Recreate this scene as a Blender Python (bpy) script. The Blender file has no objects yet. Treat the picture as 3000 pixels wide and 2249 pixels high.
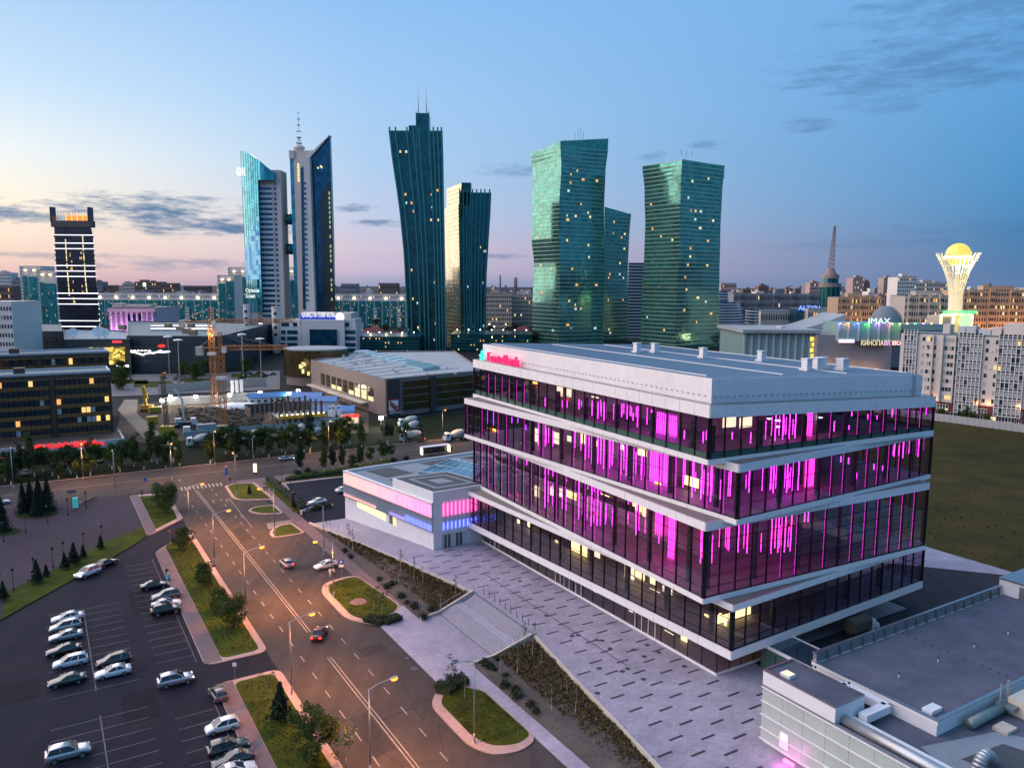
import bpy, math, random
import numpy as np
from mathutils import Vector, Matrix
random.seed(7)
S=bpy.context.scene
S.render.engine='CYCLES'
S.cycles.use_denoising=True
S.cycles.max_bounces=5; S.cycles.diffuse_bounces=2; S.cycles.glossy_bounces=3; S.cycles.transparent_max_bounces=14
S.cycles.caustics_reflective=False; S.cycles.caustics_refractive=False; S.cycles.sample_clamp_indirect=4; S.cycles.sample_clamp_direct=0
R=math.radians
# ---------------- camera (numbers are photo pixels, 3000 x 2249) ----------------
F,HOR,ROLL,H=2300.0,836.0,R(0.3),48.0
PITCH=math.atan((1124.5-HOR)/F)
fw=Vector((0,math.cos(PITCH),-math.sin(PITCH))); rt0=Vector((1,0,0)); up0=rt0.cross(fw)
rt=math.cos(ROLL)*rt0+math.sin(ROLL)*up0; up=-math.sin(ROLL)*rt0+math.cos(ROLL)*up0
cam=bpy.data.cameras.new('camera'); camo=bpy.data.objects.new('camera',cam)
S.collection.objects.link(camo); S.camera=camo
cam.sensor_width=36; cam.lens=36*F/3000; cam.clip_start=1; cam.clip_end=60000
m_=Matrix((rt,up,-fw)).transposed().to_4x4(); m_.translation=Vector((0,0,H)); camo.matrix_world=m_
EYE=Vector((0,0,H))
# ---------------- node helper ----------------
class NT:
    def __init__(s,tree): s.t=tree; s.N=tree.nodes; s.L=tree.links
    def n(s,typ,**k):
        o=s.N.new('ShaderNode'+typ)
        for a,v in k.items(): setattr(o,a,v)
        return o
    def put(s,sock,v):
        if hasattr(v,'node'): s.L.new(v,sock)
        elif v is not None: sock.default_value=v
    def m(s,op,a,b=None,c=None,clamp=False):
        o=s.n('Math',operation=op,use_clamp=clamp)
        for i,v in enumerate((a,b,c)):
            if v is not None: s.put(o.inputs[i],v)
        return o.outputs[0]
    def mix(s,f,a,b,bt='MIX'):
        o=s.n('Mix',data_type='RGBA',blend_type=bt); s.put(o.inputs['Factor'],f)
        s.put(o.inputs[6],(*a,1) if isinstance(a,(tuple,list)) and len(a)==3 else a); s.put(o.inputs[7],(*b,1) if isinstance(b,(tuple,list)) and len(b)==3 else b)
        return o.outputs[2]
    def ramp(s,f,stops,ip='LINEAR'):
        o=s.n('ValToRGB'); r=o.color_ramp; r.interpolation=ip
        while len(r.elements)<len(stops): r.elements.new(0.5)
        for e,(p,c) in zip(r.elements,stops): e.position=p; e.color=(*c,1)
        s.put(o.inputs[0],f); return o.outputs[0]
    def noise(s,vec,scale,detail=3,rough=.55):
        o=s.n('TexNoise'); s.put(o.inputs['Vector'],vec); o.inputs['Scale'].default_value=scale
        o.inputs['Detail'].default_value=detail; o.inputs['Roughness'].default_value=rough; return o.outputs['Fac']
    def rng(s,v,a,b,c=0.,d=1.,smooth=False):
        o=s.n('MapRange',clamp=True)
        if smooth: o.interpolation_type='SMOOTHSTEP'
        s.put(o.inputs[0],v)
        for i,x in enumerate((a,b,c,d)): o.inputs[i+1].default_value=x
        return o.outputs[0]
def lin(*c):
    f=lambda u:(u/12.92 if u<=.04045 else ((u+.055)/1.055)**2.4)
    return tuple(f(x/255) for x in c)
# ---------------- dusk sky: sun just under the horizon, off to the left ----------------
SUN_EL,SUN_AZ=R(1.0),R(-74)
w=bpy.data.worlds.new('World'); S.world=w; w.use_nodes=True
nt=NT(w.node_tree); bg=nt.N['Background']
sk=nt.n('TexSky',sky_type='NISHITA',sun_disc=False,sun_elevation=SUN_EL,sun_rotation=SUN_AZ,altitude=300,air_density=1.2,dust_density=1.5,ozone_density=3)
tc=nt.n('TexCoord').outputs['Generated']; sp=nt.n('SeparateXYZ'); nt.put(sp.inputs[0],tc)
X,Y,Z=sp.outputs
el=nt.m('MULTIPLY',nt.m('ARCSINE',Z),57.29578); az=nt.m('MULTIPLY',nt.m('ARCTAN2',X,Y),57.29578)
e01=nt.m('DIVIDE',nt.m('MAXIMUM',el,0),45.0)
def er(stops): return nt.ramp(e01,[(e/45.0,lin(*c)) for e,c in stops])
cL=er([(0,(214,172,178)),(1.2,(238,204,192)),(2.8,(250,226,206)),(5,(254,242,222)),(8,(236,242,242)),(12,(200,225,246)),(19,(160,198,238)),(45,(150,190,236))])
cC=er([(0,(150,158,190)),(1.0,(196,182,206)),(2.6,(204,192,212)),(4.5,(190,200,226)),(8,(172,202,234)),(12,(162,200,238)),(19,(140,188,238)),(45,(135,182,236))])
cR=er([(0,(96,124,164)),(1.2,(82,122,166)),(3,(72,128,176)),(6,(76,142,194)),(12,(92,156,212)),(19,(108,168,222)),(45,(120,175,228))])
ca=nt.m('COSINE',nt.m('SUBTRACT',nt.m('ARCTAN2',X,Y),SUN_AZ))
f1=nt.rng(ca,.755,.44); f2=nt.rng(ca,.44,-.29)
base=nt.mix(f2,nt.mix(f1,cL,cC),cR)
base=nt.mix(0.12,base,nt.mix(1.0,sk.outputs[0],(.12,.12,.12),'MULTIPLY'))
# thin evening clouds: (azimuth, elevation, half width, half height, density)
wv=nt.n('CombineXYZ'); nt.put(wv.inputs[0],nt.m('MULTIPLY',az,.16)); nt.put(wv.inputs[1],nt.m('MULTIPLY',el,.75))
n1=nt.noise(wv.outputs[0],2.0,6,.62); n2=nt.noise(wv.outputs[0],7.0,4,.6)
nn=nt.m('ADD',nt.m('MULTIPLY',nt.m('SUBTRACT',n1,.5),3.2),nt.m('MULTIPLY',nt.m('SUBTRACT',n2,.5),1.1))
acc=None
for a,e,hw,hh,dn in ((-24.5,4.5,7.5,1.35,1.0),(-33,4.05,6.0,.5,1.0),(-18.6,3.75,4.0,.5,1),(-9.4,4.3,2.6,.28,.9),(-11.2,5.35,1.6,.3,.75),(-21.2,5.6,1.7,.22,.7),(-22.8,1.25,6.5,.5,.55),(-29.5,1.7,5,.25,.45),(-20.6,3.35,.9,.25,.8),
        (0.2,8.1,2.6,.5,.45),(3.5,7.0,1.8,.4,.4),(-1.0,2.1,2.5,.22,.5),(13.5,9.6,1.4,.35,.5),(20,10.5,1.8,.5,.45),(27,13.6,9,2.0,.48),(31,16.8,9,2.2,.42),(24,11.5,2.6,.7,.35),(33,3.6,9,.5,.25),(24,2.8,8,.4,.2),(10,8.8,1.0,.5,.35)):
    d=nt.m('ADD',nt.m('POWER',nt.m('DIVIDE',nt.m('SUBTRACT',az,a),hw),2.0),nt.m('POWER',nt.m('DIVIDE',nt.m('SUBTRACT',el,e),hh),2.0))
    k=nt.m('MULTIPLY',nt.rng(nt.m('ADD',d,nt.m('MULTIPLY',nn,1.5)),1.25,-.55,smooth=True),dn)
    acc=k if acc is None else nt.m('MAXIMUM',acc,k)
cloudc=nt.mix(nt.rng(ca,.8,.1),lin(96,126,160),lin(66,100,142))
col=nt.mix(nt.m('MULTIPLY',acc,.97),base,cloudc)
nt.put(bg.inputs[0],col); bg.inputs[1].default_value=0.82
# ---------------- the last sunlight, soft and weak ----------------
sl=bpy.data.lights.new('sun','SUN'); sl.energy=3.7; sl.angle=R(115); sl.color=(1,.78,.70)
so=bpy.data.objects.new('sun',sl); S.collection.objects.link(so)
sd=Vector((math.sin(SUN_AZ)*math.cos(R(15)),math.cos(SUN_AZ)*math.cos(R(15)),math.sin(R(15))))
so.rotation_euler=sd.to_track_quat('Z','Y').to_euler()
S.view_settings.view_transform='Standard'; S.view_settings.look='None'; S.view_settings.gamma=1; S.view_settings.exposure=0.55
# ---------------- pixel -> place helpers ----------------
def ray(x,y): return fw+((x-1500)/F)*rt-((y-1124.5)/F)*up
def G(x,y,z=0.0):
    d=ray(x,y); return EYE+d*((z-H)/d.z)
def AT(x,y,Yd):
    d=ray(x,y); return EYE+d*(Yd/d.y)
TH=R(31.25); O=Vector((25.613,92.530,0)); BX=Vector((math.cos(TH),math.sin(TH),0)); AX=Vector((-math.sin(TH),math.cos(TH),0))
def W(b,a,z=0.0): return O+BX*b+AX*a+Vector((0,0,z))       # street grid -> world
def LOC(p): d=Vector(p)-O; return Vector((d.dot(BX),d.dot(AX),p[2]))
def GL(x,y,z=0.0): return LOC(G(x,y,z))
def HITB(x,y,b):                                            # ray with the upright plane b=const -> (a,z)
    d=ray(x,y); t=(b-(EYE-O).dot(BX))/d.dot(BX); p=EYE+d*t; return (p-O).dot(AX),p.z
def HITA(x,y,a):
    d=ray(x,y); t=(a-(EYE-O).dot(AX))/d.dot(AX); p=EYE+d*t; return (p-O).dot(BX),p.z
# ---------------- mesh helper ----------------
class MB:
    def __init__(s): s.v=[]; s.f=[]
    def add(s,vs,fs):
        o=len(s.v); s.v+= [tuple(p) for p in vs]; s.f+= [tuple(i+o for i in q) for q in fs]; return s
    def hexa(s,p): return s.add(p,[(3,2,1,0),(4,5,6,7),(0,1,5,4),(1,2,6,5),(2,3,7,6),(3,0,4,7)])
    def box(s,x0,x1,y0,y1,z0,z1):
        return s.hexa([(x0,y0,z0),(x1,y0,z0),(x1,y1,z0),(x0,y1,z0),(x0,y0,z1),(x1,y0,z1),(x1,y1,z1),(x0,y1,z1)])
    def cb(s,c,sx,sy,sz): return s.box(c[0]-sx/2,c[0]+sx/2,c[1]-sy/2,c[1]+sy/2,c[2],c[2]+sz)
    def prism(s,pts,z0,z1):
        a=sum(pts[i][0]*pts[(i+1)%len(pts)][1]-pts[(i+1)%len(pts)][0]*pts[i][1] for i in range(len(pts)))
        if a<0: pts=list(reversed(pts))
        n=len(pts); z0=z0 if isinstance(z0,(list,tuple)) else [z0]*n; z1=z1 if isinstance(z1,(list,tuple)) else [z1]*n
        return s.add([(p[0],p[1],z) for p,z in zip(pts,z0)]+[(p[0],p[1],z) for p,z in zip(pts,z1)],
            [tuple(range(n-1,-1,-1)),tuple(range(n,2*n))]+[(i,(i+1)%n,n+(i+1)%n,n+i) for i in range(n)])
    def sheet(s,pts):
        return s.add(pts,[tuple(range(len(pts)))])
    def bar(s,p,q,w,h=None):                                 # square bar between two points
        p=Vector(p); q=Vector(q); d=(q-p).normalized(); h=h or w
        u=d.cross(Vector((0,0,1))); u=u.normalized() if u.length>1e-4 else Vector((1,0,0)); v=u.cross(d)
        u*=w/2; v*=h/2
        return s.hexa([p-u-v,p+u-v,p+u+v,p-u+v,q-u-v,q+u-v,q+u+v,q-u+v])
    def tube(s,p,q,r0,r1=None,n=8,cap=True):
        p=Vector(p); q=Vector(q); r1=r0 if r1 is None else r1; d=(q-p).normalized()
        u=d.cross(Vector((0,0,1))); u=u.normalized() if u.length>1e-4 else Vector((1,0,0)); v=d.cross(u)
        ring=lambda c,r:[c+u*(r*math.cos(2*math.pi*i/n))+v*(r*math.sin(2*math.pi*i/n)) for i in range(n)]
        fs=[(i,(i+1)%n,n+(i+1)%n,n+i) for i in range(n)]
        if cap: fs+=[tuple(range(n-1,-1,-1)),tuple(range(n,2*n))]
        return s.add(ring(p,r0)+ring(q,r1),fs)
    def lathe(s,prof,n=24,c=(0,0),sx=1,sy=1):
        k=len(prof); vs=[(c[0]+sx*r*math.cos(2*math.pi*i/n),c[1]+sy*r*math.sin(2*math.pi*i/n),z) for r,z in prof for i in range(n)]
        fs=[(j*n+i,j*n+(i+1)%n,(j+1)*n+(i+1)%n,(j+1)*n+i) for j in range(k-1) for i in range(n)]
        fs+=[tuple(range(n-1,-1,-1)),tuple(range((k-1)*n,k*n))]
        return s.add(vs,fs)
    def loft(s,rings,cap=True):
        n=len(rings[0]); k=len(rings); vs=[p for r in rings for p in r]
        fs=[(j*n+i,j*n+(i+1)%n,(j+1)*n+(i+1)%n,(j+1)*n+i) for j in range(k-1) for i in range(n)]
        if cap: fs+=[tuple(range(n-1,-1,-1)),tuple(range((k-1)*n,k*n))]
        return s.add(vs,fs)
    def mesh(s,name,mat,smooth=False):
        me=bpy.data.meshes.new(name); me.from_pydata(s.v,[],s.f)
        if mat: me.materials.append(mat)
        if smooth: me.polygons.foreach_set('use_smooth',[True]*len(me.polygons))
        me.update(); return me
    def build(s,name,mat,parent=None,smooth=False,**k): return obj(name,s.mesh(name,mat,smooth),parent,**k)
COL=S.collection
def obj(name,me,parent=None,loc=None,rz=None,kind=None,label=None):
    o=bpy.data.objects.new(name,me); COL.objects.link(o)
    if parent is not None: o.parent=parent
    if loc is not None: o.location=loc
    if rz: o.rotation_euler=(0,0,rz)
    if kind: o['kind']=kind
    if label: o['label']=label
    return o
def thing(name,label,cat,loc=(0,0,0),rz=0.0,group=None):
    o=bpy.data.objects.new(name,None); COL.objects.link(o); o.location=loc; o.rotation_euler=(0,0,rz); o.empty_display_size=.2
    return tag(o,label,cat,group)
def tag(o,label,cat,group=None):
    o['label']=label; o['category']=cat
    if group: o['group']=group
    return o
def dup(root,loc,rz=0.0,label=None,group=None,scale=1.0,rep=None):
    # copies a thing with its parts and sub-parts; rep maps a material to another one
    def cp(o,par):
        c=o.copy(); COL.objects.link(c)
        if par is not None: c.parent=par
        if rep and o.type=='MESH' and o.data.materials and o.data.materials[0] in rep:
            c.material_slots[0].link='OBJECT'; c.material_slots[0].material=rep[o.data.materials[0]]
        for ch in list(o.children): cp(ch,c)
        return c
    r=cp(root,None); r.location=loc; r.rotation_euler=(0,0,rz); r.scale=(scale,)*3 if not isinstance(scale,tuple) else scale
    if label: r['label']=label
    if group: r['group']=group
    return r
def struct(o): o['kind']='structure'; return o
MATS={}
def mat(name,col,rough=.7,metal=0.,spec=.4,em=None,es=0.,var=.12,vs=.6,bump=0.,bs=8.,world=False,v2=None):
    if name in MATS: return MATS[name]
    M=bpy.data.materials.new(name); M.use_nodes=True; t=NT(M.node_tree); b=t.N['Principled BSDF']; MATS[name]=M
    b.inputs['Roughness'].default_value=rough; b.inputs['Metallic'].default_value=metal; b.inputs['Specular IOR Level'].default_value=spec
    if em:
        b.inputs['Emission Color'].default_value=(*em,1); b.inputs['Emission Strength'].default_value=es
    vec=t.n('NewGeometry').outputs['Position'] if world else t.n('TexCoord').outputs['Object']
    if var:
        n=t.noise(vec,vs,5,.6); n_=t.noise(vec,vs*.13,2)
        f=t.m('ADD',t.m('MULTIPLY',n,.6),t.m('MULTIPLY',n_,.4))
        f=t.rng(f,.3,.7); c0=tuple(max(0,x*(1-var)) for x in col); c1=v2 or tuple(x*(1+var) for x in col)
        t.put(b.inputs['Base Color'],t.mix(f,c0,c1))
        t.put(b.inputs['Roughness'],t.rng(n,.3,.7,max(.02,rough-.06),min(1,rough+.06)))
    else: b.inputs['Base Color'].default_value=(*col,1)
    if bump:
        bp=t.n('Bump'); bp.inputs['Strength'].default_value=bump; bp.inputs['Distance'].default_value=.05
        t.put(bp.inputs['Height'],t.noise(vec,bs,4)); t.put(b.inputs['Normal'],bp.outputs[0])
    return M
def emis(name,col,s): return mat(name,(.02,.02,.02),.5,em=col,es=s,var=0)
def win_glass(name,tint,refl=.9,base=.10,gl=(1,1,1)):
    # clear sheet glass: straight-through light plus a mirror share that grows at grazing angles
    M=bpy.data.materials.new(name); M.use_nodes=True; t=NT(M.node_tree); t.N.remove(t.N['Principled BSDF'])
    tr=t.n('BsdfTransparent'); tr.inputs[0].default_value=(*tint,1); g=t.n('BsdfGlossy'); g.inputs['Roughness'].default_value=.03; g.inputs[0].default_value=(*gl,1)
    lw=t.n('LayerWeight'); lw.inputs[0].default_value=.5
    fac=t.m('ADD',base,t.m('MULTIPLY',t.m('POWER',lw.outputs['Facing'],4.0),refl*(1-base)))
    mx=t.n('MixShader'); t.put(mx.inputs[0],fac); t.put(mx.inputs[1],tr.outputs[0]); t.put(mx.inputs[2],g.outputs[0])
    t.put(t.N['Material Output'].inputs[0],mx.outputs[0]); MATS[name]=M; return M
def text(name,s,size,depth,mat_,parent=None,mw=None,align='LEFT',kind=None,bold=0.0,sx=1.0):
    cu=bpy.data.curves.new('t','FONT'); cu.body=s; cu.size=size; cu.extrude=depth; cu.align_x=align; cu.offset=bold; cu.resolution_u=3
    to=bpy.data.objects.new('t',cu); COL.objects.link(to); dg=bpy.context.evaluated_depsgraph_get()
    me=bpy.data.meshes.new_from_object(to.evaluated_get(dg)); bpy.data.objects.remove(to); bpy.data.curves.remove(cu)
    me.name=name; me.materials.clear(); me.materials.append(mat_)
    if sx!=1:
        for v in me.vertices: v.co.x*=sx
    o=obj(name,me,parent)
    if mw is not None: o.matrix_basis=mw
    return o
def upright(p,ang):
    # matrix for text lying in an upright plane: x along ang, y up
    c,s=math.cos(ang),math.sin(ang)
    return Matrix(((c,0,s,p[0]),(s,0,-c,p[1]),(0,1,0,p[2]),(0,0,0,1)))
RZ=-1.7                                                     # level of the roads; the bank's plaza is 0
# ================= materials of the near scene =================
def paver(name,c0,c1,sx,sy,joint=.55,rough=.6,spec=.35):
    M=bpy.data.materials.new(name); M.use_nodes=True; t=NT(M.node_tree); b=t.N['Principled BSDF']
    pos=t.n('NewGeometry').outputs['Position']; mp=t.n('Mapping'); mp.inputs['Rotation'].default_value=(0,0,-TH); t.put(mp.inputs[0],pos)
    br=t.n('TexBrick'); br.inputs['Scale'].default_value=1; br.inputs['Mortar Size'].default_value=.012; br.inputs['Brick Width'].default_value=sx; br.inputs['Row Height'].default_value=sy
    t.put(br.inputs['Vector'],mp.outputs[0]); br.inputs['Color1'].default_value=(*c0,1); br.inputs['Color2'].default_value=(*c1,1); br.inputs['Mortar'].default_value=(*[x*joint for x in c0],1)
    n=t.noise(pos,.35,6,.65); n2=t.noise(pos,.05,3)
    f=t.rng(t.m('ADD',t.m('MULTIPLY',n,.6),t.m('MULTIPLY',n2,.5)),.35,.75,.66,1.22)
    cc=t.n('CombineXYZ'); [t.put(cc.inputs[i],f) for i in range(3)]
    t.put(b.inputs['Base Color'],t.mix(1.0,br.outputs[0],cc.outputs[0],'MULTIPLY')); b.inputs['Roughness'].default_value=rough; b.inputs['Specular IOR Level'].default_value=spec
    t.put(b.inputs['Roughness'],t.rng(n,.3,.7,rough-.12,rough+.15))
    return M
m_plaza=paver('granite_paving',(.315,.285,.36),(.385,.345,.43),.6,.3)  # violet tint in the granite stands in for spilled magenta light
m_walk=paver('walk_paving',(.17,.12,.135),(.21,.15,.16),.4,.2,rough=.8,spec=.12)
m_brickpave=paver('brick_paving',(.058,.044,.058),(.072,.055,.068),.4,.2,rough=.85,spec=.08)
m_dstrip=mat('dark_granite',(.045,.042,.055),.45,vs=2,bump=.1)
m_conc=mat('pale_concrete',(.50,.44,.38),.8,vs=1.2,var=.2,bump=.2,bs=14)
m_kerb=mat('kerb_concrete',(.36,.25,.235),.8,vs=1.5,var=.25,world=True)
m_edgeshade=mat('edge_shade',(.10,.10,.11),.6); m_step=mat('step_granite',(.33,.305,.37),.6,vs=2,var=.18)
m_white=mat('white_paint_line',(.25,.235,.225),.7,vs=2.5,var=.5,world=True)
def asphalt(name,c,sc=.25):
    M=bpy.data.materials.new(name); M.use_nodes=True; t=NT(M.node_tree); b=t.N['Principled BSDF']
    pos=t.n('NewGeometry').outputs['Position']; mp=t.n('Mapping'); mp.inputs['Rotation'].default_value=(0,0,-TH); mp.inputs['Scale'].default_value=(1,.08,1); t.put(mp.inputs[0],pos)
    n=t.noise(pos,sc,6,.65); s=t.noise(mp.outputs[0],.55,4,.6); g=t.noise(pos,9,3,.7)
    f=t.m('ADD',t.m('ADD',t.m('MULTIPLY',n,.45),t.m('MULTIPLY',s,.35)),t.m('MULTIPLY',g,.2)); f=t.rng(f,.34,.66)
    vo=t.n('TexVoronoi',feature='DISTANCE_TO_EDGE'); t.put(vo.inputs['Vector'],pos); vo.inputs['Scale'].default_value=.12
    cr=t.rng(t.m('ADD',vo.outputs['Distance'],t.m('MULTIPLY',g,.02)),.012,.018,.7,1.)
    cc=t.n('CombineXYZ'); [t.put(cc.inputs[i],cr) for i in range(3)]
    t.put(b.inputs['Base Color'],t.mix(1.,t.mix(f,tuple(x*.66 for x in c),tuple(x*1.3 for x in c)),cc.outputs[0],'MULTIPLY'))
    t.put(b.inputs['Roughness'],t.rng(n,.3,.7,.75,.95)); b.inputs['Specular IOR Level'].default_value=.10
    bp=t.n('Bump'); bp.inputs['Strength'].default_value=.12; t.put(bp.inputs['Height'],g); t.put(b.inputs['Normal'],bp.outputs[0]); return M
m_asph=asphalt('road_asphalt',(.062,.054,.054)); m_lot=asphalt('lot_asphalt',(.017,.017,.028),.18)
m_grass=mat('lawn_grass',(.045,.060,.007),.95,spec=.1,vs=.5,var=.6,bump=.5,bs=25,world=True)
m_drygrass=mat('meadow_grass',(.032,.048,.007),.95,spec=.1,vs=.12,var=.55,bump=.6,bs=6,world=True,v2=(.070,.052,.018))
m_soil=mat('gravel_mulch',(.085,.075,.07),.95,spec=.1,vs=3,var=.4,bump=.6,bs=22,world=True)
# ================= ground, roads, pavements (street grid: b across, a along) =================
def sheet(name,pts,z,m,kind='structure',par=None):
    mb=MB(); zz=z if isinstance(z,list) else [z]*len(pts); P=[W(b,a,q) for (b,a),q in zip(pts,zz)]
    ar=sum(P[i].x*P[(i+1)%len(P)].y-P[(i+1)%len(P)].x*P[i].y for i in range(len(P)))
    if ar<0: P.reverse()
    mb.sheet(P); o=mb.build(name,m,par)
    if kind: o['kind']=kind
    return o
def slab(name,pts,z0,z1,m,par=None,kind=None):
    mb=MB(); P=[tuple(W(b,a)[:2]) for b,a in pts]; mb.prism(P,z0,z1); o=mb.build(name,m,par)
    if kind: o['kind']=kind
    return o
def inset(pts,d):
    n=len(pts); ar=sum(pts[i][0]*pts[(i+1)%n][1]-pts[(i+1)%n][0]*pts[i][1] for i in range(n)); s=1 if ar>0 else -1
    out=[]
    for i in range(n):
        p,c,q=Vector(pts[i-1]),Vector(pts[i]),Vector(pts[(i+1)%n]); e1=(c-p).normalized(); e2=(q-c).normalized()
        n1=Vector((-e1.y,e1.x))*s; n2=Vector((-e2.y,e2.x))*s; bs=n1+n2; k=d/max(.35,(1+n1.dot(n2)))
        out.append(tuple(c+bs*k))
    return out
def rnd(pts,r=1.5,k=4):
    # round every corner of a closed outline
    out=[]; n=len(pts)
    for i in range(n):
        p,c,q=Vector(pts[i-1]),Vector(pts[i]),Vector(pts[(i+1)%n]); a=min(r,(p-c).length*.45,(q-c).length*.45)
        s=c+(p-c).normalized()*a; e=c+(q-c).normalized()*a
        for j in range(k+1):
            t=j/k; out.append(tuple(s*(1-t)**2+c*2*t*(1-t)+e*t*t))
    return out
g=MB().lathe([(30000,0),(30000,.01)],48); gr=MB(); gr.sheet([(20000*math.cos(i*math.pi/24),20000*math.sin(i*math.pi/24)+3000,RZ-.25) for i in range(48)])
struct(gr.build('ground',mat('city_ground',(.03,.032,.032),.95,spec=.1,vs=.01,var=.45,world=True)))
road=sheet('road',[(-45.6,-40),(-24,-40),(-24,100),(-31,137),(-45.6,137)],RZ,m_asph)
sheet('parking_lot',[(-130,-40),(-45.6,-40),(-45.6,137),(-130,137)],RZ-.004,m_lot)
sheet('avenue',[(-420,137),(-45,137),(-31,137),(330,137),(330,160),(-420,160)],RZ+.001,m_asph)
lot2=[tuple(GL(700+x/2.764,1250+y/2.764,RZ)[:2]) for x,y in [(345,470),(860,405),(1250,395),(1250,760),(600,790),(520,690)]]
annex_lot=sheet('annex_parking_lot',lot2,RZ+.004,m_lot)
# verge and pavements along the avenue
sheet('verge',[(-420,160),(330,160),(330,205),(-420,205)],RZ-.01,mat('verge_grass',(.014,.02,.008),.95,spec=.1,vs=.3,var=.5,world=True))
slab('avenue_kerb',[(-420,160),(330,160),(330,160.35),(-420,160.35)],RZ-.1,RZ+.13,m_kerb,kind='structure')
slab('avenue_pavement',[(-31.3,137.2),(60,137.2),(60,133),(-10,131),(-24,131),(-26,133.5),(-30.5,134)],RZ-.1,RZ+.12,m_walk,kind='structure')
slab('side_pavement',[(-25.7,43),(-23.4,43),(-23.4,133.6),(-25.9,133.6)],RZ-.1,RZ+.125,m_walk,kind='structure')
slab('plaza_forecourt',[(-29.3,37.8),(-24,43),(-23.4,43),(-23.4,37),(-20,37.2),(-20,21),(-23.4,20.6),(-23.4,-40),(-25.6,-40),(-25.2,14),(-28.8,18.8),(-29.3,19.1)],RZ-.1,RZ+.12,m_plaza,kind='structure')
# grassed islands and medians with kerbs
def island(name,pts,gpts=None,kw=.75,r=1.6,m=None,walk=None):
    pts=rnd(pts,r); k=slab('kerb' if False else name,pts,RZ-.1,RZ+.14,m_kerb,kind='structure')
    gp=rnd(gpts,max(.3,r-.5)) if gpts else inset(pts,kw)
    slab('lawn',gp,RZ,RZ+.17,m or m_grass,par=k)
    if walk: slab('footpath',walk,RZ,RZ+.155,m_walk,par=k)
    return k
island('median',[(-53.6,38.2),(-45.4,38.2),(-45.4,99.6),(-53.4,89.3)],[(-51.3,39.2),(-46.3,39.2),(-46.3,97.2),(-51.3,92)],walk=[(-53.5,38.6),(-51.35,38.6),(-51.35,91.5),(-53.4,89)])
island('median',[(-53.5,32.5),(-45.4,32.5),(-45.4,-40),(-53.5,-40)],[(-51.3,31.7),(-46.4,31.7),(-46.4,-39),(-51.3,-39)],walk=[(-53.4,32.3),(-51.35,32.3),(-51.35,-39),(-53.4,-39)])
island('corner_island',[(-53.4,100.2),(-45.4,109.3),(-45.4,133.5),(-53.4,135.5)],[(-51.4,104.2),(-46.5,110),(-46.2,131.8),(-51.4,133)],r=1.2,walk=[(-53.3,100.6),(-51.45,102.8),(-51.45,134.8),(-53.3,135.3)])
island('street_island',[(-25.3,59.6),(-31.0,58.6),(-32.8,55),(-32.8,42.7),(-29.3,37.9),(-23.6,42.8)],[(-25.4,58.9),(-30.2,57.9),(-31.7,54.5),(-31.7,43.2),(-29,39.2),(-24,43)],r=2.2)
island('street_island',[(-28.8,18.9),(-32.4,14.3),(-32.4,4.8),(-31,1.8),(-28,.9),(-25.2,2),(-25.2,14.6)],[(-28.5,17.8),(-31.2,14),(-31.2,6),(-30.1,3.2),(-27.6,2.2),(-25.4,3),(-25.4,14)],r=1.4)
Z3=lambda x,y:tuple(GL(700+x/2.764,1250+y/2.764,RZ)[:2]); Z1=lambda x,y:tuple(GL(x/2.764,1250+y/2.764,RZ)[:2])
island('slip_island',[Z3(*p) for p in [(60,685),(120,650),(290,632),(368,705),(170,712)]],r=1.6,kw=.6)
island('slip_island',[Z3(*p) for p in [(240,860),(300,805),(430,778),(545,862),(280,905)]],r=1.6,kw=.6)
island('corner_lawn',[Z1(*p) for p in [(1815,480),(1880,580),(1960,598),(2230,590),(2060,452),(1900,462)]],r=1.2,kw=.7)
sheet('lawn',[Z3(*p) for p in [(190,455),(345,465),(520,690),(450,700)]],RZ+.14,m_grass)
sheet('lawn',[Z3(*p) for p in [(345,455),(860,385),(860,350),(1240,280),(1240,250),(850,330),(520,370),(400,400)]],RZ+.14,m_grass)
slab('lot_kerb',[Z3(*p) for p in [(345,470),(520,690),(760,640),(765,625),(535,672),(375,462),(860,407),(860,398),(345,455)]],RZ-.1,RZ+.15,m_kerb,kind='structure')
sheet('lawn',[Z3(*p) for p in [(535,680),(755,630),(740,660),(560,690)]],RZ+.16,m_grass)
# the wide paved square on the left with its diagonal lawn
slab('paved_square',[(-53.6,99.9),(-53.6,136.6),(-200,138.5),(-200,-40),(-158,-40)],RZ-.1,RZ+.12,m_brickpave,kind='structure')
dl=[(-53.5,99.6),(-60.2,90.2),(-68.8,79.1),(-77,68.4),(-84.7,58.3)]; dt=[(-53.4,107.4),(-61.1,100.2),(-70,87.8),(-76,80.7)]
slab('diagonal_lawn',[(-53.6,99.9)]+dl[1:4]+[(-76.2,80.9)]+dt[2::-1],RZ,RZ+.17,m_grass,kind='structure')
slab('diagonal_lawn',[(-79.6,65.2),(-110,25),(-114,30),(-81.5,76.5)],RZ,RZ+.17,m_grass,kind='structure')
st=[]
for i in range(5):
    t0=i/5; p0=Vector((-77,68.4)); d=Vector((-.6,-.8)); n=Vector((-.8,.6))
    q=[p0+n*(i*.9)+d*.1,p0+n*(i*.9)+d*3.0,p0+n*(i*.9+.88)+d*3.0,p0+n*(i*.9+.88)+d*.1]
    st.append(q)
sp_=slab('lawn_steps',[tuple(v) for v in (st[0][0],st[0][1],st[4][2],st[4][3])],RZ,RZ+.155,m_walk,kind='structure')
for i,q in enumerate(st): slab('step',[tuple(v) for v in q],RZ+.15,RZ+.18+.04*i,m_conc,par=sp_)
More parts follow.
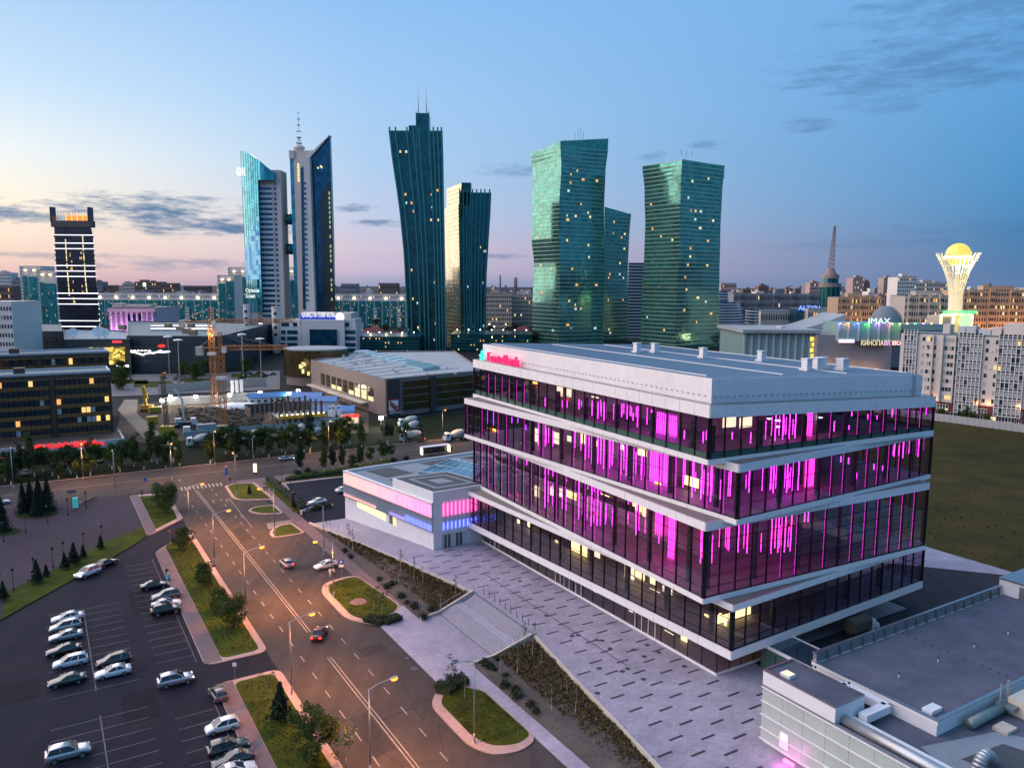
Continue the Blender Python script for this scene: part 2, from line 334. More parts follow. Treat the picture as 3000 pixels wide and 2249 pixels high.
# ---- painted markings (children of the road) ----
def strip(b0,a0,b1,a1,wd,par,name='lane_mark',m=None,z=.006):
    p=Vector((b0,a0)); q=Vector((b1,a1)); d=(q-p).normalized(); n=Vector((-d.y,d.x))*wd/2
    return sheet(name,[tuple(p-n),tuple(q-n),tuple(q+n),tuple(p+n)],RZ+z,m or m_white,kind=None,par=par)
for db in (-.22,.22):
    strip(-38.8+db,41.5,-38.95+db,133,.13,road,'centre_line'); strip(-38.8+db,-38,-38.8+db,32.5,.13,road,'centre_line')
a=-36.
while a<133:
    if not 31<a<40: strip(-42.0,a,-42.0,a+1.9,.13,road); strip(-35.5,a+2.4,-35.5,a+4.3,.13,road)
    else: strip(-42.0,a,-42.0,a+1.9,.13,road); strip(-35.5,a+2.4,-35.5,a+4.3,.13,road)
    a+=5.3
for i in range(14): strip(-44.6+i*.92,134.2,-44.4+i*.92,137.6,.42,road,'crosswalk_bar',z=.009)
for i in range(7): strip(-31.6+.1*i,93.3+i*.62,-26.2+.1*i,93.3+i*.62,.34,road,'crosswalk_bar')
strip(-250,150.2,150,150.2,.18,road,'avenue_line',z=.012)
strip(-34.2,96,-33.6,122,.12,road,'lane_line')
for (x,y) in ((1725,605),(1835,595),(1955,725)):
    b_,a_=Z1(x,y); strip(b_,a_-1.2,b_,a_+1,.16,road,'turn_arrow'); strip(b_,a_+1,b_+.9,a_+1,.16,road,'turn_arrow')
lotp=bpy.data.objects['parking_lot']
m_lotline=mat('worn_lot_paint',(.085,.083,.095),.7,vs=1.2,var=.85,world=True)
strip(-66.2,38.5,-66.2,67,.13,lotp,'bay_line',m_lotline); strip(-66.2,2,-66.2,32,.13,lotp,'bay_line',m_lotline)
for i in range(27):
    a=67-2.55*i
    if 32<a<38: continue
    strip(-66.1,a,-61.3,a,.10,lotp,'bay_line',m_lotline)
    if i%2==0 or i>9: strip(-71.2,a,-66.3,a,.10,lotp,'bay_line',m_lotline)
for i in range(32):
    a=84-2.6*i
    if 29<a<40: continue
    strip(-58.9,a,-54.4,a,.10,lotp,'bay_line',m_lotline)
strip(-54.3,40,-54.3,86,.10,lotp,'bay_line',m_lotline); strip(-54.3,5,-54.3,28,.10,lotp,'bay_line',m_lotline)
for i in range(8):
    p=Z3(420+i*20,495+i*22); q=Z3(560+i*20,478+i*22); strip(*p,*q,.1,annex_lot,'bay_line',m_lotline,z=.012)
m_patch=asphalt('patch_asphalt',(.045,.042,.044),.6); m_patch2=asphalt('lot_patch',(.011,.011,.018),.5)
for b0,b1,a0,a1,mm,pr in ((-45,-42.3,52,58,m_patch,road),(-38.2,-35.8,88,97,m_patch,road),(-35,-31,30,33,m_patch,road),(-41.8,-39.3,8,17,m_patch,road),(-45,-43,112,118,m_patch,road),(-34.6,-30,66,69,m_patch,road),(-80,-72,40,46,m_patch2,lotp),(-64,-60,28,36,m_patch2,lotp),(-76,-70,12,20,m_patch2,lotp),(-60,-57.5,60,72,m_patch2,lotp),(-90,-84,24,30,m_patch2,lotp)):
    sheet('asphalt_patch',[(b0,a0),(b1,a0+.4),(b1-.2,a1),(b0+.3,a1-.3)],RZ+.003,mm,None,pr)
for (x,y,r) in ((1418,850,.55),(1360,765,.35)):
    b_,a_=tuple(GL(700+x/2.764,1650+y/2.764,RZ)[:2]); mb=MB(); c_=W(b_,a_); mb.lathe([(r,RZ+.004),(r,RZ+.012)],16,(c_.x,c_.y)); mb.build('manhole_cover',m_dstrip,road)
mb=MB(); c_=W(-29.0,47.9); mb.lathe([(1.35,RZ),(1.35,RZ+.2),(1.2,RZ+.22)],24,(c_.x,c_.y)); o=mb.build('island_plinth',m_walk); tag(o,'low round paved disc set in the lawn of a street island','plinth')
# ================= the bank plaza: paving, dark strips, stairs, planted banks =================
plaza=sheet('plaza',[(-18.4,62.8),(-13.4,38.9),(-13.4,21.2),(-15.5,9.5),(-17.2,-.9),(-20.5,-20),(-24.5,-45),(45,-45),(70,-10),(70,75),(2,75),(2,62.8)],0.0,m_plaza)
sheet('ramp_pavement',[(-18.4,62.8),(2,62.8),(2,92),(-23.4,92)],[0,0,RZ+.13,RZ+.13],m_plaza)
mb=MB(); P=[tuple(W(*p)[:2]) for p in [(-18.4,62.8),(-13.4,38.9),(-13.4,21.2),(-15.5,9.5),(-17.2,-.9),(-20.5,-20),(-24.5,-45),(45,-45),(45,62),(2,62.8)]]; mb.prism(P,RZ-.3,-.012); struct(mb.build('plaza_base',m_conc))
# dark granite strips laid in staggered rows
k=0
strip_me=MB().box(-.98,.98,-.165,.165,0,.006).mesh('paving_strip',m_dstrip)
for i in range(-12,26):
    for j in range(0,9):
        b=-16.85+j*3.05; a=.6+3.3*(i-2)+(1.65 if j%2 else 0)
        wl=-13.4 if 21<a<39 else (-13.4-(a-39)*.209 if a>=39 else -13.4-(21.2-a)*.172)
        if b-1<wl+.4 or a>59 or (b>-1.4 and a>-3.2) or a<-34 or b>8: continue
        if b>-8.2 and a<-11.5: continue
        obj('paving_strip',strip_me,plaza,loc=W(b,a,.001),rz=TH)
strip_=sheet('slot_drain',[(-8.05,7.5),(-7.9,7.5),(-7.9,45.5),(-8.05,45.5)],.008,m_dstrip,None,plaza)
for (x,y) in [(340,557),(557,835),(455,908),(762,1000),(812,993),(965,1033),(1007,1037),(1070,1102),(1372,1073),(1262,1112),(1347,1166),(1467,1133),(982,1262),(1213,1265),(1170,1287),(1340,1350),(1672,1245),(968,1463)]:
    c_=G(1400+x/2.764,1500+y/2.764,0); mb=MB(); mb.lathe([(.36,.002),(.36,.012)],14,(c_.x,c_.y)); mb.build('manhole_cover',m_dstrip,plaza)
# stairs: two flights with a landing
stairs=slab('stairs_base',[(-19.9,21.1),(-19.9,37.6),(-13.3,38.6),(-13.3,21.1)],RZ-.2,RZ+.13,m_step,kind='structure')
nst=15; z0=RZ+.12; rise=(0-z0)/nst; bb=-19.9
for i in range(nst):
    wd=.34 if i!=7 else 1.7
    slab('stair_step',[(bb,21.0),(bb,37.45+.15*i/nst),(-13.25,38.6),(-13.25,21.0)],z0+rise*i-.02,z0+rise*(i+1),m_step,par=stairs); slab('edge_shade_strip',[(bb,21.25),(bb,37.2),(bb+.09,37.2),(bb+.09,21.25)],z0+rise*(i+1),z0+rise*(i+1)+.006,m_edgeshade,par=[o for o in COL.objects if o.name.startswith('stair_step')][-1]); bb+=wd  # dark strips paint the shade lines along the step edges
# retaining walls
def wall_run(pts,th,zb,zt,name,label,m=m_conc):
    mb=MB()
    for (b0,a0,t0),(b1,a1,t1) in zip(pts[:-1],pts[1:]):
        p,q=W(b0,a0),W(b1,a1); d=(q-p).normalized(); n=Vector((-d.y,d.x,0))*th/2
        mb.hexa([p-n+Vector((0,0,zb)),p+n+Vector((0,0,zb)),q+n+Vector((0,0,zb)),q-n+Vector((0,0,zb)),p-n+Vector((0,0,t0)),p+n+Vector((0,0,t0)),q+n+Vector((0,0,t1)),q-n+Vector((0,0,t1))])
    o=mb.build(name,m); tag(o,label,'wall'); return o
wall_run([(-23.4,92,RZ+.5),(-18.4,62.8,.14),(-13.45,38.9,.16)],.35,RZ-.2,0,'retaining_wall','long pale concrete retaining wall beside the ramp and the two-storey annex')
wall_run([(-13.45,21.0,.16),(-15.5,9.5,.15),(-17.2,-.9,.14),(-20.5,-20,.13),(-24.5,-45,.13)],.35,RZ-.2,0,'retaining_wall','pale concrete retaining wall between brown shrubs and the dark-striped plaza')
wall_run([(-23.4,36.8,RZ+.45),(-19.9,37.5,RZ+.55),(-13.4,38.7,.45)],.35,RZ-.2,0,'stair_wall','grey sloping wall of the stairs on the annex side')
wall_run([(-23.4,20.6,RZ+.45),(-19.9,20.9,RZ+.55),(-13.4,21.0,.45)],.35,RZ-.2,0,'stair_wall','grey sloping wall of the stairs beside the young bare trees')
m_rail=mat('steel_rail',(.35,.35,.37),.35,metal=.9,var=.1)
for lb,pts in (('thin steel handrail on the stair wall at the annex side',[(-19.9,37.5,RZ+.55),(-13.4,38.7,.45)]),('thin steel handrail on the stair wall by the young trees',[(-19.9,20.9,RZ+.55),(-13.4,21.0,.45)])):
    mb=MB(); p=W(*pts[0])+Vector((0,0,.85)); q=W(*pts[1])+Vector((0,0,.85)); mb.tube(p,q,.03,n=6)
    hr=thing('handrail',lb,'handrail',loc=p); hr.location=(0,0,0); mb.build('rail',m_rail,hr)
    for i in range(6):
        c_=p.lerp(q,i/5); MB().tube(c_-Vector((0,0,.9)),c_,.025,n=5).build('post',m_rail,hr)
# sloping beds
bedA=MB(); bedA.sheet([W(-23.4,91,RZ+.15),W(-23.4,36.9,RZ+.15),W(-13.6,38.6,-.45),W(-18.5,62.8,-.4)][::-1]); struct(bedA.build('planting_bed',m_soil))
bedB=MB(); bedB.sheet([W(-23.4,20.4,RZ+.15),W(-23.4,-44,RZ+.15),W(-24.3,-44,-.4),W(-20.4,-20,-.4),W(-17.1,-.9,-.4),W(-15.4,9.5,-.4),W(-13.5,20.9,-.45)][::-1]); struct(bedB.build('planting_bed',m_soil))
# meadow and back street
sheet('meadow',[(44,60),(46,-40),(330,-40),(330,130),(40,130)],RZ+.02,m_drygrass)
sheet('service_yard',[(-1,-30),(70,-30),(70,-3),(41.5,30),(10,12)],.006,asphalt('yard_asphalt',(.035,.035,.045)))
# ================= the bank headquarters =================
m_fasc=mat('white_composite_panel',(.79,.76,.76),.45,spec=.5,vs=1.3,var=.09)
m_mull=mat('black_aluminium',(.022,.022,.026),.35,metal=.6,var=0)
m_terr=mat('terrace_gravel',(.20,.175,.16),.9,vs=1.2,var=.2)
m_roof=mat('seamed_metal_roof',(.15,.23,.31),.55,metal=.1,vs=.3,var=.12)
m_floor=mat('office_floor',(.24,.20,.22),.5,vs=.5,var=.2)
m_ceil=mat('office_ceiling',(.50,.46,.48),.8,vs=.5,var=.1)
m_core=mat('office_core_wall',(.36,.31,.34),.7,vs=.3,var=.2)
m_col=mat('dark_column',(.05,.05,.06),.5,var=.1)
m_glass=win_glass('tinted_glass',(.70,.60,.72),refl=.8,base=.075,gl=(.95,.97,1))
m_span=mat('green_spandrel_glass',(.06,.12,.10),.12,spec=.7,var=.15,vs=.4)
m_led=emis('magenta_led',(.85,.035,.80),7.5); m_led2=emis('violet_led',(.45,.03,1),6); m_ledr=emis('rose_led',(1,.03,.50),7.5)
m_room=emis('lit_office',(1,.82,.28),2.3); m_room2=emis('lit_office_pale',(1,.90,.55),1.3); m_redsign=emis('red_neon',(1,.03,.03),.95); m_orange=emis('orange_lamp',(1,.3,.04),5)
m_pink=emis('pink_sign_letters',(1,.01,.13),.95); m_teal=emis('teal_sign',(.03,.80,.62),1.1); m_signside=mat('sign_return',(.25,.02,.08),.5)
bank=thing('bank_headquarters','stepped glass bank headquarters with white bands and magenta light strips inside','office building',loc=O,rz=TH)
RECT={'A':(-1.62,40.75,-1.46,62.34,R(-2.74)),'B':(-1.6,40.86,-1.66,62.34,R(2.41))}
panes=[]                                                     # every sheet of glass, sorted later by how large it shows
panel_cache={}
def boxmesh(name,wd,th,h,m,key=None):
    k=(name,round(wd,3),round(th,3),round(h,3),m.name)
    if k not in panel_cache: panel_cache[k]=MB().box(0,wd,-th,0,0,h).mesh(name,m)
    return panel_cache[k]
def faces(fp,grow=0.0):
    b0,b1,a0,a1,an=RECT[fp]; cb,ca=(b0+b1)/2,(a0+a1)/2; b0-=grow; b1+=grow; a0-=grow; a1+=grow
    def T(b,a): db,da=b-cb,a-ca; return Vector((cb+db*math.cos(an)-da*math.sin(an),ca+da*math.cos(an)+db*math.sin(an),0))
    return [(T(b0,a1),an-math.pi/2,a1-a0,24),(T(b0,a0),an,b1-b0,16),(T(b1,a0),an+math.pi/2,a1-a0,24),(T(b1,a1),an+math.pi,b1-b0,16)],[T(b0,a0),T(b1,a0),T(b1,a1),T(b0,a1)],T
TILT=-1.6
def tilt_z(T0,p,fp):       # the top band drops towards the far right end
    b0,b1,a0,a1,an=RECT[fp]; return 0
def level(fp,zb0,zb1,zt0,zt1,rows,tilt=0.0,spandrel=0.0,deck=None):
    fs,cor,T=faces(fp); b0,b1,a0,a1,an=RECT[fp]
    slope=tilt/(b1-b0); dirb=Vector((math.cos(an),math.sin(an),0)); c0=cor[0]
    dz=lambda p:(Vector((p[0],p[1],0))-c0).dot(dirb)*slope if tilt else 0.0
    fs2,cor2,_=faces(fp,-.06)
    MB().prism([tuple(p[:2]) for p in cor2],zb0+.01,zb1-.01).build('floor_slab',m_floor,bank)
    MB().prism([tuple(p[:2]) for p in cor2],[zt0+.01+dz(p) for p in cor2],[zt1-.01+dz(p) for p in cor2]).build('ceiling_slab',m_ceil,bank)
    fr=MB()
    for fi,(p0,phi,Lf,n) in enumerate(fs):
        d=Vector((math.cos(phi),math.sin(phi),0)); bw=Lf/n; out=Vector((math.sin(phi),-math.cos(phi),0))
        vis=fi<2
        # bands
        for zz0,zz1,nb,tl in ((zb0,zb1,n,False),(zt0,zt1,n//2 if not tilt else n,True)):
            if not vis: nb=1
            w_=Lf/nb
            for i in range(nb):
                p=p0+d*(i*w_)
                if tilt and tl:
                    q=p+d*(w_-.05); e=out*.06
                    z_=[(p,zz0+dz(p)),(q,zz0+dz(q))]
                    mb=MB().hexa([Vector((v.x,v.y,z)) for v,z in ((p+e,zz0+dz(p)),(q+e,zz0+dz(q)),(q,zz0+dz(q)),(p,zz0+dz(p)),(p+e,zz1+dz(p)),(q+e,zz1+dz(q)),(q,zz1+dz(q)),(p,zz1+dz(p)))])
                    mb.build('fascia_panel',m_fasc,bank)
                else: obj('fascia_panel',boxmesh('fascia_panel',w_-.05,.06,zz1-zz0,m_fasc),bank,loc=(p.x,p.y,zz0),rz=phi)
        # glass
        zs=[zb1]; hh=zt0-zb1
        for r in rows: zs.append(zs[-1]+hh*r)
        gin=out*-.25
        for i in range(n):
            for r in range(len(rows)):
                p=p0+gin+d*(i*bw); q=p+d*bw
                za,zc=zs[r],zs[r+1]
                if tilt:
                    zq=lambda v,z:z+(dz(v)*(z-zb1)/hh)
                else: zq=lambda v,z:z
                quad=[(p.x,p.y,zq(p,za)),(q.x,q.y,zq(q,za)),(q.x,q.y,zq(q,zc)),(p.x,p.y,zq(p,zc))]
                panes.append((vis,quad,m_span if (r==0 and spandrel) else m_glass))
        for i in range(n+1):
            p=p0+out*-.22+d*(i*bw); ztop=zt0+dz(p)
            s=.09 if 0<i<n else .2
            fr.hexa([Vector(v) for v in [(p+d*(u*s/2)+out*k*.11+Vector((0,0,z))) for z in (zb1,ztop) for u,k in ((-1,1),(1,1),(1,-1),(-1,-1))]])
        for z in zs[:-1]:
            p=p0+out*-.23; q=p+d*Lf
            fz=lambda v,z:z+(dz(v)*(z-zb1)/hh if tilt else 0)
            fr.hexa([(p+out*.05)+Vector((0,0,fz(p,z)-.03)),(q+out*.05)+Vector((0,0,fz(q,z)-.03)),(q-out*.05)+Vector((0,0,fz(q,z)-.03)),(p-out*.05)+Vector((0,0,fz(p,z)-.03)),
                     (p+out*.05)+Vector((0,0,fz(p,z)+.03)),(q+out*.05)+Vector((0,0,fz(q,z)+.03)),(q-out*.05)+Vector((0,0,fz(q,z)+.03)),(p-out*.05)+Vector((0,0,fz(p,z)+.03))])
        # white sill line inside the glass foot
        if not spandrel: fr.bar(p0+out*-.3+Vector((0,0,zb1+.05)),p0+out*-.3+d*Lf+Vector((0,0,zb1+.05)),.05)
        # columns behind the glass
        if vis:
            k=1
            while k<n:
                p=p0+d*(k*bw)+out*-2.3
                obj('column',col_mesh(zt0-zb1+ (TILT if tilt else 0)),bank,loc=(p.x,p.y,zb1)); k+=3
    fr.build('curtain_wall_frame',m_mull,bank,kind='stuff')
colc={}
def col_mesh(h):
    h=round(h,2)
    if h not in colc: colc[h]=MB().tube((0,0,-.1),(0,0,h+.1),.36,n=12,cap=False).mesh('column',m_col,True)
    return colc[h]
level('B',3.1,4.24,9.24,10.08,(.18,.30,.27,.25))
level('A',10.03,10.72,19.08,20.13,(.14,.17,.17,.17,.175,.175))
level('B',19.96,20.65,26.31,27.33,(.30,.34,.36))
level('A',27.11,27.77,32.74,34.23,(.16,.20,.37,.27),tilt=TILT,spandrel=1)
# terraces on the steps between the twisted floors
for fp,z in (('B',10.08),('A',20.13),('B',27.33)):
    _,cor,_=faces(fp,-.12); MB().prism([tuple(p[:2]) for p in cor],z-.012,z+.02).build('terrace_roof',m_terr,bank)
    if True:
        fs,_,_=faces(fp,-.05)
        for fi in (0,1):
            p0,phi,Lf,n=fs[fi]; MB().box(0,Lf,-.02,.14,0,.05).build('parapet_cap',m_rail,bank,loc=(p0.x,p0.y,z),rz=phi)
# ground floor, set back
gf=[(0,0),(40,0),(40,61),(0,61)]
fr=MB()
for i in range(24):
    a0=61*i/24; a1=61*(i+1)/24
    panes.append((True,[(.02,a1,.28),(.02,a0,.28),(.02,a0,3.12),(.02,a1,3.12)],m_glass)); fr.box(-.05,.05,a0-.04,a0+.04,.25,3.12)
for i in range(5):
    b0=11*i/5; b1=11*(i+1)/5
    panes.append((True,[(b0,.02,.28),(b1,.02,.28),(b1,.02,3.12),(b0,.02,3.12)],m_glass)); fr.box(b0-.04,b0+.04,-.05,.05,.25,3.12)
fr.box(10.95,11.05,-.05,.05,.25,3.12); fr.build('shopfront_frame',m_mull,bank,kind='stuff')
MB().box(-.14,0,-.14,61.1,0,.28).box(0,11.1,-.14,0,0,.28).build('plinth',m_fasc,bank)
MB().box(11,11.2,0,14,0,3.12).box(11,40,14,14.2,0,3.12).build('service_wall',mat('dark_service_wall',(.04,.04,.05),.6),bank)
MB().box(.1,40,.1,61,.0,.03).build('lobby_floor',m_floor,bank)
m_frame=mat('white_door_frame',(.7,.68,.66),.5)
door_me=MB().box(-.06,0,0,1.5,.03,.12).box(-.06,0,0,.1,.12,2.6).box(-.06,0,1.4,1.5,.12,2.6).box(-.06,0,0,1.5,2.5,2.6).mesh('entrance_door_frame',m_frame)
for a in (55.2,53.4,33.9,31.4,28.2,14.0,11.2): obj('entrance_door_frame',door_me,bank,loc=(-.06,a,.0))
# the core and mid floors that show through the glass
MB().box(8,34,9,57,.03,3.1).box(8,34,10,58,4.24,9.3).box(7.5,34,9,57,10.7,19.1).box(8.5,34,10,57,20.65,26.3).box(9,34,10,57,27.7,31.0).build('core_wall',m_core,bank)
MB().box(3.2,39,20,61,14.75,15.1).box(20,39,3.2,20,14.75,15.1).build('mezzanine_floor',m_ceil,bank)
MB().box(3.25,3.3,20,61,15.1,16.1).build('mezzanine_rail',m_mull,bank)
# LED strips hung behind the glass (photo positions turned into places on an upright plane inside)
def leds(kind,plane,zoom,items,mm,rr=.055):
    ox,oy,sc=zoom
    for x,y0,y1 in items:
        for _ in (0,):
            X_,Y0,Y1=ox+x/sc,oy+y0/sc,oy+y1/sc
            if kind=='b': (a_,z1_),(_,z0_)=HITB(X_,Y0,plane),HITB(X_,Y1,plane); pos=(plane,a_)
            else: (b_,z1_),(_,z0_)=HITA(X_,Y0,plane),HITA(X_,Y1,plane); pos=(b_,plane)
            if z1_<z0_: z0_,z1_=z1_,z0_
            z1_=min(z1_,33.0)
            MB().tube((0,0,0),(0,0,z1_-z0_),rr,n=6).build('led_strip',mm,bank,loc=(pos[0],pos[1],z0_))
            if rr>=.05 and plane<3 and z1_-z0_>1.5:
                rv=random.Random(int(x*7+y0)); dd=rv.uniform(.55,.9); h_=(z1_-z0_)*rv.uniform(.55,.95)
                for e_ in (-dd,dd): MB().tube((0,0,0),(0,0,h_*rv.uniform(.9,1.05)),rr*.55,n=5).build('led_strip',mm,bank,loc=(pos[0]+(1.1 if kind=='b' else e_),pos[1]+(e_ if kind=='b' else 1.1),z0_+rv.uniform(0,.5)))
z5=(1300,1000,2.764); z6=(2000,1000,2.764); z7_=(1400,1500,2.764)
leds('b',2.2,z5,[(823,455,525),(935,460,555),(1097,468,550),(1150,472,600),(1203,478,600),(1250,490,625),(1300,490,640),(1443,505,612),(1488,512,628),(1535,580,640),(1572,525,695),(1683,552,720),(1950,720,790),(2103,730,825),(2180,735,830)],m_led)
leds('b',3.4,z5,[(x,570+(x-1735)*.25,745+(x-1735)*.2) for x in (1732,1748,1764,1780,1796,1835,1852,1868,1884)],m_led,.05)
leds('b',2.2,z5,[(303,545,685),(355,560,665),(403,570,680),(503,595,640),(552,610,660),(600,620,660),(665,675,720)],m_led2,.045)
leds('b',2.2,z5,[(768,660,850),(824,675,850),(1043,730,895),(1150,755,960),(1200,770,990),(1250,780,995),(1298,790,1030),(1347,800,1030),(1440,825,1070),(1483,835,1085),(1525,850,1095),(1607,865,1120),(1945,950,1180),(2020,970,1260),(2095,990,1270),(2170,1010,1290)],m_led)
leds('b',3.4,z5,[(x,890+(x-1680)*.12,1165+(x-1680)*.15) for x in (1678,1694,1710,1726,1742,1758,1790,1806,1822,1838,1854,1868)],m_led,.055)
leds('b',2.2,z5,[(590,930,960),(672,960,1000),(823,1020,1340),(935,1055,1370),(1097,1120,1440),(1148,1140,1470),(1200,1165,1495),(1248,1185,1490),(1298,1205,1495)],m_led)
leds('b',2.2,z5,[(1480,1270,1510),(1563,1300,1570),(1672,1350,1640)],m_ledr)
leds('b',3.4,z5,[(x,1370+(x-1720)*.3,1560+(x-1720)*.35) for x in (1720,1736,1752,1768,1784)]+[(x,1425+(x-1830)*.3,1770) for x in (1828,1842,1856,1870)],m_ledr,.055)
leds('b',1.6,z7_,[(1812,135,420),(1885,135,450)],m_ledr)
leds('a',2.4,z6,[(245,735,828),(403,735,790),(480,735,780),(553,735,825),(757,597,800),(818,590,790),(870,590,785),(918,585,780),(1230,645,730),(1347,680,712),(1370,570,605),(1500,590,630),(1575,600,630),(1700,550,610),(1975,535,590)],m_led,.05)
leds('a',2.4,z6,[(235,1010,1295),(392,1040,1250),(467,1050,1265),(543,1035,1220),(742,1000,1225),(800,990,1220),(853,980,1220),(900,970,1205),(945,960,1200),(1220,920,960),(1283,930,975),(1345,940,990),(1410,1060,1115),(1550,990,1035),(1622,1005,1045),(1718,830,930),(1790,810,940),(1915,790,930)],m_led,.05)
leds('a',3.6,z6,[(1018,580,760),(1034,580,760),(1050,580,760),(1005,945,1190),(1020,943,1188),(1035,941,1186),(1050,940,1184),(1065,938,1182)],m_ledr,.06)
leds('a',2.4,z6,[(380,1490,1690),(457,1480,1700),(530,1465,1710),(727,1430,1712),(783,1415,1705),(838,1405,1700),(885,1400,1690),(990,1380,1460),(1020,1375,1460)],m_ledr,.05)
m_thin=emis('mullion_reflection_glow',(.75,.03,.62),1.7)  # glowing strips added in place of magenta reflections on the mullions
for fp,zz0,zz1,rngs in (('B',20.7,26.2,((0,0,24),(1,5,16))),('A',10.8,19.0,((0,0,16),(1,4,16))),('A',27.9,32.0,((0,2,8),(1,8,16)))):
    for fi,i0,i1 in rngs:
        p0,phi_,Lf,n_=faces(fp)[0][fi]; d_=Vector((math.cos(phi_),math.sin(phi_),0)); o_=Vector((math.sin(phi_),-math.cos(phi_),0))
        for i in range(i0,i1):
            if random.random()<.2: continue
            p=p0+d_*(i*Lf/n_+.1)-o_*.5; MB().box(-.02,.02,-.02,.02,0,zz1-zz0).build('mullion_reflection',m_thin,bank,loc=(p.x,p.y,zz0),rz=phi_)
# pale curved screens behind the densest strips
m_scr=mat('pale_screen_wall',(.30,.26,.28),.6,var=.05)
def screen(zoom,x0,x1,y0,y1,plane,kind='b'):
    ox,oy,sc=zoom
    if kind=='b':
        (a0,zt),(a1,zb)=HITB(ox+x0/sc,oy+y0/sc,plane),HITB(ox+x1/sc,oy+y1/sc,plane)
        MB().box(plane,plane+.15,min(a0,a1),max(a0,a1),min(zb,zt),max(zb,zt)).build('light_screen',m_scr,bank)
    else:
        (a0,zt),(a1,zb)=HITA(ox+x0/sc,oy+y0/sc,plane),HITA(ox+x1/sc,oy+y1/sc,plane)
        MB().box(min(a0,a1),max(a0,a1),plane,plane+.15,min(zb,zt),max(zb,zt)).build('light_screen',m_scr,bank)
screen(z5,1665,1880,880,1190,4.0); screen(z5,1725,1895,560,770,4.0); screen(z5,1712,1880,1365,1640,4.0); screen(z6,990,1085,930,1190,4.3,'a'); screen(z6,1000,1090,575,765,4.3,'a')
# lit rooms on the core and bright lamps
def rooms(zoom,plane,items,kind='b'):
    ox,oy,sc=zoom
    for x0,x1,y0,y1,mm in items:
        if kind=='b': (a0,zt),(a1,zb)=HITB(ox+x0/sc,oy+y0/sc,plane),HITB(ox+x1/sc,oy+y1/sc,plane); bx=(plane,plane+.1,min(a0,a1),max(a0,a1))
        else: (a0,zt),(a1,zb)=HITA(ox+x0/sc,oy+y0/sc,plane),HITA(ox+x1/sc,oy+y1/sc,plane); bx=(min(a0,a1),max(a0,a1),plane,plane+.1)
        MB().box(*bx,min(zb,zt),max(zb,zt)).build('lit_room',mm,bank)
rooms(z5,4.6,[(725,768,1160,1262,m_room2),(862,885,1170,1250,m_room2),(910,958,1175,1262,m_room2),(995,1070,1180,1285,m_room),(1120,1160,1205,1260,m_room2),(1275,1335,1230,1330,m_room),(1355,1390,1270,1345,m_room2),(1530,1600,1300,1400,m_room),(1612,1632,1330,1420,m_room),
    (890,930,730,835,m_room2),(1000,1035,760,815,m_room2),(1110,1142,745,830,m_room),(1200,1240,790,850,m_room2),(1572,1640,865,935,m_room),(1430,1455,830,880,m_room2),(1950,2060,1080,1190,m_room),(735,765,700,820,m_room2),
    (915,960,362,445,m_room2),(995,1030,380,455,m_room2),(1195,1250,440,462,m_room2),
    (490,512,1448,1490,m_room),(530,610,1440,1520,m_room),(680,710,1455,1510,m_room),(760,785,1590,1632,m_room),(812,840,1590,1655,m_room)])
rooms(z7_,4.6,[(215,232,70,105,m_room),(252,300,62,140,m_room),(318,335,55,130,m_room),(402,430,80,112,m_room),(480,504,210,245,m_room),(536,562,210,275,m_room),(625,655,222,315,m_room),(755,820,228,395,m_room),(838,880,255,400,m_room),(920,985,295,375,m_room2),(1190,1205,420,590,m_room),(1240,1260,440,610,m_room2),(1275,1345,470,560,m_room),(1395,1440,525,595,m_room),(1390,1470,610,740,m_room2),(1495,1570,590,670,m_room2),(1500,1575,720,805,m_room),
    (1650,1692,800,860,m_room),(1715,1810,810,905,m_room),(1835,1905,820,905,m_room),(1995,2010,850,965,m_room)])
rooms(z7_,3.2,[(700,716,530,600,m_room),(840,885,605,655,m_room),(920,960,630,700,m_room2),(1222,1250,790,860,m_room2),(1510,1590,950,1010,m_room2),(1645,1690,990,1080,m_room),(1695,1720,1075,1100,m_room)])
rooms((2100,1600,2.458),4.0,[(30,75,500,610,m_room),(90,240,480,560,m_room),(335,420,470,520,m_room2),(0,30,490,600,m_room)],'a')
rooms(z6,3.5,[(330,430,620,690,m_room2),(465,560,620,690,m_room2)],'a')
for x,y,mm,s_ in ((740,335,m_orange,.16),(742,365,m_redsign,.14),(415,718,m_orange,.2),(1075,975,m_orange,.18),(1000,470,m_redsign,.14),(1735,1148,m_orange,.16),(1225,1390,m_redsign,.2)):
    a_,z_=HITB(1300+x/2.764,1000+y/2.764,3.0); MB().box(-.05,.05,-s_*4,s_*4,-s_,s_).build('glowing_sign',mm,bank,loc=(3.0,a_,z_))
for x,y,s_ in ((770,640,.25),(700,625,.2),(1110,615,.25),(770,690,.2)):
    b_,z_=HITA(2000+x/2.764,1000+y/2.764,4.0); MB().lathe([(.05,-.1),(s_*1.6,0),(.05,.1)],14).build('pendant_lamp',emis('white_lamp',(1,.95,.9),5),bank,loc=(b_,4.0,z_))
# glass: the 300 sheets that show largest stay single, the rest are one part
def psize(q):
    c_=sum((Vector(v) for v in q),Vector())/4; wv_=W(c_.x,c_.y,c_.z); ar=((Vector(q[1])-Vector(q[0])).cross(Vector(q[3])-Vector(q[0]))).length; return ar/(wv_-EYE).length**2
vis=sorted([p for p in panes if p[0]],key=lambda p:-psize(p[1])); rest={}
for i,(v,q,mm) in enumerate(vis):
    if i<300: MB().add(q,[(0,1,2,3)]).build('pane' if mm is m_glass else 'spandrel_pane',mm,bank)
    else: rest.setdefault(mm,MB()).add(q,[(0,1,2,3)])
for v,q,mm in panes:
    if not v: rest.setdefault(mm,MB()).add(q,[(0,1,2,3)])
for mm,mb in rest.items(): mb.build('glazing',mm,bank,kind='stuff')
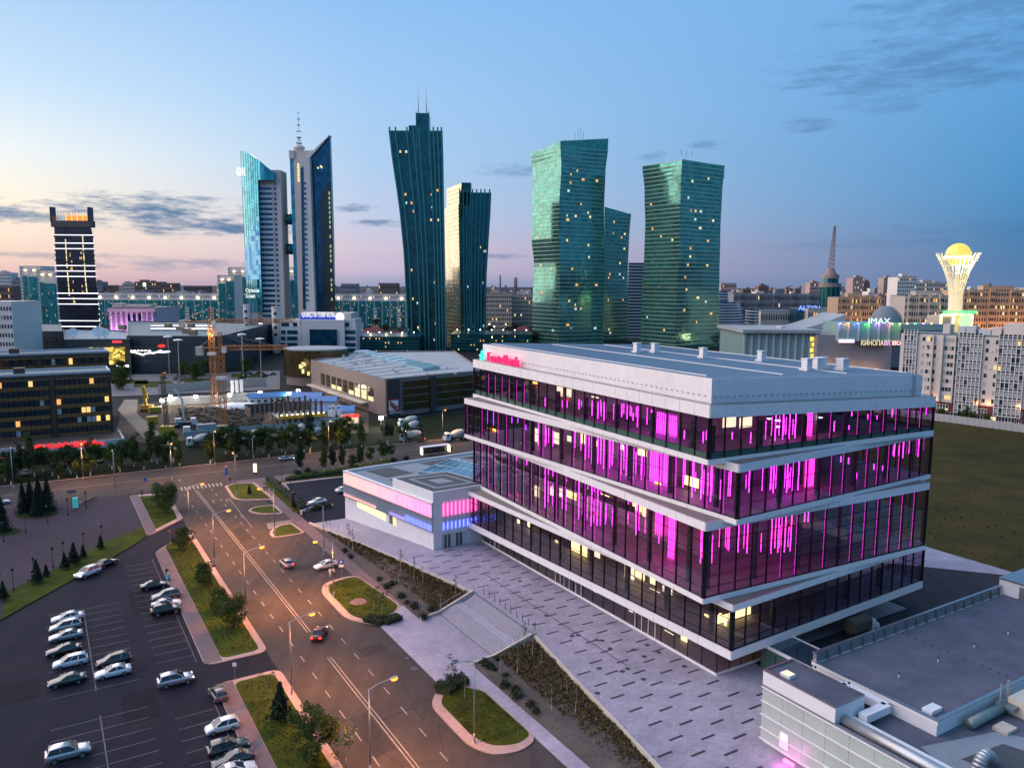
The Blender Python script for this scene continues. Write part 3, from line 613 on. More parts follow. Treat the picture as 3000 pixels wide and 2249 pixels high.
# attic and roof, set back from the edge
_,cr,_=faces('A',-1.35); an=RECT['A'][4]; dirb=Vector((math.cos(an),math.sin(an),0)); dza=lambda p:(p-cr[0]).dot(dirb)*TILT/42
zt=37.15; mb=MB(); mb.prism([tuple(p[:2]) for p in cr],[34.2+dza(p) for p in cr],[zt+dza(p) for p in cr]); mb.build('attic_wall',m_fasc,bank)
_,cr3,_=faces('A',-.1); mb=MB(); mb.prism([tuple(p[:2]) for p in cr3],[34.1+dza(p) for p in cr3],[34.25+dza(p) for p in cr3]); mb.build('roof_ledge',m_rail,bank)
_,cr2,_=faces('A',-1.5); mb=MB(); mid=(cr2[0]+cr2[1]+cr2[2]+cr2[3])/4
mb.prism([tuple(p[:2]) for p in cr2],[zt-.02+dza(p) for p in cr2],[zt+.05+dza(p) for p in cr2]); rf=mb.build('roof',m_roof,bank)
U=(cr2[1]-cr2[0]); V_=(cr2[3]-cr2[0])
def RP(u,v,h=0): p=cr2[0]+U*u+V_*v; return Vector((p.x,p.y,zt+.05+dza(p)+h))
mb=MB()
for i in range(1,56): mb.bar(RP(.005,i/56),RP(.995,i/56),.05,.07)
mb.build('standing_seam',m_roof,rf,kind='stuff')
mb=MB()
for u in (.02,.35,.66,.985):
    mb.bar(RP(u,.03,.12),RP(u,.97,.12),.10,.12)
mb.bar(RP(.02,.985,.12),RP(.98,.985,.12),.10,.12); mb.build('snow_guard',mat('white_metal',(.7,.7,.72),.4,metal=.3,var=.05),rf)
wv2=MATS['white_metal']
for u,v,s_ in ((.50,.66,1.0),(.60,.66,1.0),(.62,.47,.95),(.78,.36,.95),(.62,.12,1.05),(.70,.135,1.15),(.76,.155,1.15),(.80,.115,1.25)):
    p=RP(u,v); mb=MB().box(-s_/2-.2,s_/2+.2,-s_/2-.2,s_/2+.2,-.1,.35).box(-s_/2,s_/2,-s_/2,s_/2,.35,1.6); k_=mb.build('roof_vent',wv2,rf,loc=p,rz=an)
    MB().box(-s_/2-.1,s_/2+.1,-s_/2-.1,s_/2+.1,1.6,1.74).build('vent_cap',wv2,k_)
mb=MB()
for i in range(46):
    p=cr[3].lerp(cr[0],(i+14)/60) if i else cr[3]; 
    o_=Vector((-math.cos(an),-math.sin(an),0)); mb.tube(p+Vector((0,0,35.0+dza(p))),p+o_*.18+Vector((0,0,35.0+dza(p))),.07,n=5)
for i in range(38):
    p=cr[0].lerp(cr[1],(i+.5)/38); o_=Vector((math.sin(an),-math.cos(an),0)); mb.tube(p+Vector((0,0,35.0+dza(p))),p+o_*.18+Vector((0,0,35.0+dza(p))),.07,n=5)
mb.build('wall_anchors',m_rail,bank,kind='stuff')
mb=MB(); p=cr[0].lerp(cr[1],.945)
for s_ in (0,.45): q=p+dirb*s_+Vector((math.sin(an),-math.cos(an),0))*.15; mb.bar(q+Vector((0,0,34.2+dza(q))),q+Vector((0,0,zt+1.0+dza(q))),.05)
for i in range(12): q=p+Vector((math.sin(an),-math.cos(an),0))*.15; z_=34.4+dza(q)+i*.28; mb.bar(q+Vector((0,0,z_)),q+dirb*.45+Vector((0,0,z_)),.03)
mb.build('roof_ladder',m_rail,bank)
# sign: letters and the curled emblem in front of the attic
sgn=thing('roof_sign','glowing pink roof sign reading ForteBank with a curled teal emblem','sign',loc=O,rz=TH)
def on_left(x,y,off):           # photo point -> place on the attic's left face, pushed outwards
    best=None; n=Vector((-math.cos(an),-math.sin(an),0)); c0=cr[3]+n*off
    d=ray(x,y); nw=BX*n.x+AX*n.y; cw=W(c0.x,c0.y,0); t=(cw-EYE).dot(nw)/d.dot(nw); p=EYE+d*t; return LOC(p)
zq=lambda x,y:(1380+x/7.37,990+y/7.37)
pF=on_left(*zq(352,492),.9); pK=on_left(*zq(1030,600),.9); pT=on_left(*zq(352,300),.9)
wid=(pK-pF).length; hgt=pT.z-pF.z
tx=text('sign_letters','ForteBank',1.0,.0,m_pink); bbx=[v.co.x for v in tx.data.vertices]; w0=max(bbx)-min(bbx); h0=max(v.co.y for v in tx.data.vertices)
bpy.data.objects.remove(tx)
cap=hgt/h0*1.0
tx=text('sign_letters','ForteBank',cap,.22,m_pink,sgn,mw=upright((pF.x,pF.y,pF.z),an-math.pi/2),bold=.0,sx=wid/(w0*cap))
# emblem: two opposed curls
def curl(cx,cy,r0,r1,t0,t1,n=22): return [(cx+(r0+(r1-r0)*i/n)*math.cos(t0+(t1-t0)*i/n),cy+(r0+(r1-r0)*i/n)*math.sin(t0+(t1-t0)*i/n)) for i in range(n+1)]
e0=on_left(*zq(240,510),.9); e1=on_left(*zq(240,235),.9); hE=e1.z-e0.z
mb=MB(); dl_=Vector((math.sin(an),-math.cos(an),0))
for pts in (curl(0.05,.70,.06,.25,R(-60),R(330)),curl(-.10,.27,.06,.24,R(120),R(-255)),[(-.42,.50),(-.3,.46),(-.12,.50),(.1,.46),(.28,.44),(.40,.52)]):
    L_=[e0+dl_*(u*hE)+Vector((0,0,v*hE)) for u,v in pts]
    for p,q in zip(L_[:-1],L_[1:]): mb.tube(p,q,.10*hE/2.2*1.7,n=6)
mb.build('emblem',m_teal,sgn)
mb=MB()
for i in range(9): p=pF.lerp(pK,(i+.5)/9); mb.bar(Vector((p.x,p.y,34.2)),Vector((p.x,p.y,pF.z+.1)),.06)
mb.build('sign_support',m_rail,sgn)
# ================= the annex with its fins of coloured light =================
m_panel=mat('white_facade_panel',(.70,.70,.72),.5,vs=.5,var=.06); m_fin=mat('frosted_glass_fin',(.55,.60,.64),.25,spec=.6,var=.1)
m_back=mat('fin_backing_panel',(.62,.63,.66),.6,var=.05); m_darkback=mat('fin_dark_backing',(.20,.21,.24),.6,var=.1)
ledpal=[emis('salmon_led_%d'%i,c,3.2) for i,c in enumerate([(1,.40,.34),(1,.38,.37),(1,.34,.40),(1,.28,.43),(1,.22,.45)])]
m_hotpink=emis('hot_pink_led',(1,.10,.42),3.6); m_blue=emis('blue_led',(.12,.16,1),4.0); m_lilac=emis('lilac_led',(.42,.26,1),2.4)
m_roofd=mat('dark_roof_felt',(.055,.065,.075),.85,vs=.6,var=.3); m_roofp=mat('pale_roof_felt',(.20,.235,.27),.85,vs=.6,var=.2)
nN=G(1270,1611,0); aN=LOC(nN)
zT=HITA(1267,1474,aN.y)[1]; zB=HITA(1267,1442,aN.y)[1]
cL=G(1009,1378,zT)
dv=(nN-cL); dv.z=0; LEN=dv.length; phi=math.atan2(dv.y,dv.x)
# local frame: x from far left end to near corner, y into the building
annex=thing('annex_building','low white annex whose vertical glass fins glow pink and blue','building',loc=(cL.x,cL.y,0),rz=phi)
def AL(p): d=Vector(p)-Vector((cL.x,cL.y,0)); c,s=math.cos(phi),math.sin(phi); return Vector((d.x*c+d.y*s,-d.x*s+d.y*c,p[2]))
nR=AL(W(2.0,60.3)); bk=AL(G(1386,1323,zT)); bk2=AL(W(34,72)); 
foot=[(0,0),(LEN,0),(nR.x,nR.y),(bk2.x,bk2.y),(bk.x,bk.y)]
MB().prism([(.12,.12),(LEN-.12,.12),(nR.x,nR.y+.12),(bk2.x,bk2.y),(bk.x,bk.y-.12)],RZ-.3,zT-.55).build('main_wall',m_back,annex)
z1r,z2r=zT-2.75,zT-5.35
# sloping white base and panels
MB().prism([(0,0),(LEN,0),(LEN,.12),(0,.12)],[RZ-.2,-.05,-.05,RZ-.2],[2.2,.9,.9,2.2]).build('base_wall',m_panel,annex)
n=26
for i in range(n):
    x0,x1=LEN*i/n,LEN*(i+1)/n; lit=4<=i<13; m__=emis('lit_glazing',(1,.93,.45),1.0) if lit else (m_span if 14<=i<16 else m_panel)
    if i==15: m__=emis('lit_glazing2',(1,.85,.35),.8)
    b0=2.2-1.3*(i/n)+.02; b1=2.2-1.3*((i+1)/n)+.02
    MB().hexa([(x0+.02,.03,b0),(x1-.02,.03,b1),(x1-.02,.15,b1),(x0+.02,.15,b0),(x0+.02,.03,z2r-.08),(x1-.02,.03,z2r-.08),(x1-.02,.15,z2r-.08),(x0+.02,.15,z2r-.08)]).build('window_pane' if lit or 14<=i<16 else 'facade_panel',m__,annex)
for z in (zT-.02,z1r,z2r): MB().box(-.25,LEN+.05,-.42,.1,z-.07,z).build('ledge',m_rail,annex)
MB().box(0,LEN,-.45,.3,zT-.02,zT+.1).prism([(bk.x,bk.y),(bk.x,bk.y-.4),(bk2.x,bk2.y-.4),(bk2.x,bk2.y)],zT-.5,zT+.15).prism([(0,.3),(.4,.3),(bk.x+.4,bk.y),(bk.x,bk.y)],zT-.5,zT+.12).build('roof_coping',m_fasc,annex)
fin=MB().box(-.025,.025,-.36,.1,0,2.6).mesh('fin',m_fin); tube=MB().tube((0,-.2,.05),(0,-.2,2.5),.075,n=6).mesh('led_tube',ledpal[0]); tubes=MB().tube((0,-.2,.05),(0,-.2,1.1),.065,n=6).mesh('led_tube',m_blue)
nf=74
for i in range(nf+1):
    x=.1+(LEN-.2)*i/nf
    obj('fin',fin,annex,loc=(x,0,z1r)); obj('fin',fin,annex,loc=(x,0,z2r))
    if i<nf:
        xm=x+.5*(LEN-.2)/nf
        o_=obj('led_tube',tube,annex,loc=(xm,0,z1r)); o_.material_slots[0].link='OBJECT'; o_.material_slots[0].material=ledpal[min(4,int(i/nf*5))]
        if i<30 or i>40:
            o_=obj('led_tube',tubes,annex,loc=(xm,0,z2r)); o_.material_slots[0].link='OBJECT'; o_.material_slots[0].material=ledpal[0] if i<32 else (m_lilac if i<54 else m_blue)
            o_.scale=(1,1,.5 if i<32 else (.55 if i<54 else 1.1))
MB().box(LEN*.17,LEN*.62,.01,.1,z2r,z1r-.1).build('dark_backing',m_darkback,annex)
# near face
fx=lambda t,off=0:Vector((LEN,0,0)).lerp(Vector((nR.x,nR.y,0)),t)
dn=(Vector((nR.x,nR.y,0))-Vector((LEN,0,0))); LN=dn.length; dn.normalize(); pn=math.atan2(dn.y,dn.x)
for i in range(7):
    for z0,z1 in ((0,2.6),(2.6,5.2),(5.2,zT-.2)):
        if 1<=i<=3 and z0==0: continue
        p=fx(i/7); obj('facade_panel',boxmesh('facade_panel',LN/7-.03,.06,z1-z0-.03,m_panel),annex,loc=(p.x,p.y,z0),rz=pn)
for i in range(2):
    p=fx((1.2+i*1.4)/7); MB().box(0,1.55,-.05,.0,.0,2.45).build('glass_door',m_span,annex,loc=(p.x,p.y,0),rz=pn); MB().box(.72,.82,-.09,-.04,0,2.45).box(0,.08,-.09,-.04,0,2.45).box(1.47,1.55,-.09,-.04,0,2.45).build('door_frame',m_fasc,annex,loc=(p.x,p.y,0),rz=pn)
for i in range(19):
    t=.13+.62*i/18; p=fx(t)-Vector((-dn.y,dn.x,0))*.08
    if i%2==0: obj('fin',fin,annex,loc=(p.x,p.y,z1r),rz=pn); obj('fin',fin,annex,loc=(p.x,p.y,z2r),rz=pn)
    else:
        o_=obj('led_tube',tube,annex,loc=(p.x,p.y,z1r),rz=pn); o_.material_slots[0].link='OBJECT'; o_.material_slots[0].material=m_hotpink
        o_=obj('led_tube',tubes,annex,loc=(p.x,p.y,z2r),rz=pn); o_.scale=(1,1,1.3)
# roof box with concentric felt bands
x_=AL(G(1145,1401,zB)); b0=Vector((x_.x,.0,0)); b1=Vector((LEN,0,0)); b2=Vector((nR.x,nR.y,0)); kk=AL(G(1310,1380,zB)); b3=Vector((kk.x,max(kk.y,9.5),0))
box=[b0,b1,b2,b3]; MB().prism([tuple(p[:2]) for p in box],zT-.6,zB).build('roof_box',m_panel,annex)
ctr=sum(box,Vector())/4
for i,(s_,m__) in enumerate(((.95,m_roofd),(.68,m_roofp),(.56,m_roofd),(.26,m_roofp))):
    MB().prism([tuple((ctr+(p-ctr)*s_)[:2]) for p in box],zB,zB+.02+.012*i).build('roof_felt_band',m__,annex)
MB().prism([(.4,.4),(LEN-.2,.4),(nR.x,nR.y+.4),(bk2.x,bk2.y-.5),(bk.x+.3,bk.y-.5)],zT-.56,zT-.35).build('flat_roof',m_roofp,annex)
for u0,u1,v0,v1 in ((.05,.3,.12,.3),(.35,.55,.1,.2),(.06,.5,.5,.75),(.1,.3,.8,.93),(.55,.8,.62,.9)):
    P=lambda u,v:Vector((bk.x*v,bk.y*v,0))+Vector((LEN*u+ (bk2.x-bk.x-LEN)*u*v,0,0))+Vector((0,(bk2.y-bk.y)*u*v,0))
    q=[P(u0,v0),P(u1,v0),P(u1,v1),P(u0,v1)]; MB().prism([tuple(p[:2]) for p in q],zT-.36,zT-.33).build('roof_felt_band',m_roofd,annex)
sk_=[AL(G(*p,zT+.2)) for p in ((1226,1381),(1320,1352),(1420,1372),(1390,1398))]; ap=AL(G(1330,1355,zT+1.2))
mb=MB(); q=[Vector((p.x,p.y,zT-.3)) for p in sk_]; top=[v+Vector((0,0,1.2 if i in (1,2) else .5)) for i,v in enumerate(q)]
mb.hexa([*q,*top]); mb.build('skylight',mat('blue_skylight_glass',(.10,.25,.33),.12,spec=.8,metal=.4,var=.1),annex)
mb=MB()
for i in range(7): mb.bar(top[0].lerp(top[3],i/6)+Vector((0,0,.03)),top[1].lerp(top[2],i/6)+Vector((0,0,.03)),.09)
for i in range(3): mb.bar(top[0].lerp(top[1],i/2)+Vector((0,0,.03)),top[3].lerp(top[2],i/2)+Vector((0,0,.03)),.09)
mb.build('skylight_bars',wv2,annex)
# ================= low service building on the right =================
m_chan=mat('channel_glass',(.40,.46,.42),.35,spec=.5,vs=2.5,var=.10); m_rfelt=mat('stained_roof_felt',(.115,.135,.185),.85,spec=.12,vs=.3,var=.5,v2=(.135,.145,.19))
m_galv=mat('galvanised_duct',(.42,.45,.48),.45,metal=.75,vs=1,var=.12); m_tealmetal=mat('weathered_steel',(.16,.22,.23),.5,metal=.5,vs=1.5,var=.3)
low=thing('service_building','low pale service building with a stained flat roof and silver ducts','building',loc=O,rz=TH)
MB().box(-6.3,60,-60,-13,-.2,5.5).build('main_wall',m_panel,low)
MB().box(-6.45,60,-60.1,-12.95,5.5,5.62).build('lower_roof',m_rfelt,low)
for i in range(16):
    a1=-12.8-i*2.6; a0=a1-2.57; 
    for j,(z0,z1) in enumerate(((.55,1.7),(1.75,3.2),(3.25,4.7),(4.75,6.2))):
        lit=(j==0 and 3<=i<=9) or (j==1 and 5<=i<=8)
        mm=emis('backlit_channel_glass',(1,.93,.62),.42 if j==1 else .55) if lit and i%3!=1 else m_chan
        MB().box(-6.62,-6.5,a0,a1,z0,z1).build('glass_panel',mm,low)
for z in (.5,1.7,3.2,4.7,6.2): MB().box(-6.75,-6.6,-55,-12.7,z,z+.07).build('facade_rail',m_fasc,low)
MB().box(-6.6,-6.3,-55,-12.75,6.27,6.5).build('wing_coping',m_rail,low)
MB().box(-6.58,-2.1,-21.5,-12.75,6.3,8.05).build('stair_tower',m_panel,low)
MB().box(-6.62,-6.3,-21.5,-12.75,8.0,8.2).box(-2.4,-2.1,-21.5,-12.75,8.0,8.2).box(-6.3,-2.4,-13.05,-12.75,8.0,8.2).box(-6.3,-2.4,-21.5,-21.2,8.0,8.2).build('tower_coping',m_rail,low)
MB().box(-6.28,-2.42,-21.18,-13.07,8.04,8.07).build('tower_roof',m_rfelt,low)
MB().box(-6.0,-5.0,-15.6,-14.4,8.07,8.4).build('hatch',m_panel,low); MB().box(-5.9,-5.1,-15.4,-14.6,8.4,8.44).build('hatch_light',emis('hatch_glow',(1,.8,.25),2),low)
MB().box(-6.7,-6.62,-16.4,-15.3,.9,2.6).build('window_frame',m_fasc,low); MB().box(-6.74,-6.7,-16.15,-15.55,1.9,2.45).build('lit_window',m_room,low)
pl_=bpy.data.lights.new('pink_washer_glow','POINT'); pl_.energy=70; pl_.color=(1,.12,.75); pl_.shadow_soft_size=.2; po_=bpy.data.objects.new('pink_washer_glow',pl_); COL.objects.link(po_); po_.parent=low; po_.location=(-8.3,-17,.7); MB().box(-.15,.15,-.6,.6,0,.25).build('pink_washer',m_hotpink,low,loc=(-7.2,-17,.05))
# main hall roof with parapet
MB().box(1.1,52,-27,-13.0,5.6,6.85).build('hall_wall',m_panel,low); MB().box(1.3,52,-26.8,-13.2,6.85,6.9).build('hall_roof',m_rfelt,low)
MB().box(1.0,1.35,-27.1,-12.9,6.8,7.2).box(1.35,52,-27.1,-26.75,6.8,7.2).build('hall_parapet',m_panel,low)
MB().box(.95,1.4,-27.15,-12.85,7.2,7.26).box(1.4,52,-27.15,-26.7,7.2,7.26).build('parapet_cap',m_rail,low)
for i in range(18): MB().box(1.4+i*2.1,1.4+i*2.1+2.0,-13.0,-12.85,6.85,8.0).build('fence_panel',mat('grey_green_sheet',(.22,.25,.26),.5,metal=.4),low)
MB().box(1.3,40,-13.02,-12.7,8.0,8.1).build('fence_cap',m_rail,low)
for i in range(19): MB().box(1.33+i*2.1,1.42+i*2.1,-13.25,-12.8,6.85,8.0).build('fence_post',m_rail,low)
for x,y in ((703,970),(945,1090),(1310,940),(1592,830),(1853,727),(2098,632)):
    p=GL(2100+x/2.458,1600+y/2.458,6.95); MB().tube((0,0,0),(0,0,.45),.07,n=8).build('roof_pipe',wv2,low,loc=(p.x,p.y,6.9 if p.x>1.2 else 8.06)); MB().tube((0,0,0),(0,0,.12),.14,n=8).build('pipe_cowl',m_dstrip,low,loc=(p.x,p.y,7.35 if p.x>1.2 else 8.5))
for i in range(14):
    p=GL(2100+(1370+i*60)/2.458,1600+(640+i*24)/2.458,6.95); MB().lathe([(.09,0),(.06,.12)],6).build('roof_anchor',m_dstrip,low,loc=(p.x,p.y,6.9))
p=GL(2100+1550/2.458,1600+1170/2.458,7.1); MB().box(-.9,.9,-.5,.5,-.25,.2).build('roof_hatch',m_panel,low,loc=(p.x,p.y,7.1))
# upper block at the back right with a door
MB().box(40,60,-30,-12.6,5.6,8.9).build('plant_room',m_panel,low); MB().box(39.9,60,-30.1,-12.5,8.9,9.1).build('plant_room_roof',m_rail,low); MB().box(39.9,40,-16.2,-15.2,6.9,8.6).build('plant_room_door',m_tealmetal,low)
# ducts
def duct(pts,r,name,m__,n=12,rect=None):
    mb=MB()
    for p,q in zip(pts[:-1],pts[1:]):
        if rect: mb.bar(p,q,rect[0],rect[1])
        else: mb.tube(p,q,r,n=n)
    return mb.build(name,m__,low,smooth=not rect)
duct([(-5.3,-21.6,6.5),(-5.3,-36,6.5),(-3.5,-38.5,6.3)],.55,'round_duct',m_galv); duct([(-4.2,-21,6.3),(-4.2,-38,6.3)],0,'cable_tray',m_panel,rect=(1.1,.25))
duct([(-2.05,-17.5,6.6),(.2,-17.5,6.6),(.2,-22.4,6.6),(-3.6,-22.4,6.6)],0,'square_duct',m_panel,rect=(.9,.8))
q0=GL(2100+1760/2.458,1600+1270/2.458,6.0); duct([(q0.x,q0.y-.8,6.3),(q0.x+6.5,q0.y-.8,6.3)],.5,'round_duct',m_tealmetal)
MB().box(q0.x+5.6,q0.x+8.0,q0.y-2.0,q0.y-.2,6.4,6.7).build('duct_hood',m_tealmetal,low)
for dx in (6.0,7.4): MB().tube((q0.x+dx,q0.y-.5,6.5),(q0.x+dx,q0.y-.5,8.6),.16 if dx>7 else .1,n=8).build('flue',m_galv,low)
MB().box(q0.x+2.2,q0.x+4.0,q0.y-3.2,q0.y-1.8,5.62,5.95).build('duct_plinth',m_conc,low)
mb=MB(); c_=GL(2100+1880/2.458,1600+1545/2.458,6.0)
for i in range(10):
    a0,a1=math.pi*i/10*.9,math.pi*(i+1)/10*.9; f=lambda a:(c_.x-1.0*math.cos(a)*1.1,c_.y-.6,5.6+1.1*math.sin(a)+.2)
    mb.tube(f(a0),f(a1),.55,n=10)
mb.build('elbow_duct',m_galv,low,smooth=True)
p=GL(2100+2190/2.458,1600+1150/2.458,6.6); MB().box(-.9,3,-1.1,1.0,-1,.7).build('air_unit',mat('cream_unit',(.55,.52,.42),.5),low,loc=(p.x+.4,p.y,6.6))
ro=[GL(2100+x/2.458,1600+y/2.458,5.64) for x,y in ((1470,1440),(2020,1330),(2400,1420),(2400,1600),(1700,1640))]
MB().prism([(p.x,p.y) for p in ro],5.62,5.64).build('roof_felt_band',m_roofp,low)
ro=[GL(2100+x/2.458,1600+y/2.458,5.65) for x,y in ((1760,1530),(2060,1420),(2500,1560),(2200,1700))]
MB().prism([(p.x,p.y) for p in ro],5.64,5.66).build('roof_felt_band',m_roofd,low)
# glazed link and the parked canvas truck stand in the yard behind
lk=thing('glazed_link','dark glass passage roof between the bank and the service building','canopy',loc=O,rz=TH)
MB().box(6.5,11.5,-12.7,-1.0,2.9,3.1).build('roof',mat('dark_glass_roof',(.03,.05,.07),.1,spec=.8,var=0),lk); MB().box(6.4,6.6,-12.7,-1.0,2.85,3.2).box(11.4,11.6,-12.7,-1.0,2.85,3.2).build('edge_beam',m_fasc,lk)
for i in range(5): MB().box(6.5,6.56,-12.7+i*2.3,-10.5+i*2.3,0,2.85).build('pane',m_span,lk)

lw=thing('low_plaza_wall','low white parapet at the plaza end below the service building','wall',loc=O,rz=TH); MB().box(-13.2,-12.7,-40,-22,0,.9).build('wall',m_panel,lw); MB().box(-13.25,-12.65,-40.05,-21.95,.9,.98).build('coping',m_fasc,lw)
# ================= vegetation =================
def leafmat(name,c0,c1,c2=None):
    M=bpy.data.materials.new(name); M.use_nodes=True; t=NT(M.node_tree); b=t.N['Principled BSDF']
    oi=t.n('ObjectInfo'); n=t.noise(t.n('TexCoord').outputs['Object'],1.1,4,.7); n2=t.noise(t.n('TexCoord').outputs['Object'],9,1)
    f=t.rng(t.m('ADD',t.m('MULTIPLY',n,.65),t.m('MULTIPLY',n2,.35)),.33,.67)
    c=t.mix(f,c0,c1); c=t.mix(t.m('MULTIPLY',oi.outputs['Random'],.5),c,c2 or tuple(x*.6 for x in c0))
    t.put(b.inputs['Base Color'],c); b.inputs['Roughness'].default_value=.75; b.inputs['Specular IOR Level'].default_value=.2
    return M
m_leaf=leafmat('leaf_green',(.038,.066,.014),(.095,.135,.028)); m_leafd=leafmat('leaf_dark',(.022,.042,.016),(.050,.082,.028)); m_leafy=leafmat('leaf_young',(.06,.10,.015),(.12,.17,.03))
m_needle=leafmat('needle_green',(.012,.028,.016),(.030,.055,.028)); m_brown=leafmat('shrub_brown',(.08,.042,.016),(.19,.10,.036),(.05,.05,.015)); m_shrub=leafmat('shrub_green',(.018,.030,.016),(.045,.065,.03))
m_bark=mat('bark',(.10,.075,.055),.9,vs=6,var=.4); m_lime=mat('whitewashed_bark',(.62,.60,.55),.9,vs=4,var=.15); m_pale=mat('pale_sapling_bark',(.42,.38,.30),.9,vs=5,var=.3)
rg=random.Random(11)
def leaf(mb,p,s,tilt=1.0):
    n=Vector((rg.gauss(0,1),rg.gauss(0,1),rg.gauss(0,1)*.8+.5)).normalized(); u=n.orthogonal().normalized(); v=n.cross(u); a=rg.random()*6.28
    u,v=u*math.cos(a)+v*math.sin(a),v*math.cos(a)-u*math.sin(a); l=s*rg.uniform(.7,1.3); w_=l*.55
    mb.add([p-u*l*.5,p+v*w_*.5,p+u*l*.5,p-v*w_*.5],[(0,1,2,3)])
def crown_blobs(blobs,n,s):
    mb=MB(); tot=sum(r[3]**2 for r in blobs)
    for x,y,z,r,*sq in blobs:
        k=sq[0] if sq else .85
        for i in range(int(n*r*r/tot)):
            d=Vector((rg.gauss(0,1),rg.gauss(0,1),rg.gauss(0,1))).normalized(); q=rg.random()**.38
            leaf(mb,Vector((x+d.x*r*q,y+d.y*r*q,z+d.z*r*q*k)),s)
    return mb
def branchy(h,r,limbs,m,zs=.35,spread=1.5,lean=0):
    mb=MB(); pts=[Vector((lean*t*t,0,h*t)) for t in (0,.25,.5,.75,1)]
    for i in range(4): mb.tube(pts[i],pts[i+1],r*(1-.22*i),r*(1-.22*(i+1)),n=6)
    for i in range(limbs):
        t=rg.uniform(zs,.95); a=i*2.4+rg.random(); b=Vector((lean*t*t,0,h*t)); e=b+Vector((math.cos(a)*spread*(1.1-t*.6),math.sin(a)*spread*(1.1-t*.6),spread*.75)); mb.tube(b,e,r*.45*(1-t*.5),r*.12,n=5)
    return mb
PROTO={}
def proto(key,name,trunk,mt,crown,mc,lime=0):
    PROTO[key]=(name,trunk.mesh('trunk',mt,True),crown.mesh('crown',mc) if crown else None,MB().tube((0,0,0),(0,0,1.0),lime,lime*.9,n=7).mesh('painted_trunk',m_lime) if lime else None)
def rblobs(n,R_,z,h,br):
    out=[]
    for i in range(n):
        a=rg.random()*6.28; q=math.sqrt(rg.random()); zz=rg.uniform(-1,1); out.append((math.cos(a)*R_*q*math.sqrt(1-zz*zz*.7),math.sin(a)*R_*q*math.sqrt(1-zz*zz*.7),z+zz*h,br*rg.uniform(.6,1.15)))
    return out
for i in range(3): proto('round%d'%i,'broadleaf_tree',branchy(3.6,.16,8,m_bark),m_bark,crown_blobs(rblobs(16,1.9,4.0,1.7,1.0),2100,.36),m_leaf if i!=2 else m_leafd,.17)
for i in range(2): proto('poplar%d'%i,'poplar_tree',branchy(6.8,.15,12,m_bark,.2,.7),m_bark,crown_blobs([(rg.gauss(0,.35),rg.gauss(0,.35),1.7+j*.5,max(.45,1.25-abs(j-5)*.1)) for j in range(13)],1600,.40),m_leaf if i else m_leafd,.16)
proto('bush','bushy_tree',branchy(2.2,.12,8,m_bark,.15,1.2),m_bark,crown_blobs(rblobs(22,1.9,2.2,1.35,.85),2900,.28),m_leaf)
proto('willow','bushy_tree',branchy(4.2,.16,10,m_bark,.15,2.0),m_bark,crown_blobs(rblobs(34,2.5,3.5,2.4,.95),5600,.28),m_leaf)
proto('young','young_tree',branchy(3.4,.05,9,m_pale,.35,.75),m_pale,crown_blobs([(rg.gauss(0,.4),rg.gauss(0,.4),1.6+j*.33,.5) for j in range(8)],230,.24),m_leaf)
proto('sapling','sapling',branchy(3.4,.045,9,m_pale,.45,.32,.08),m_pale,crown_blobs([(rg.gauss(0,.12),rg.gauss(0,.12),2.0+j*.28,.28) for j in range(6)],75,.18),m_leafd)
proto('sapling2','sapling',branchy(2.9,.04,10,m_pale,.4,.4,-.12),m_pale,crown_blobs([(rg.gauss(0,.12),rg.gauss(0,.12),2.1+j*.2,.2) for j in range(4)],22,.16),m_leafd)
def spruce(h,rb,n):
    mb=MB()
    for i in range(n):
        t=rg.random()**1.5; z=.35+t*(h-.35); lay=(z*2.2)%1; r=rb*(1-t)*(.55+.45*(1-lay))*rg.uniform(.25,1.05); a=rg.random()*6.28
        leaf(mb,Vector((r*math.cos(a),r*math.sin(a),z-.12*r)),.34)
    return mb
for i in range(2): proto('spruce%d'%i,'spruce_tree',MB().tube((0,0,0),(0,0,6.0),.14,.02,n=6),m_bark,spruce(6.4,1.75+.3*i,2300),m_needle)
proto('spruces','small_spruce',MB().tube((0,0,0),(0,0,2.4),.07,.01,n=6),m_bark,spruce(2.7,1.0,700),m_needle)
proto('shrub','low_shrub',MB().tube((0,0,0),(0,0,.3),.04,n=5),m_bark,crown_blobs([(rg.gauss(0,.25),rg.gauss(0,.2),.22,.34) for j in range(4)],180,.17),m_shrub)
def plant(key,loc,label,cat,group,sc=1.0,lime=False,rz=None):
    name,tk,cr_,lm=PROTO[key]; t=thing(name,label,cat,loc=loc,rz=rg.random()*6.28 if rz is None else rz,group=group); s_=sc if isinstance(sc,tuple) else (sc,)*3; t.scale=s_
    obj('trunk',tk,t)
    if cr_: obj('crown',cr_,t)
    if lime and lm: obj('painted_trunk',lm,t)
    return t
PX=lambda z,x,y,zz=RZ:G(z[0]+x/z[2],z[1]+y/z[2],zz)
q1=(0,1250,2.764); q2=(0,1650,2.764); q3=(700,1250,2.764); q4=(700,1650,2.764); q7=(1400,1500,2.764); q8=(2100,1600,2.458)
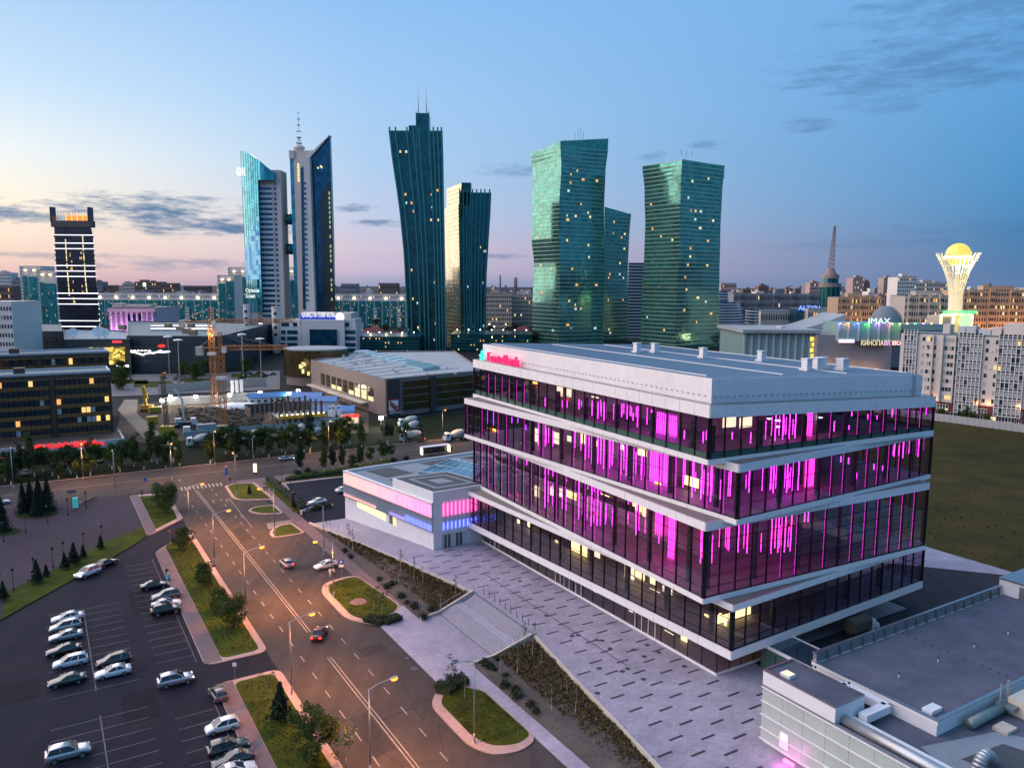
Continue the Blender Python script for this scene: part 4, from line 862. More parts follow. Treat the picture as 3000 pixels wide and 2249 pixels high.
# belt of trees beyond the avenue
b=-205.
while b<30:
    for row,(a0,hh) in enumerate(((161.6,1.0),(166.5,1.15),(172,1.25))):
        if rg.random()<.10 or (row==2 and b>-20): continue
        if row==0 and rg.random()<.35: continue
        if -38<b<-30 and row: continue
        bb=b+rg.uniform(-1.6,1.6); aa=a0+rg.uniform(-1,1.6); k=rg.choice(['round0','round1','round2','poplar0','poplar1'])
        if bb>14 and aa>165: continue
        s_=hh*rg.uniform(.9,1.4)*(.74 if bb<-50 else .84); lab={'r':'round-crowned tree in the dark belt beyond the avenue','p':'slender poplar in the dark belt beyond the avenue'}[k[0]]
        t=plant(k,W(bb,aa,RZ),lab,'tree','belt trees beyond the avenue' if k[0]=='r' else 'belt poplars beyond the avenue',sc=(s_,s_,s_*rg.uniform(.9,1.15)),lime=True)
        if rg.random()<.12: 
            for c_ in t.children:
                if c_.name.startswith('crown'): c_.material_slots[0].link='OBJECT'; c_.material_slots[0].material=m_leafy
    b+=3.4
for x,y,k,s_ in ((490,365,'poplar0',1.1),(692,360,'poplar1',.95),(765,345,'poplar0',.9),(838,335,'poplar1',.85),(925,320,'bush',.8),(983,320,'poplar0',.9),(1065,300,'round0',.75),(1155,275,'round1',.9),(1225,262,'round2',.7)):
    plant(k,PX(q3,x,y),'whitewashed young tree on the lawn between avenue and annex lot','tree','lawn trees by the annex lot',sc=s_,lime=True)
for x,y in ((465,385),(560,372),(630,395),(1350,270),(1260,285)): plant('shrub',PX(q3,x,y),'dark shrub on the lawn between avenue and annex lot','shrub','lawn shrubs by the annex lot',sc=2.6)
# trees on the medians and corners
for k,z,x,y,s_,lb in (('willow',q1,1335,690,1.1,'large bushy tree on the corner lawn by the crossing'),('bush',q1,1490,985,1.0,'round bushy tree at the tip of the long median'),
    ('bush',q1,1650,1275,0.9,'bushy tree halfway down the long median'),('bush',q1,1790,1500,0.95,'bushy tree in the lower part of the long median'),('willow',q1,1890,1620,.8,'broad bushy tree near the rounded end of the long median'),
    ('spruces',q4,340,1270,1.7,'small dark spruce on the near median lawn'),('young',q4,230,1110,.9,'thin young tree at the rounded end of the near median'),('willow',q4,600,1590,.95,'broad bushy tree filling the near median by the kerb'),('young',q4,870,1640,1.2,'thin young tree beside the broad bush of the near median'),
    ('young',q3,1158,1545,1.1,'thin leafy tree above the dark hedge on the street island by the stairs'),('young',q4,1735,975,.9,'narrow young tree in the hedge of the island opposite the plaza'),('sapling2',q4,1828,1090,.9,'bare sapling by the hedge of the island opposite the plaza'),('young',q3,1095,1480,.9,'thin leafy tree on the lawn of the street island by the stairs'),('spruces',q1,2020,545,.8,'small conifer on the corner lawn by the crossing sign')):
    plant(k,PX(z,x,y,RZ+.15),lb,'tree',None,sc=s_)
for x,y in ((800,925),(890,960),(922,1010),(1295,1270),(1310,1195),(1418,1250),(1490,1280),(1487,1495),(1465,1440),(1635,1490),(1755,1380),(745,885),(715,860)):
    plant(rg.choice(['sapling','sapling2']),PX(q3,x,y,-1.0),'staked pale sapling in the shrub bed beside the annex ramp','sapling','saplings in the annex-side bed',sc=rg.uniform(.95,1.25))
for x,y in ((178,1310),(320,1320),(375,1120),(443,1185),(598,1620),(722,1500),(790,1640),(510,1280)):
    plant(rg.choice(['sapling','sapling2']),PX(q7,x,y,-1.0),'pale sapling in the brown shrub bed below the plaza wall','sapling','saplings in the plaza-side bed',sc=rg.uniform(.95,1.25))
for x,y,s_,k in ((190,700,1.1,0),(250,690,1.15,1),(320,690,1.25,0),(390,680,1.2,1),(300,720,.95,1)): plant('spruce%d'%k,PX(q1,x,y),'tall dark spruce in the round bed on the paved square','tree','spruces in the round bed',sc=s_)
plant('spruce1',PX(q1,20,850),'lone dark spruce in the small bed at the paved square edge','tree',None,sc=1.15)
for x,y,s_ in ((815,985,.95),(600,1110,1.45),(675,1060,.9),(525,1150,1.1),(375,1210,.8),(300,1260,1.45),(30,1400,1.1)): plant('spruces',PX(q1,x,y,RZ+.15),'small spruce along the diagonal lawn beside the car park','tree','small spruces on the diagonal lawn',sc=s_)
for x,y in ((1065,1095),(1150,1240),(1240,1240),(1210,1300),(1300,1380),(1360,1435),(1415,1475),(900,1055),(850,1015),(1570,1500),(1490,1545),(1260,1290)): plant('shrub',PX(q3,x,y,RZ+.25),'dark low shrub in the gravel strip beside the pavement','shrub','gravel shrubs on the annex side',sc=rg.uniform(1.2,2.0))
for x,y in ((40,1245),(100,1250),(150,1200),(125,1280),(212,1340),(228,1405),(280,1455),(335,1510),(420,1590),(470,1640)): plant('shrub',PX(q7,x,y,RZ+.25),'dark low shrub in the gravel strip below the plaza','shrub','gravel shrubs on the plaza side',sc=rg.uniform(1.2,2.0))
# round beds on the square
for x,y,rx,ry,lb in ((300,712,4.2,3.2,''),(20,860,3.4,2.6,'')):
    c_=PX(q1,x,y); struct(MB().lathe([(1,RZ+.05),(1,RZ+.18)],28,(c_.x,c_.y),rx,ry).build('round_bed',mat('dark_bed_grass',(.02,.028,.012),.95,spec=.1,vs=1,var=.4)))  # round beds use a darker grass tone than the lawns
# brown shrub carpets on the banks: uncountable
def carpet(name,poly,n,m__,label,hz=.5,s_=.36):
    mb=MB(); 
    (p0,p1,p2,p3)=poly
    for i in range(n):
        u,v=rg.random(),rg.random(); p=(p0*(1-u)+p1*u)*(1-v)+(p3*(1-u)+p2*u)*v
        cl=.5+.5*math.sin(p.x*1.7+2*math.sin(p.y*.9))*math.sin(p.y*1.9)
        leaf(mb,p+Vector((0,0,.05+rg.random()*hz*(.35+.65*cl))),s_)
    o=mb.build(name,m__,kind='stuff'); o['label']=label; o['category']='shrubs'; return o
V3=lambda b,a,z:W(b,a,z)
carpet('shrub_carpet',(V3(-22.6,88,RZ+.25),V3(-20.3,38,RZ+.5),V3(-13.9,39,-.42),V3(-18.7,62.8,-.4)),9000,m_brown,'brownish shrub carpet on the bank beside the annex ramp')
carpet('shrub_carpet',(V3(-20.0,20.2,RZ+.6),V3(-21.8,-20,RZ+.4),V3(-20.0,-20,-.35),V3(-13.8,20.4,-.45)),9000,m_brown,'russet shrub carpet on the bank below the plaza wall')
def hedge(pts,wd,h,label,n,zb=RZ+.12,m__=None):
    t=thing('hedge',label,'hedge'); mb=MB(); tot=sum((Vector(q)-Vector(p)).length for p,q in zip(pts[:-1],pts[1:]))
    for p,q in zip(pts[:-1],pts[1:]):
        p=Vector(p); q=Vector(q); L_=(q-p).length; d=(q-p)/L_; nn_=Vector((-d.y,d.x,0))
        for i in range(int(n*L_/tot)):
            u=rg.random()*L_; v=rg.uniform(-1,1); z=rg.random()**.5*h
            leaf(mb,p+d*u+nn_*v*wd/2+Vector((0,0,z-p.z+zb)),.26)
    mb.build('foliage',m__ or m_shrub,t)
    mb=MB()
    for p,q in zip(pts[:-1],pts[1:]): p=Vector(p); q=Vector(q); mb.bar((p.x,p.y,zb+h*.4),(q.x,q.y,zb+h*.4),wd*.7,h*.7)
    mb.build('inner_twigs',m_shrub,t)
hedge([PX(q3,240,440),PX(q3,420,590),PX(q3,520,680)],2.2,1.3,'long clipped hedge along the annex parking lot',2600)
hedge([PX(q3,1030,1570),PX(q3,1170,1600),PX(q3,1300,1555)],2.3,.8,'dark clipped hedge at the foot of the street island by the stairs',1300)
hedge([PX(q4,1650,1070),PX(q4,1700,1000),PX(q4,1840,960)],2.6,.9,'dark clipped hedge on the island opposite the plaza',1500)
hedge([PX(q3,580,680),PX(q3,740,645)],1.4,.8,'short hedge beside the white car in the annex lot',600)
hedge([PX(q3,380,440),PX(q3,850,372)],1.6,.8,'low hedge between the annex lot and the lawn trees',1600)
# meadow tussocks and lawn blades, too many to count
mb=MB()
for i in range(5200):
    b_=rg.uniform(46,150); a_=rg.uniform(-40,125); p=W(b_,a_,RZ+.02)
    if b_>46+rg.random()*104: continue
    leaf(mb,p+Vector((0,0,.12)),.5)
o=mb.build('meadow_tussocks',m_drygrass,kind='stuff'); tag(o,'rough tussocks scattered over the dark meadow behind the bank','grass')
m_blade=leafmat('grass_blade',(.030,.045,.006),(.085,.095,.014),(.06,.05,.012))
def blades(rects,n,label):
    mb=MB(); ar=[abs((b1-b0)*(a1-a0)) for b0,b1,a0,a1 in rects]; tot=sum(ar)
    for (b0,b1,a0,a1),k in zip(rects,ar):
        for i in range(int(n*k/tot)): leaf(mb,W(rg.uniform(b0,b1),rg.uniform(a0,a1),RZ+.17+rg.random()*.05),.24)
    o=mb.build('lawn_blades',m_blade,kind='stuff'); o['label']=label; o['category']='grass'
blades([(-51.2,-46.4,40,92),(-51.2,-46.5,-20,31)],6500,'uneven grass blades on the road medians'); blades([(-31.5,-25.6,44,57.5),(-31,-25.6,4,13.5),(-51.3,-46.3,112,130)],3600,'uneven grass blades on the street islands')
# ================= street lamps =================
m_pole=mat('galvanised_pole',(.36,.36,.37),.45,metal=.6,vs=2,var=.15); m_black=mat('black_cast_iron',(.015,.015,.017),.5,var=0)
m_sod=emis('sodium_lamp',(1,.30,.02),2.6); m_off=mat('lamp_lens',(.6,.62,.65),.2,var=0); m_warm=emis('warm_street_lamp',(1,.55,.18),7)
head_me=MB().loft([[(x_,y_*w_,z_*h_+.12*x_) for y_,z_ in ((-1,0),(-.7,.8),(0,1),(.7,.8),(1,0),(.6,-.5),(0,-.6),(-.6,-.5))] for x_,w_,h_ in ((0,.05,.04),(.15,.13,.09),(.5,.17,.11),(.85,.12,.08),(.95,.04,.03))]).mesh('lamp_head',m_pole,True)
lens_on=MB().lathe([(.04,-.30),(.17,-.24),(.24,-.08),(.2,.0)],12,(.55,0),1.7,1).mesh('lens',m_sod); lens_off=MB().lathe([(.02,-.12),(.13,-.07),(.15,.0)],10,(.5,0),1.6,1).mesh('lens',m_off)
def street_lamp(base,h,ang,arm,lit,label,group,power=1500,col_=(1,.34,.055),double=False,lens=None):
    t=thing('street_lamp',label,'street lamp',loc=base,rz=ang,group=group)
    mb=MB().tube((0,0,0),(0,0,1.1),.13,.12,n=8).tube((0,0,1.1),(0,0,h),.095,.06,n=8); mb.build('pole',m_pole,t,smooth=True)
    MB().lathe([(.22,0),(.22,.06),(.14,.12)],10).build('base',m_pole,t)
    for sgn_ in ((1,-1) if double else (1,)):
        mb=MB().tube((0,0,h-.05),(sgn_*arm*.45,0,h+.35),.05,.045,n=6).tube((sgn_*arm*.45,0,h+.35),(sgn_*arm,0,h+.5),.045,.04,n=6); mb.build('arm',m_pole,t)
        hd=obj('lamp_head',head_me,t,loc=(sgn_*(arm-.1),0,h+.5),rz=0 if sgn_>0 else math.pi)
        obj('lens',(lens or lens_on) if lit else lens_off,hd)
    if lit:
        l=bpy.data.lights.new('lamp_glow','SPOT'); l.energy=power; l.color=col_; l.spot_size=R(150); l.spot_blend=.7; l.shadow_soft_size=.12
        lo=bpy.data.objects.new('lamp_glow',l); COL.objects.link(lo); lo.parent=t; lo.location=(arm+.45,0,h+.02)
    return t
TB=TH                                                        # arm towards +b
for x,y,h in ((556,1559,9.2),(629,1652,9.0),(720,1785,9.0),(855,2033,9.2),(1085,2268,9.2)):
    street_lamp(G(x,y,RZ+.14),h,TH,2.3,True,'lit sodium street lamp on the median kerb arching over the road','median street lamps',power=6800)
for x,y,lit,lb in ((805,1565,1,'lit street lamp on the tiny teardrop island by the crossing'),(950,1623,0,'unlit street lamp at the bay edge beside the pavement and barrier'),(978,1751,1,'lit street lamp on the lawn island behind the white angled car'),(1390,2174,0,'unlit street lamp on the lawn island opposite the plaza')):
    street_lamp(G(x,y,RZ+.14),9.3,TH+math.pi,2.3,lit,lb,None,power=6800)
for x,y,lit,dbl,lb in ((244,1409,1,0,'lit street lamp beside the green tree before the red shop signs'),(338,1445,0,1,'twin-armed unlit street lamp at the edge of the paved square'),(504,1408,1,0,'lit street lamp rising behind the bushy corner tree'),(630,1364,1,0,'lit street lamp beyond the avenue before the building site'),(693,1452,1,0,'lit street lamp at the corner lawn near the crossing signs'),(743,1384,0,0,'unlit street lamp by the small advert pillar'),(964,1327,1,0,'lit street lamp with a banner before the half-built block'),(1126,1307,0,0,'unlit street lamp in the lawn trees by the avenue'),(1297,1287,1,0,'lit street lamp between the two parked cement mixers'),(40,1435,0,0,'unlit street lamp at the far edge of the paved square')):
    up_=y<1420; street_lamp(G(x,y,RZ+.1),9.5,TH-math.pi/2 if up_ else TH+math.pi/2,1.6,lit,lb,None,power=4500,double=bool(dbl),col_=(1,.45,.14))
def black_lamp(p):
    t=thing('lamp_post','short black lamp post standing on the paved square','lamp post',loc=p,group='black lamp posts on the square'); MB().tube((0,0,0),(0,0,3.2),.07,.045,n=6).lathe([(.16,0),(.16,.3),(.08,.4)],8).build('pole',m_black,t); MB().lathe([(.05,3.2),(.2,3.3),(.26,3.65),(.12,3.75),(.03,3.95)],8).build('lantern',m_black,t)
for x,y in ((208,855),(385,780),(550,715),(697,655),(828,945),(680,1010),(517,1090),(430,1140),(275,1230),(110,1320),(30,925),(5,1360)): black_lamp(PX(q1,x,y,RZ+.12))
for x,y in ((350,440),(420,540),(500,600),(520,690)):
    t=thing('lamp_post','thin dark lamp post along the annex lot hedge','lamp post',loc=PX(q3,x,y,RZ+.1),group='lamp posts at the annex lot'); MB().tube((0,0,0),(0,0,4.0),.06,.045,n=6).build('pole',m_black,t); MB().box(-.12,.12,-.12,.12,3.9,4.1).build('lantern',m_black,t)
# bollard posts and light poles at the stair head
for i,(x,y) in enumerate(((48,660),(92,690),(135,720),(178,748),(222,782),(267,812),(315,848),(362,880),(412,915),(463,945))):
    t=thing('railing_post','slim dark railing post at the top of the stairs','post',loc=PX(q7,x,y,0),group='posts at the stair head'); MB().tube((0,0,0),(0,0,1.05),.04,n=6).build('shaft',m_black,t); MB().lathe([(.1,0),(.1,.03)],8).build('foot',m_black,t)
# ================= vehicles =================
m_tyre=mat('tyre_rubber',(.012,.012,.013),.85,var=0); m_rim=mat('alloy_rim',(.45,.46,.48),.35,metal=.8,var=0); m_cglass=mat('car_glass',(.02,.028,.033),.06,spec=.8,var=0)
m_lampc=mat('clear_lamp',(.7,.72,.75),.15,spec=.7,var=0); m_tail=mat('tail_lamp_red',(.35,.01,.012),.25,spec=.6,var=0); m_headon=emis('headlamp_on',(1,.93,.82),9); m_tailon=emis('tail_lamp_on',(1,.03,.015),4)
def paint(name,c,metal=.0): 
    M=mat(name,c,.28,metal=metal,spec=.6,var=.04,vs=1.5); b=M.node_tree.nodes['Principled BSDF']; b.inputs['Coat Weight'].default_value=.6; b.inputs['Coat Roughness'].default_value=.06; return M
pw=paint('paint_white',(.66,.67,.68)); ps=paint('paint_silver',(.42,.44,.46),.5); pk=paint('paint_black',(.012,.012,.014)); pg=paint('paint_green',(.015,.035,.032)); pgy=paint('paint_grey',(.13,.13,.14),.4); pdb=paint('paint_navy',(.02,.03,.045)); pred=paint('paint_maroon',(.10,.012,.012))
CARS={}
def make_car(kind):
    # nose towards +x
    spec={'sedan':dict(L=4.65,w=.89,st=[(-2.32,.40,.72,.74),(-2.2,.28,.96,.84),(-1.6,.2,.99,.89),(-.6,.19,.97,.9),(.7,.19,.95,.9),(1.3,.2,.9,.89),(1.95,.22,.80,.86),(2.2,.26,.70,.8),(2.32,.34,.60,.7)],cab=(-1.75,-1.0,.05,1.05,.97,1.45)),
          'hatch':dict(L=4.0,w=.86,st=[(-2.0,.38,.85,.74),(-1.92,.26,1.02,.82),(-1.4,.2,1.02,.86),(-.3,.19,1.0,.87),(.8,.19,.97,.86),(1.3,.2,.90,.85),(1.75,.24,.78,.8),(1.98,.34,.62,.7)],cab=(-1.88,-1.55,.15,1.1,1.0,1.52)),
          'wagon':dict(L=4.5,w=.88,st=[(-2.25,.38,.9,.76),(-2.15,.26,1.05,.84),(-1.5,.2,1.05,.88),(-.3,.19,1.02,.88),(.9,.19,.98,.88),(1.4,.2,.93,.87),(2.0,.24,.80,.82),(2.24,.34,.64,.72)],cab=(-2.1,-1.85,.25,1.2,1.02,1.62)),
          'suv':dict(L=4.75,w=.95,st=[(-2.37,.5,1.0,.82),(-2.25,.38,1.18,.9),(-1.6,.32,1.18,.95),(-.4,.3,1.16,.95),(.9,.3,1.13,.95),(1.4,.32,1.08,.94),(2.1,.36,.95,.9),(2.36,.45,.75,.8)],cab=(-2.15,-1.85,.2,1.1,1.15,1.78))}[kind]
    t=thing('parked_car','car','car'); w=spec['w']; rings=[]
    for x,zb,zt_,ww in spec['st']:
        h=zt_-zb; rings.append([(x,-ww*.82,zb),(x,ww*.82,zb),(x,ww,zb+h*.28),(x,ww,zb+h*.72),(x,ww*.93,zt_-.03),(x,ww*.6,zt_),(x,0,zt_+.025),(x,-ww*.6,zt_),(x,-ww*.93,zt_-.03),(x,-ww,zb+h*.72),(x,-ww,zb+h*.28)])
    bd=MB().loft(rings).build('body',pw,t,smooth=True)
    x0,x1,x2,x3,zb,ztp=spec['cab']; wb,wt=w*.9,w*.70
    lo=[(x0,-wb,zb-.05),(x3,-wb,zb-.05),(x3,wb,zb-.05),(x0,wb,zb-.05)]; hi=[(x1,-wt,ztp-.04),(x2,-wt,ztp-.04),(x2,wt,ztp-.04),(x1,wt,ztp-.04)]
    MB().hexa(lo+hi).build('windows',m_cglass,t)
    rf_=MB().loft([[(x,-wt*k,z-.04),(x,-wt*.8*k,z),(x,0,z+.02),(x,wt*.8*k,z),(x,wt*k,z-.04),(x,0,z-.07)] for x,k,z in ((x1-.06,1.0,ztp-.02),(x1*.6+x2*.4,1.04,ztp+.03),(x2+.02,1.0,ztp))]).build('roof',pw,t,smooth=True)
    mb=MB()
    L_=[Vector(v) for v in lo]; H_=[Vector(v) for v in hi]
    for i in range(4): mb.bar(L_[i],H_[i],.09)
    for i,j in ((0,1),(3,2)):
        for f in ((.48,) if kind!='wagon' else (.36,.68)): mb.bar(L_[i].lerp(L_[j],f),H_[i].lerp(H_[j],f),.07)
    mb.build('pillars',pw,t,kind='stuff')
    r=.33 if kind!='suv' else .39; wx=spec['L']*.295
    for sx in (-1,1):
        for sy in (-1,1):
            wl=MB().tube((0,-.11,0),(0,.11,0),r,n=14).build('wheel',m_tyre,t,loc=(sx*wx+.02,sy*(w-.1),r))
            MB().tube((0,sy*.10,0),(0,sy*.125,0),r*.62,n=10).build('rim',m_rim,wl)
    xe=spec['st'][-2]; xb=spec['st'][1]
    for sy in (-1,1):
        MB().box(-.16,.12,-.2,.2,-.07,.07).build('headlight',m_lampc,t,loc=(xe[0]-.02,sy*xe[3]*.74,xe[2]-.13))
        MB().box(-.1,.14,-.2,.2,-.09,.09).build('tail_light',m_tail,t,loc=(xb[0]-.02,sy*xb[3]*.76,xb[2]-.18))
        MB().box(-.06,.06,-.1,.1,-.06,.06).build('mirror',pw,t,loc=(x3-.35,sy*(w+.08),zb+.06))
    MB().box(-.03,.03,-.26,.26,-.055,.055).build('number_plate',m_frame,t,loc=(spec['st'][-1][0]-.005,0,.48 if kind!='suv' else .62))
    CARS[kind]=t; return t
first={}
def car(kind,p,ang,pm,label,lights=False,group=None,name='parked_car'):
    if kind not in CARS: make_car(kind); first[kind]=True
    rep={pw:pm} if pm is not pw else {}
    if lights: rep.update({m_lampc:m_headon,m_tail:m_tailon})
    if lights=='tail': rep.pop(m_lampc)
    if lights=='head': rep.pop(m_tail)
    o=dup(CARS[kind],p,ang,label,group,rep=rep,scale=.91); o.name=name; return o
LFT,RGT=TH+math.pi,TH
C2=lambda x,y:PX(q2,x,y,RZ+.004); C1=lambda x,y:PX(q1,x,y,RZ+.004); C3=lambda x,y:PX(q3,x,y,RZ+.004)
for kind,p,ang,pm,lb,li in (
 ('sedan',C2(548,462),LFT,pw,'white sedan at the end of the parking row with its door ajar',0),('wagon',C2(530,535),LFT,ps,'pale estate car squeezed between two light sedans',0),('sedan',C2(535,612),LFT,ps,'silver sedan beside the pale estate car',0),
 ('sedan',C2(518,728),LFT,pk,'black sedan beside the white roof-railed estate',0),('wagon',C2(572,825),LFT,pw,'white long estate with roof rails beside the black sedan',0),('sedan',C2(545,975),LFT,pg,'dark green sedan parked at the row end next to the white estate',0),
 ('wagon',C2(918,815),LFT,pk,'black estate right behind the white sedan across the bay line',0),('sedan',C2(918,905),LFT,pw,'white sedan beside the black estate across the bay line',0),
 ('suv',C2(1425,975),RGT,ps,'silver crossover driving across the lot with headlights on','head'),('suv',C2(555,1570),RGT,ps,'silver crossover with roof bars parked alone in the empty bays',0),
 ('sedan',C2(1250,200),RGT,pk,'black sedan parked alone by the median footpath near two walkers',0),('suv',C2(1345,290),LFT,pgy,'grey off-roader by the median footpath beside a white sedan',0),('sedan',C2(1348,350),RGT,pw,'white sedan wedged between the grey and black off-roaders',0),('suv',C2(1345,405),RGT,pk,'black off-roader next to the wedged white sedan',0),
 ('hatch',C2(1768,1085),TH+R(95),pgy,'small grey hatchback parked lengthwise at the near median corner',0),('hatch',C2(1800,1350),LFT,pw,'white hatchback backed up to the near median footpath',0),('suv',C2(1850,1530),RGT,pk,'black off-roader beside the white hatchback',0),('sedan',C2(1890,1620),LFT,pdb,'dark blue sedan between the black off-roader and a white car',0),('sedan',C2(1905,1715),RGT,pw,'white sedan cut by the frame next to the dark blue sedan',0),
 ('suv',C1(712,1205),TH+R(186)+R(30),pw,'white coupe-like crossover with headlights on beside the diagonal lawn','head'),('sedan',C1(862,1125),TH+R(38),pk,'black sedan with red tail lights behind the white crossover','tail'),
 ('hatch',C3(385,1125),TH+R(94),ps,'grey hatchback driving up the road with red tail lights','tail'),('sedan',PX(q4,650,590,RZ+.004),TH+R(60),pred,'dark maroon car turning across the road with lights on',True),('sedan',C3(705,1140),TH+R(188),pw,'white sedan angled into the bay behind the parking sign',0),
 ('sedan',C3(635,622),TH+R(186),pw,'white sedan parked behind the short hedge of the annex lot',0),('sedan',C3(380,270),TH,ps,'pale car driving along the avenue past the lawn trees','head'),('sedan',C1(-5,625),TH,pw,'white car on the avenue at the frame edge',0),('hatch',C1(808,285),TH+R(80),ps,'light blue hatchback parked among trees under the red shop signs',0),('wagon',C1(515,325),TH+R(80),pk,'dark estate parked among trees under the red shop signs',0),('wagon',C1(215,385),TH+R(80),ps,'pale van half hidden by the belt trees',0),('sedan',PX(q3,850,525,RZ+.01),TH+R(10),pw,'white car half hidden by the annex corner',0)):
    car(kind,p,ang,pm,lb,li)
for t in list(CARS.values()):                                # the pattern cars themselves are not part of the street
    def rm(o):
        for c_ in list(o.children): rm(c_)
        bpy.data.objects.remove(o)
    rm(t)
# white door standing open on the first sedan is part of it
# ---- cement mixers ----
m_cab=mat('truck_cab_white',(.62,.62,.60),.4,vs=1,var=.1); m_drum=mat('mixer_drum',(.50,.47,.42),.5,vs=1,var=.15); m_chas=mat('truck_chassis',(.05,.045,.045),.7,var=.2)
def mixer():
    t=thing('cement_mixer','truck','truck')
    MB().loft([[(x,-1.2,z0),(x,1.2,z0),(x,1.2,z1),(x,1.05,z1+.12),(x,-1.05,z1+.12),(x,-1.2,z1)] for x,z0,z1 in ((2.3,.7,2.7),(3.6,.6,2.75),(3.9,.6,2.0),(4.0,.6,1.2))]).build('cab',m_cab,t)
    MB().box(3.86,3.93,-1.0,1.0,1.75,2.5).box(2.9,3.5,-1.23,1.23,1.75,2.45).build('cab_windows',m_cglass,t)
    MB().box(-4,3.6,-.45,.45,.75,1.05).box(-4,-2.6,-1.1,1.1,.9,1.0).build('chassis',m_chas,t)
    d=MB().lathe([(.3,-2.9),(.75,-2.7),(1.2,-1.4),(1.25,-.2),(.95,1.2),(.5,2.0),(.3,2.1)],18).build('drum',m_drum,t,smooth=True,loc=(-.8,0,2.45)); d.rotation_euler=(0,R(-76),0); d.location=(-.75,0,2.5)
    MB().bar((-3.4,0,1.0),(-3.4,0,2.9),.5).bar((-3.9,0,3.3),(-4.4,0,1.7),.45,.2).build('chute',m_chas,t)
    for x in (-3.3,-2.1,1.2,3.0):
        for s_ in (-1,1):
            wl=MB().tube((0,-.15,0),(0,.15,0),.52,n=12).build('wheel',m_tyre,t,loc=(x,s_*1.0,.52)); MB().tube((0,s_*.14,0),(0,s_*.17,0),.28,n=8).build('rim',m_rim,wl)
    for s_ in (-1,1):
        MB().box(0,.06,-.15,.15,-.1,.1).build('headlight',m_lampc,t,loc=(3.98,s_*.85,.9)); MB().box(-.06,0,-.18,.18,-.1,.1).build('tail_light',m_tail,t,loc=(-4.02,s_*.8,.95))
    return t
q9=(500,880,2.458)
mx=mixer(); CM=lambda x,y:PX(q9,x,y,RZ)
for i,(x,y,an_,lb,li) in enumerate(((2055,1010,TH+R(176),'cement mixer with tan drum parked on the avenue beside the bus shelter',0),(1740,1015,TH+R(150),'cement mixer with red tail lights turning off the avenue','tail'),(1720,905,TH+R(175),'cement mixer behind the turning mixer with its drum against dark trees',0),(1740,945,TH+R(200),'cement mixer nose-on with headlights lit beside the turning mixer','head'),
    (1020,995,TH+R(175),'cement mixer with lit headlights under the banner flags','head'),(600,1010,TH+R(178),'cement mixer behind the belt trees by the unlit lamp',0),(430,1030,TH+R(182),'cement mixer with orange work lamp behind belt trees',0),(215,1045,TH+R(176),'cement mixer behind the belt below the pump truck',0),(950,960,TH+R(178),'cement mixer half hidden at the half-built block',0))):
    rep={}
    if li=='tail': rep={m_tail:m_tailon}
    if li=='head': rep={m_lampc:m_headon}
    if i==0: mx.location=CM(x,y); mx.rotation_euler=(0,0,an_); mx['label']=lb
    else: dup(mx,CM(x,y),an_,lb,rep=rep)
# canvas truck in the yard
t=thing('canvas_truck','small truck with a brown canvas box parked in the dark yard behind the bank','truck',loc=GL(2100+1030/2.458,1600+600/2.458,.02)); t.location=PX(q8,1035,625,.02); t.rotation_euler=(0,0,TH)
MB().loft([[(x,-1.05,.9),(x,1.05,.9),(x,1.05,2.2),(x,.8,2.6),(x,0,2.7),(x,-.8,2.6),(x,-1.05,2.2)] for x in (-2.8,1.0)]).build('canvas_box',mat('brown_canvas',(.09,.075,.06),.9,vs=2,var=.2),t)
MB().loft([[(x,-.95,.5),(x,.95,.5),(x,.95,z*.75),(x,.8,z),(x,-.8,z),(x,-.95,z*.75)] for x,z in ((1.1,2.0),(2.0,2.0),(2.5,1.35),(2.9,1.2))]).build('cab',m_cab,t); MB().box(2.05,2.3,-.8,.8,1.3,1.9).build('windscreen',m_cglass,t); MB().box(-2.8,2.6,-.5,.5,.5,.8).build('chassis',m_chas,t)
for x in (-1.8,2.0):
    for s_ in (-1,1): MB().tube((0,-.12,0),(0,.12,0),.38,n=12).build('wheel',m_tyre,t,loc=(x,s_*.85,.38))
# ================= signs, shelter, kiosk, people =================
m_sblue=mat('sign_blue',(.02,.10,.42),.4,var=.05); m_swhite=mat('sign_white',(.75,.75,.75),.5,var=.03); m_sred=mat('sign_red',(.5,.02,.03),.4,var=.05); m_maroon=mat('totem_maroon',(.10,.012,.045),.4,var=.1)
def sign(p,h,ang,plates,label,r=.035):
    t=thing('road_sign',label,'sign',loc=p,rz=ang); MB().tube((0,0,0),(0,0,h),r,n=6).build('post',m_pole,t)
    for kind,z,s_,m__ in plates:
        if kind=='sq': pl=MB().box(-s_,s_,-.07,-.045,z-s_,z+s_).build('plate',m__,t)
        elif kind=='wide': pl=MB().box(-s_,s_,-.07,-.045,z-s_*.55,z+s_*.55).build('plate',m__,t)
        elif kind=='tri':
            pl=MB().add([(-s_,-.07,z+s_*.8),(0,-.07,z-s_*.9),(s_,-.07,z+s_*.8),(-s_,-.045,z+s_*.8),(0,-.045,z-s_*.9),(s_,-.045,z+s_*.8)],[(0,1,2),(5,4,3),(0,3,4,1),(1,4,5,2),(2,5,3,0)]).build('plate',m__,t)
            MB().add([(-s_*.6,-.075,z+s_*.52),(0,-.075,z-s_*.5),(s_*.6,-.075,z+s_*.52)],[(0,1,2)]).build('symbol',m_swhite,t)
        else: pl=MB().tube((0,-.07,z),(0,-.045,z),s_,n=18).build('plate',m__,t)
    return t
FACE=0.0
t=sign(C3(832,1230),3.4,FACE,[('sq',3.0,.42,m_sblue),('wide',2.35,.42,m_swhite)],'blue parking sign with a white P above the lawn island')
text('letter','P',.75,.01,m_swhite,t,mw=upright((-.2,-.085,2.74),0),bold=.01); 
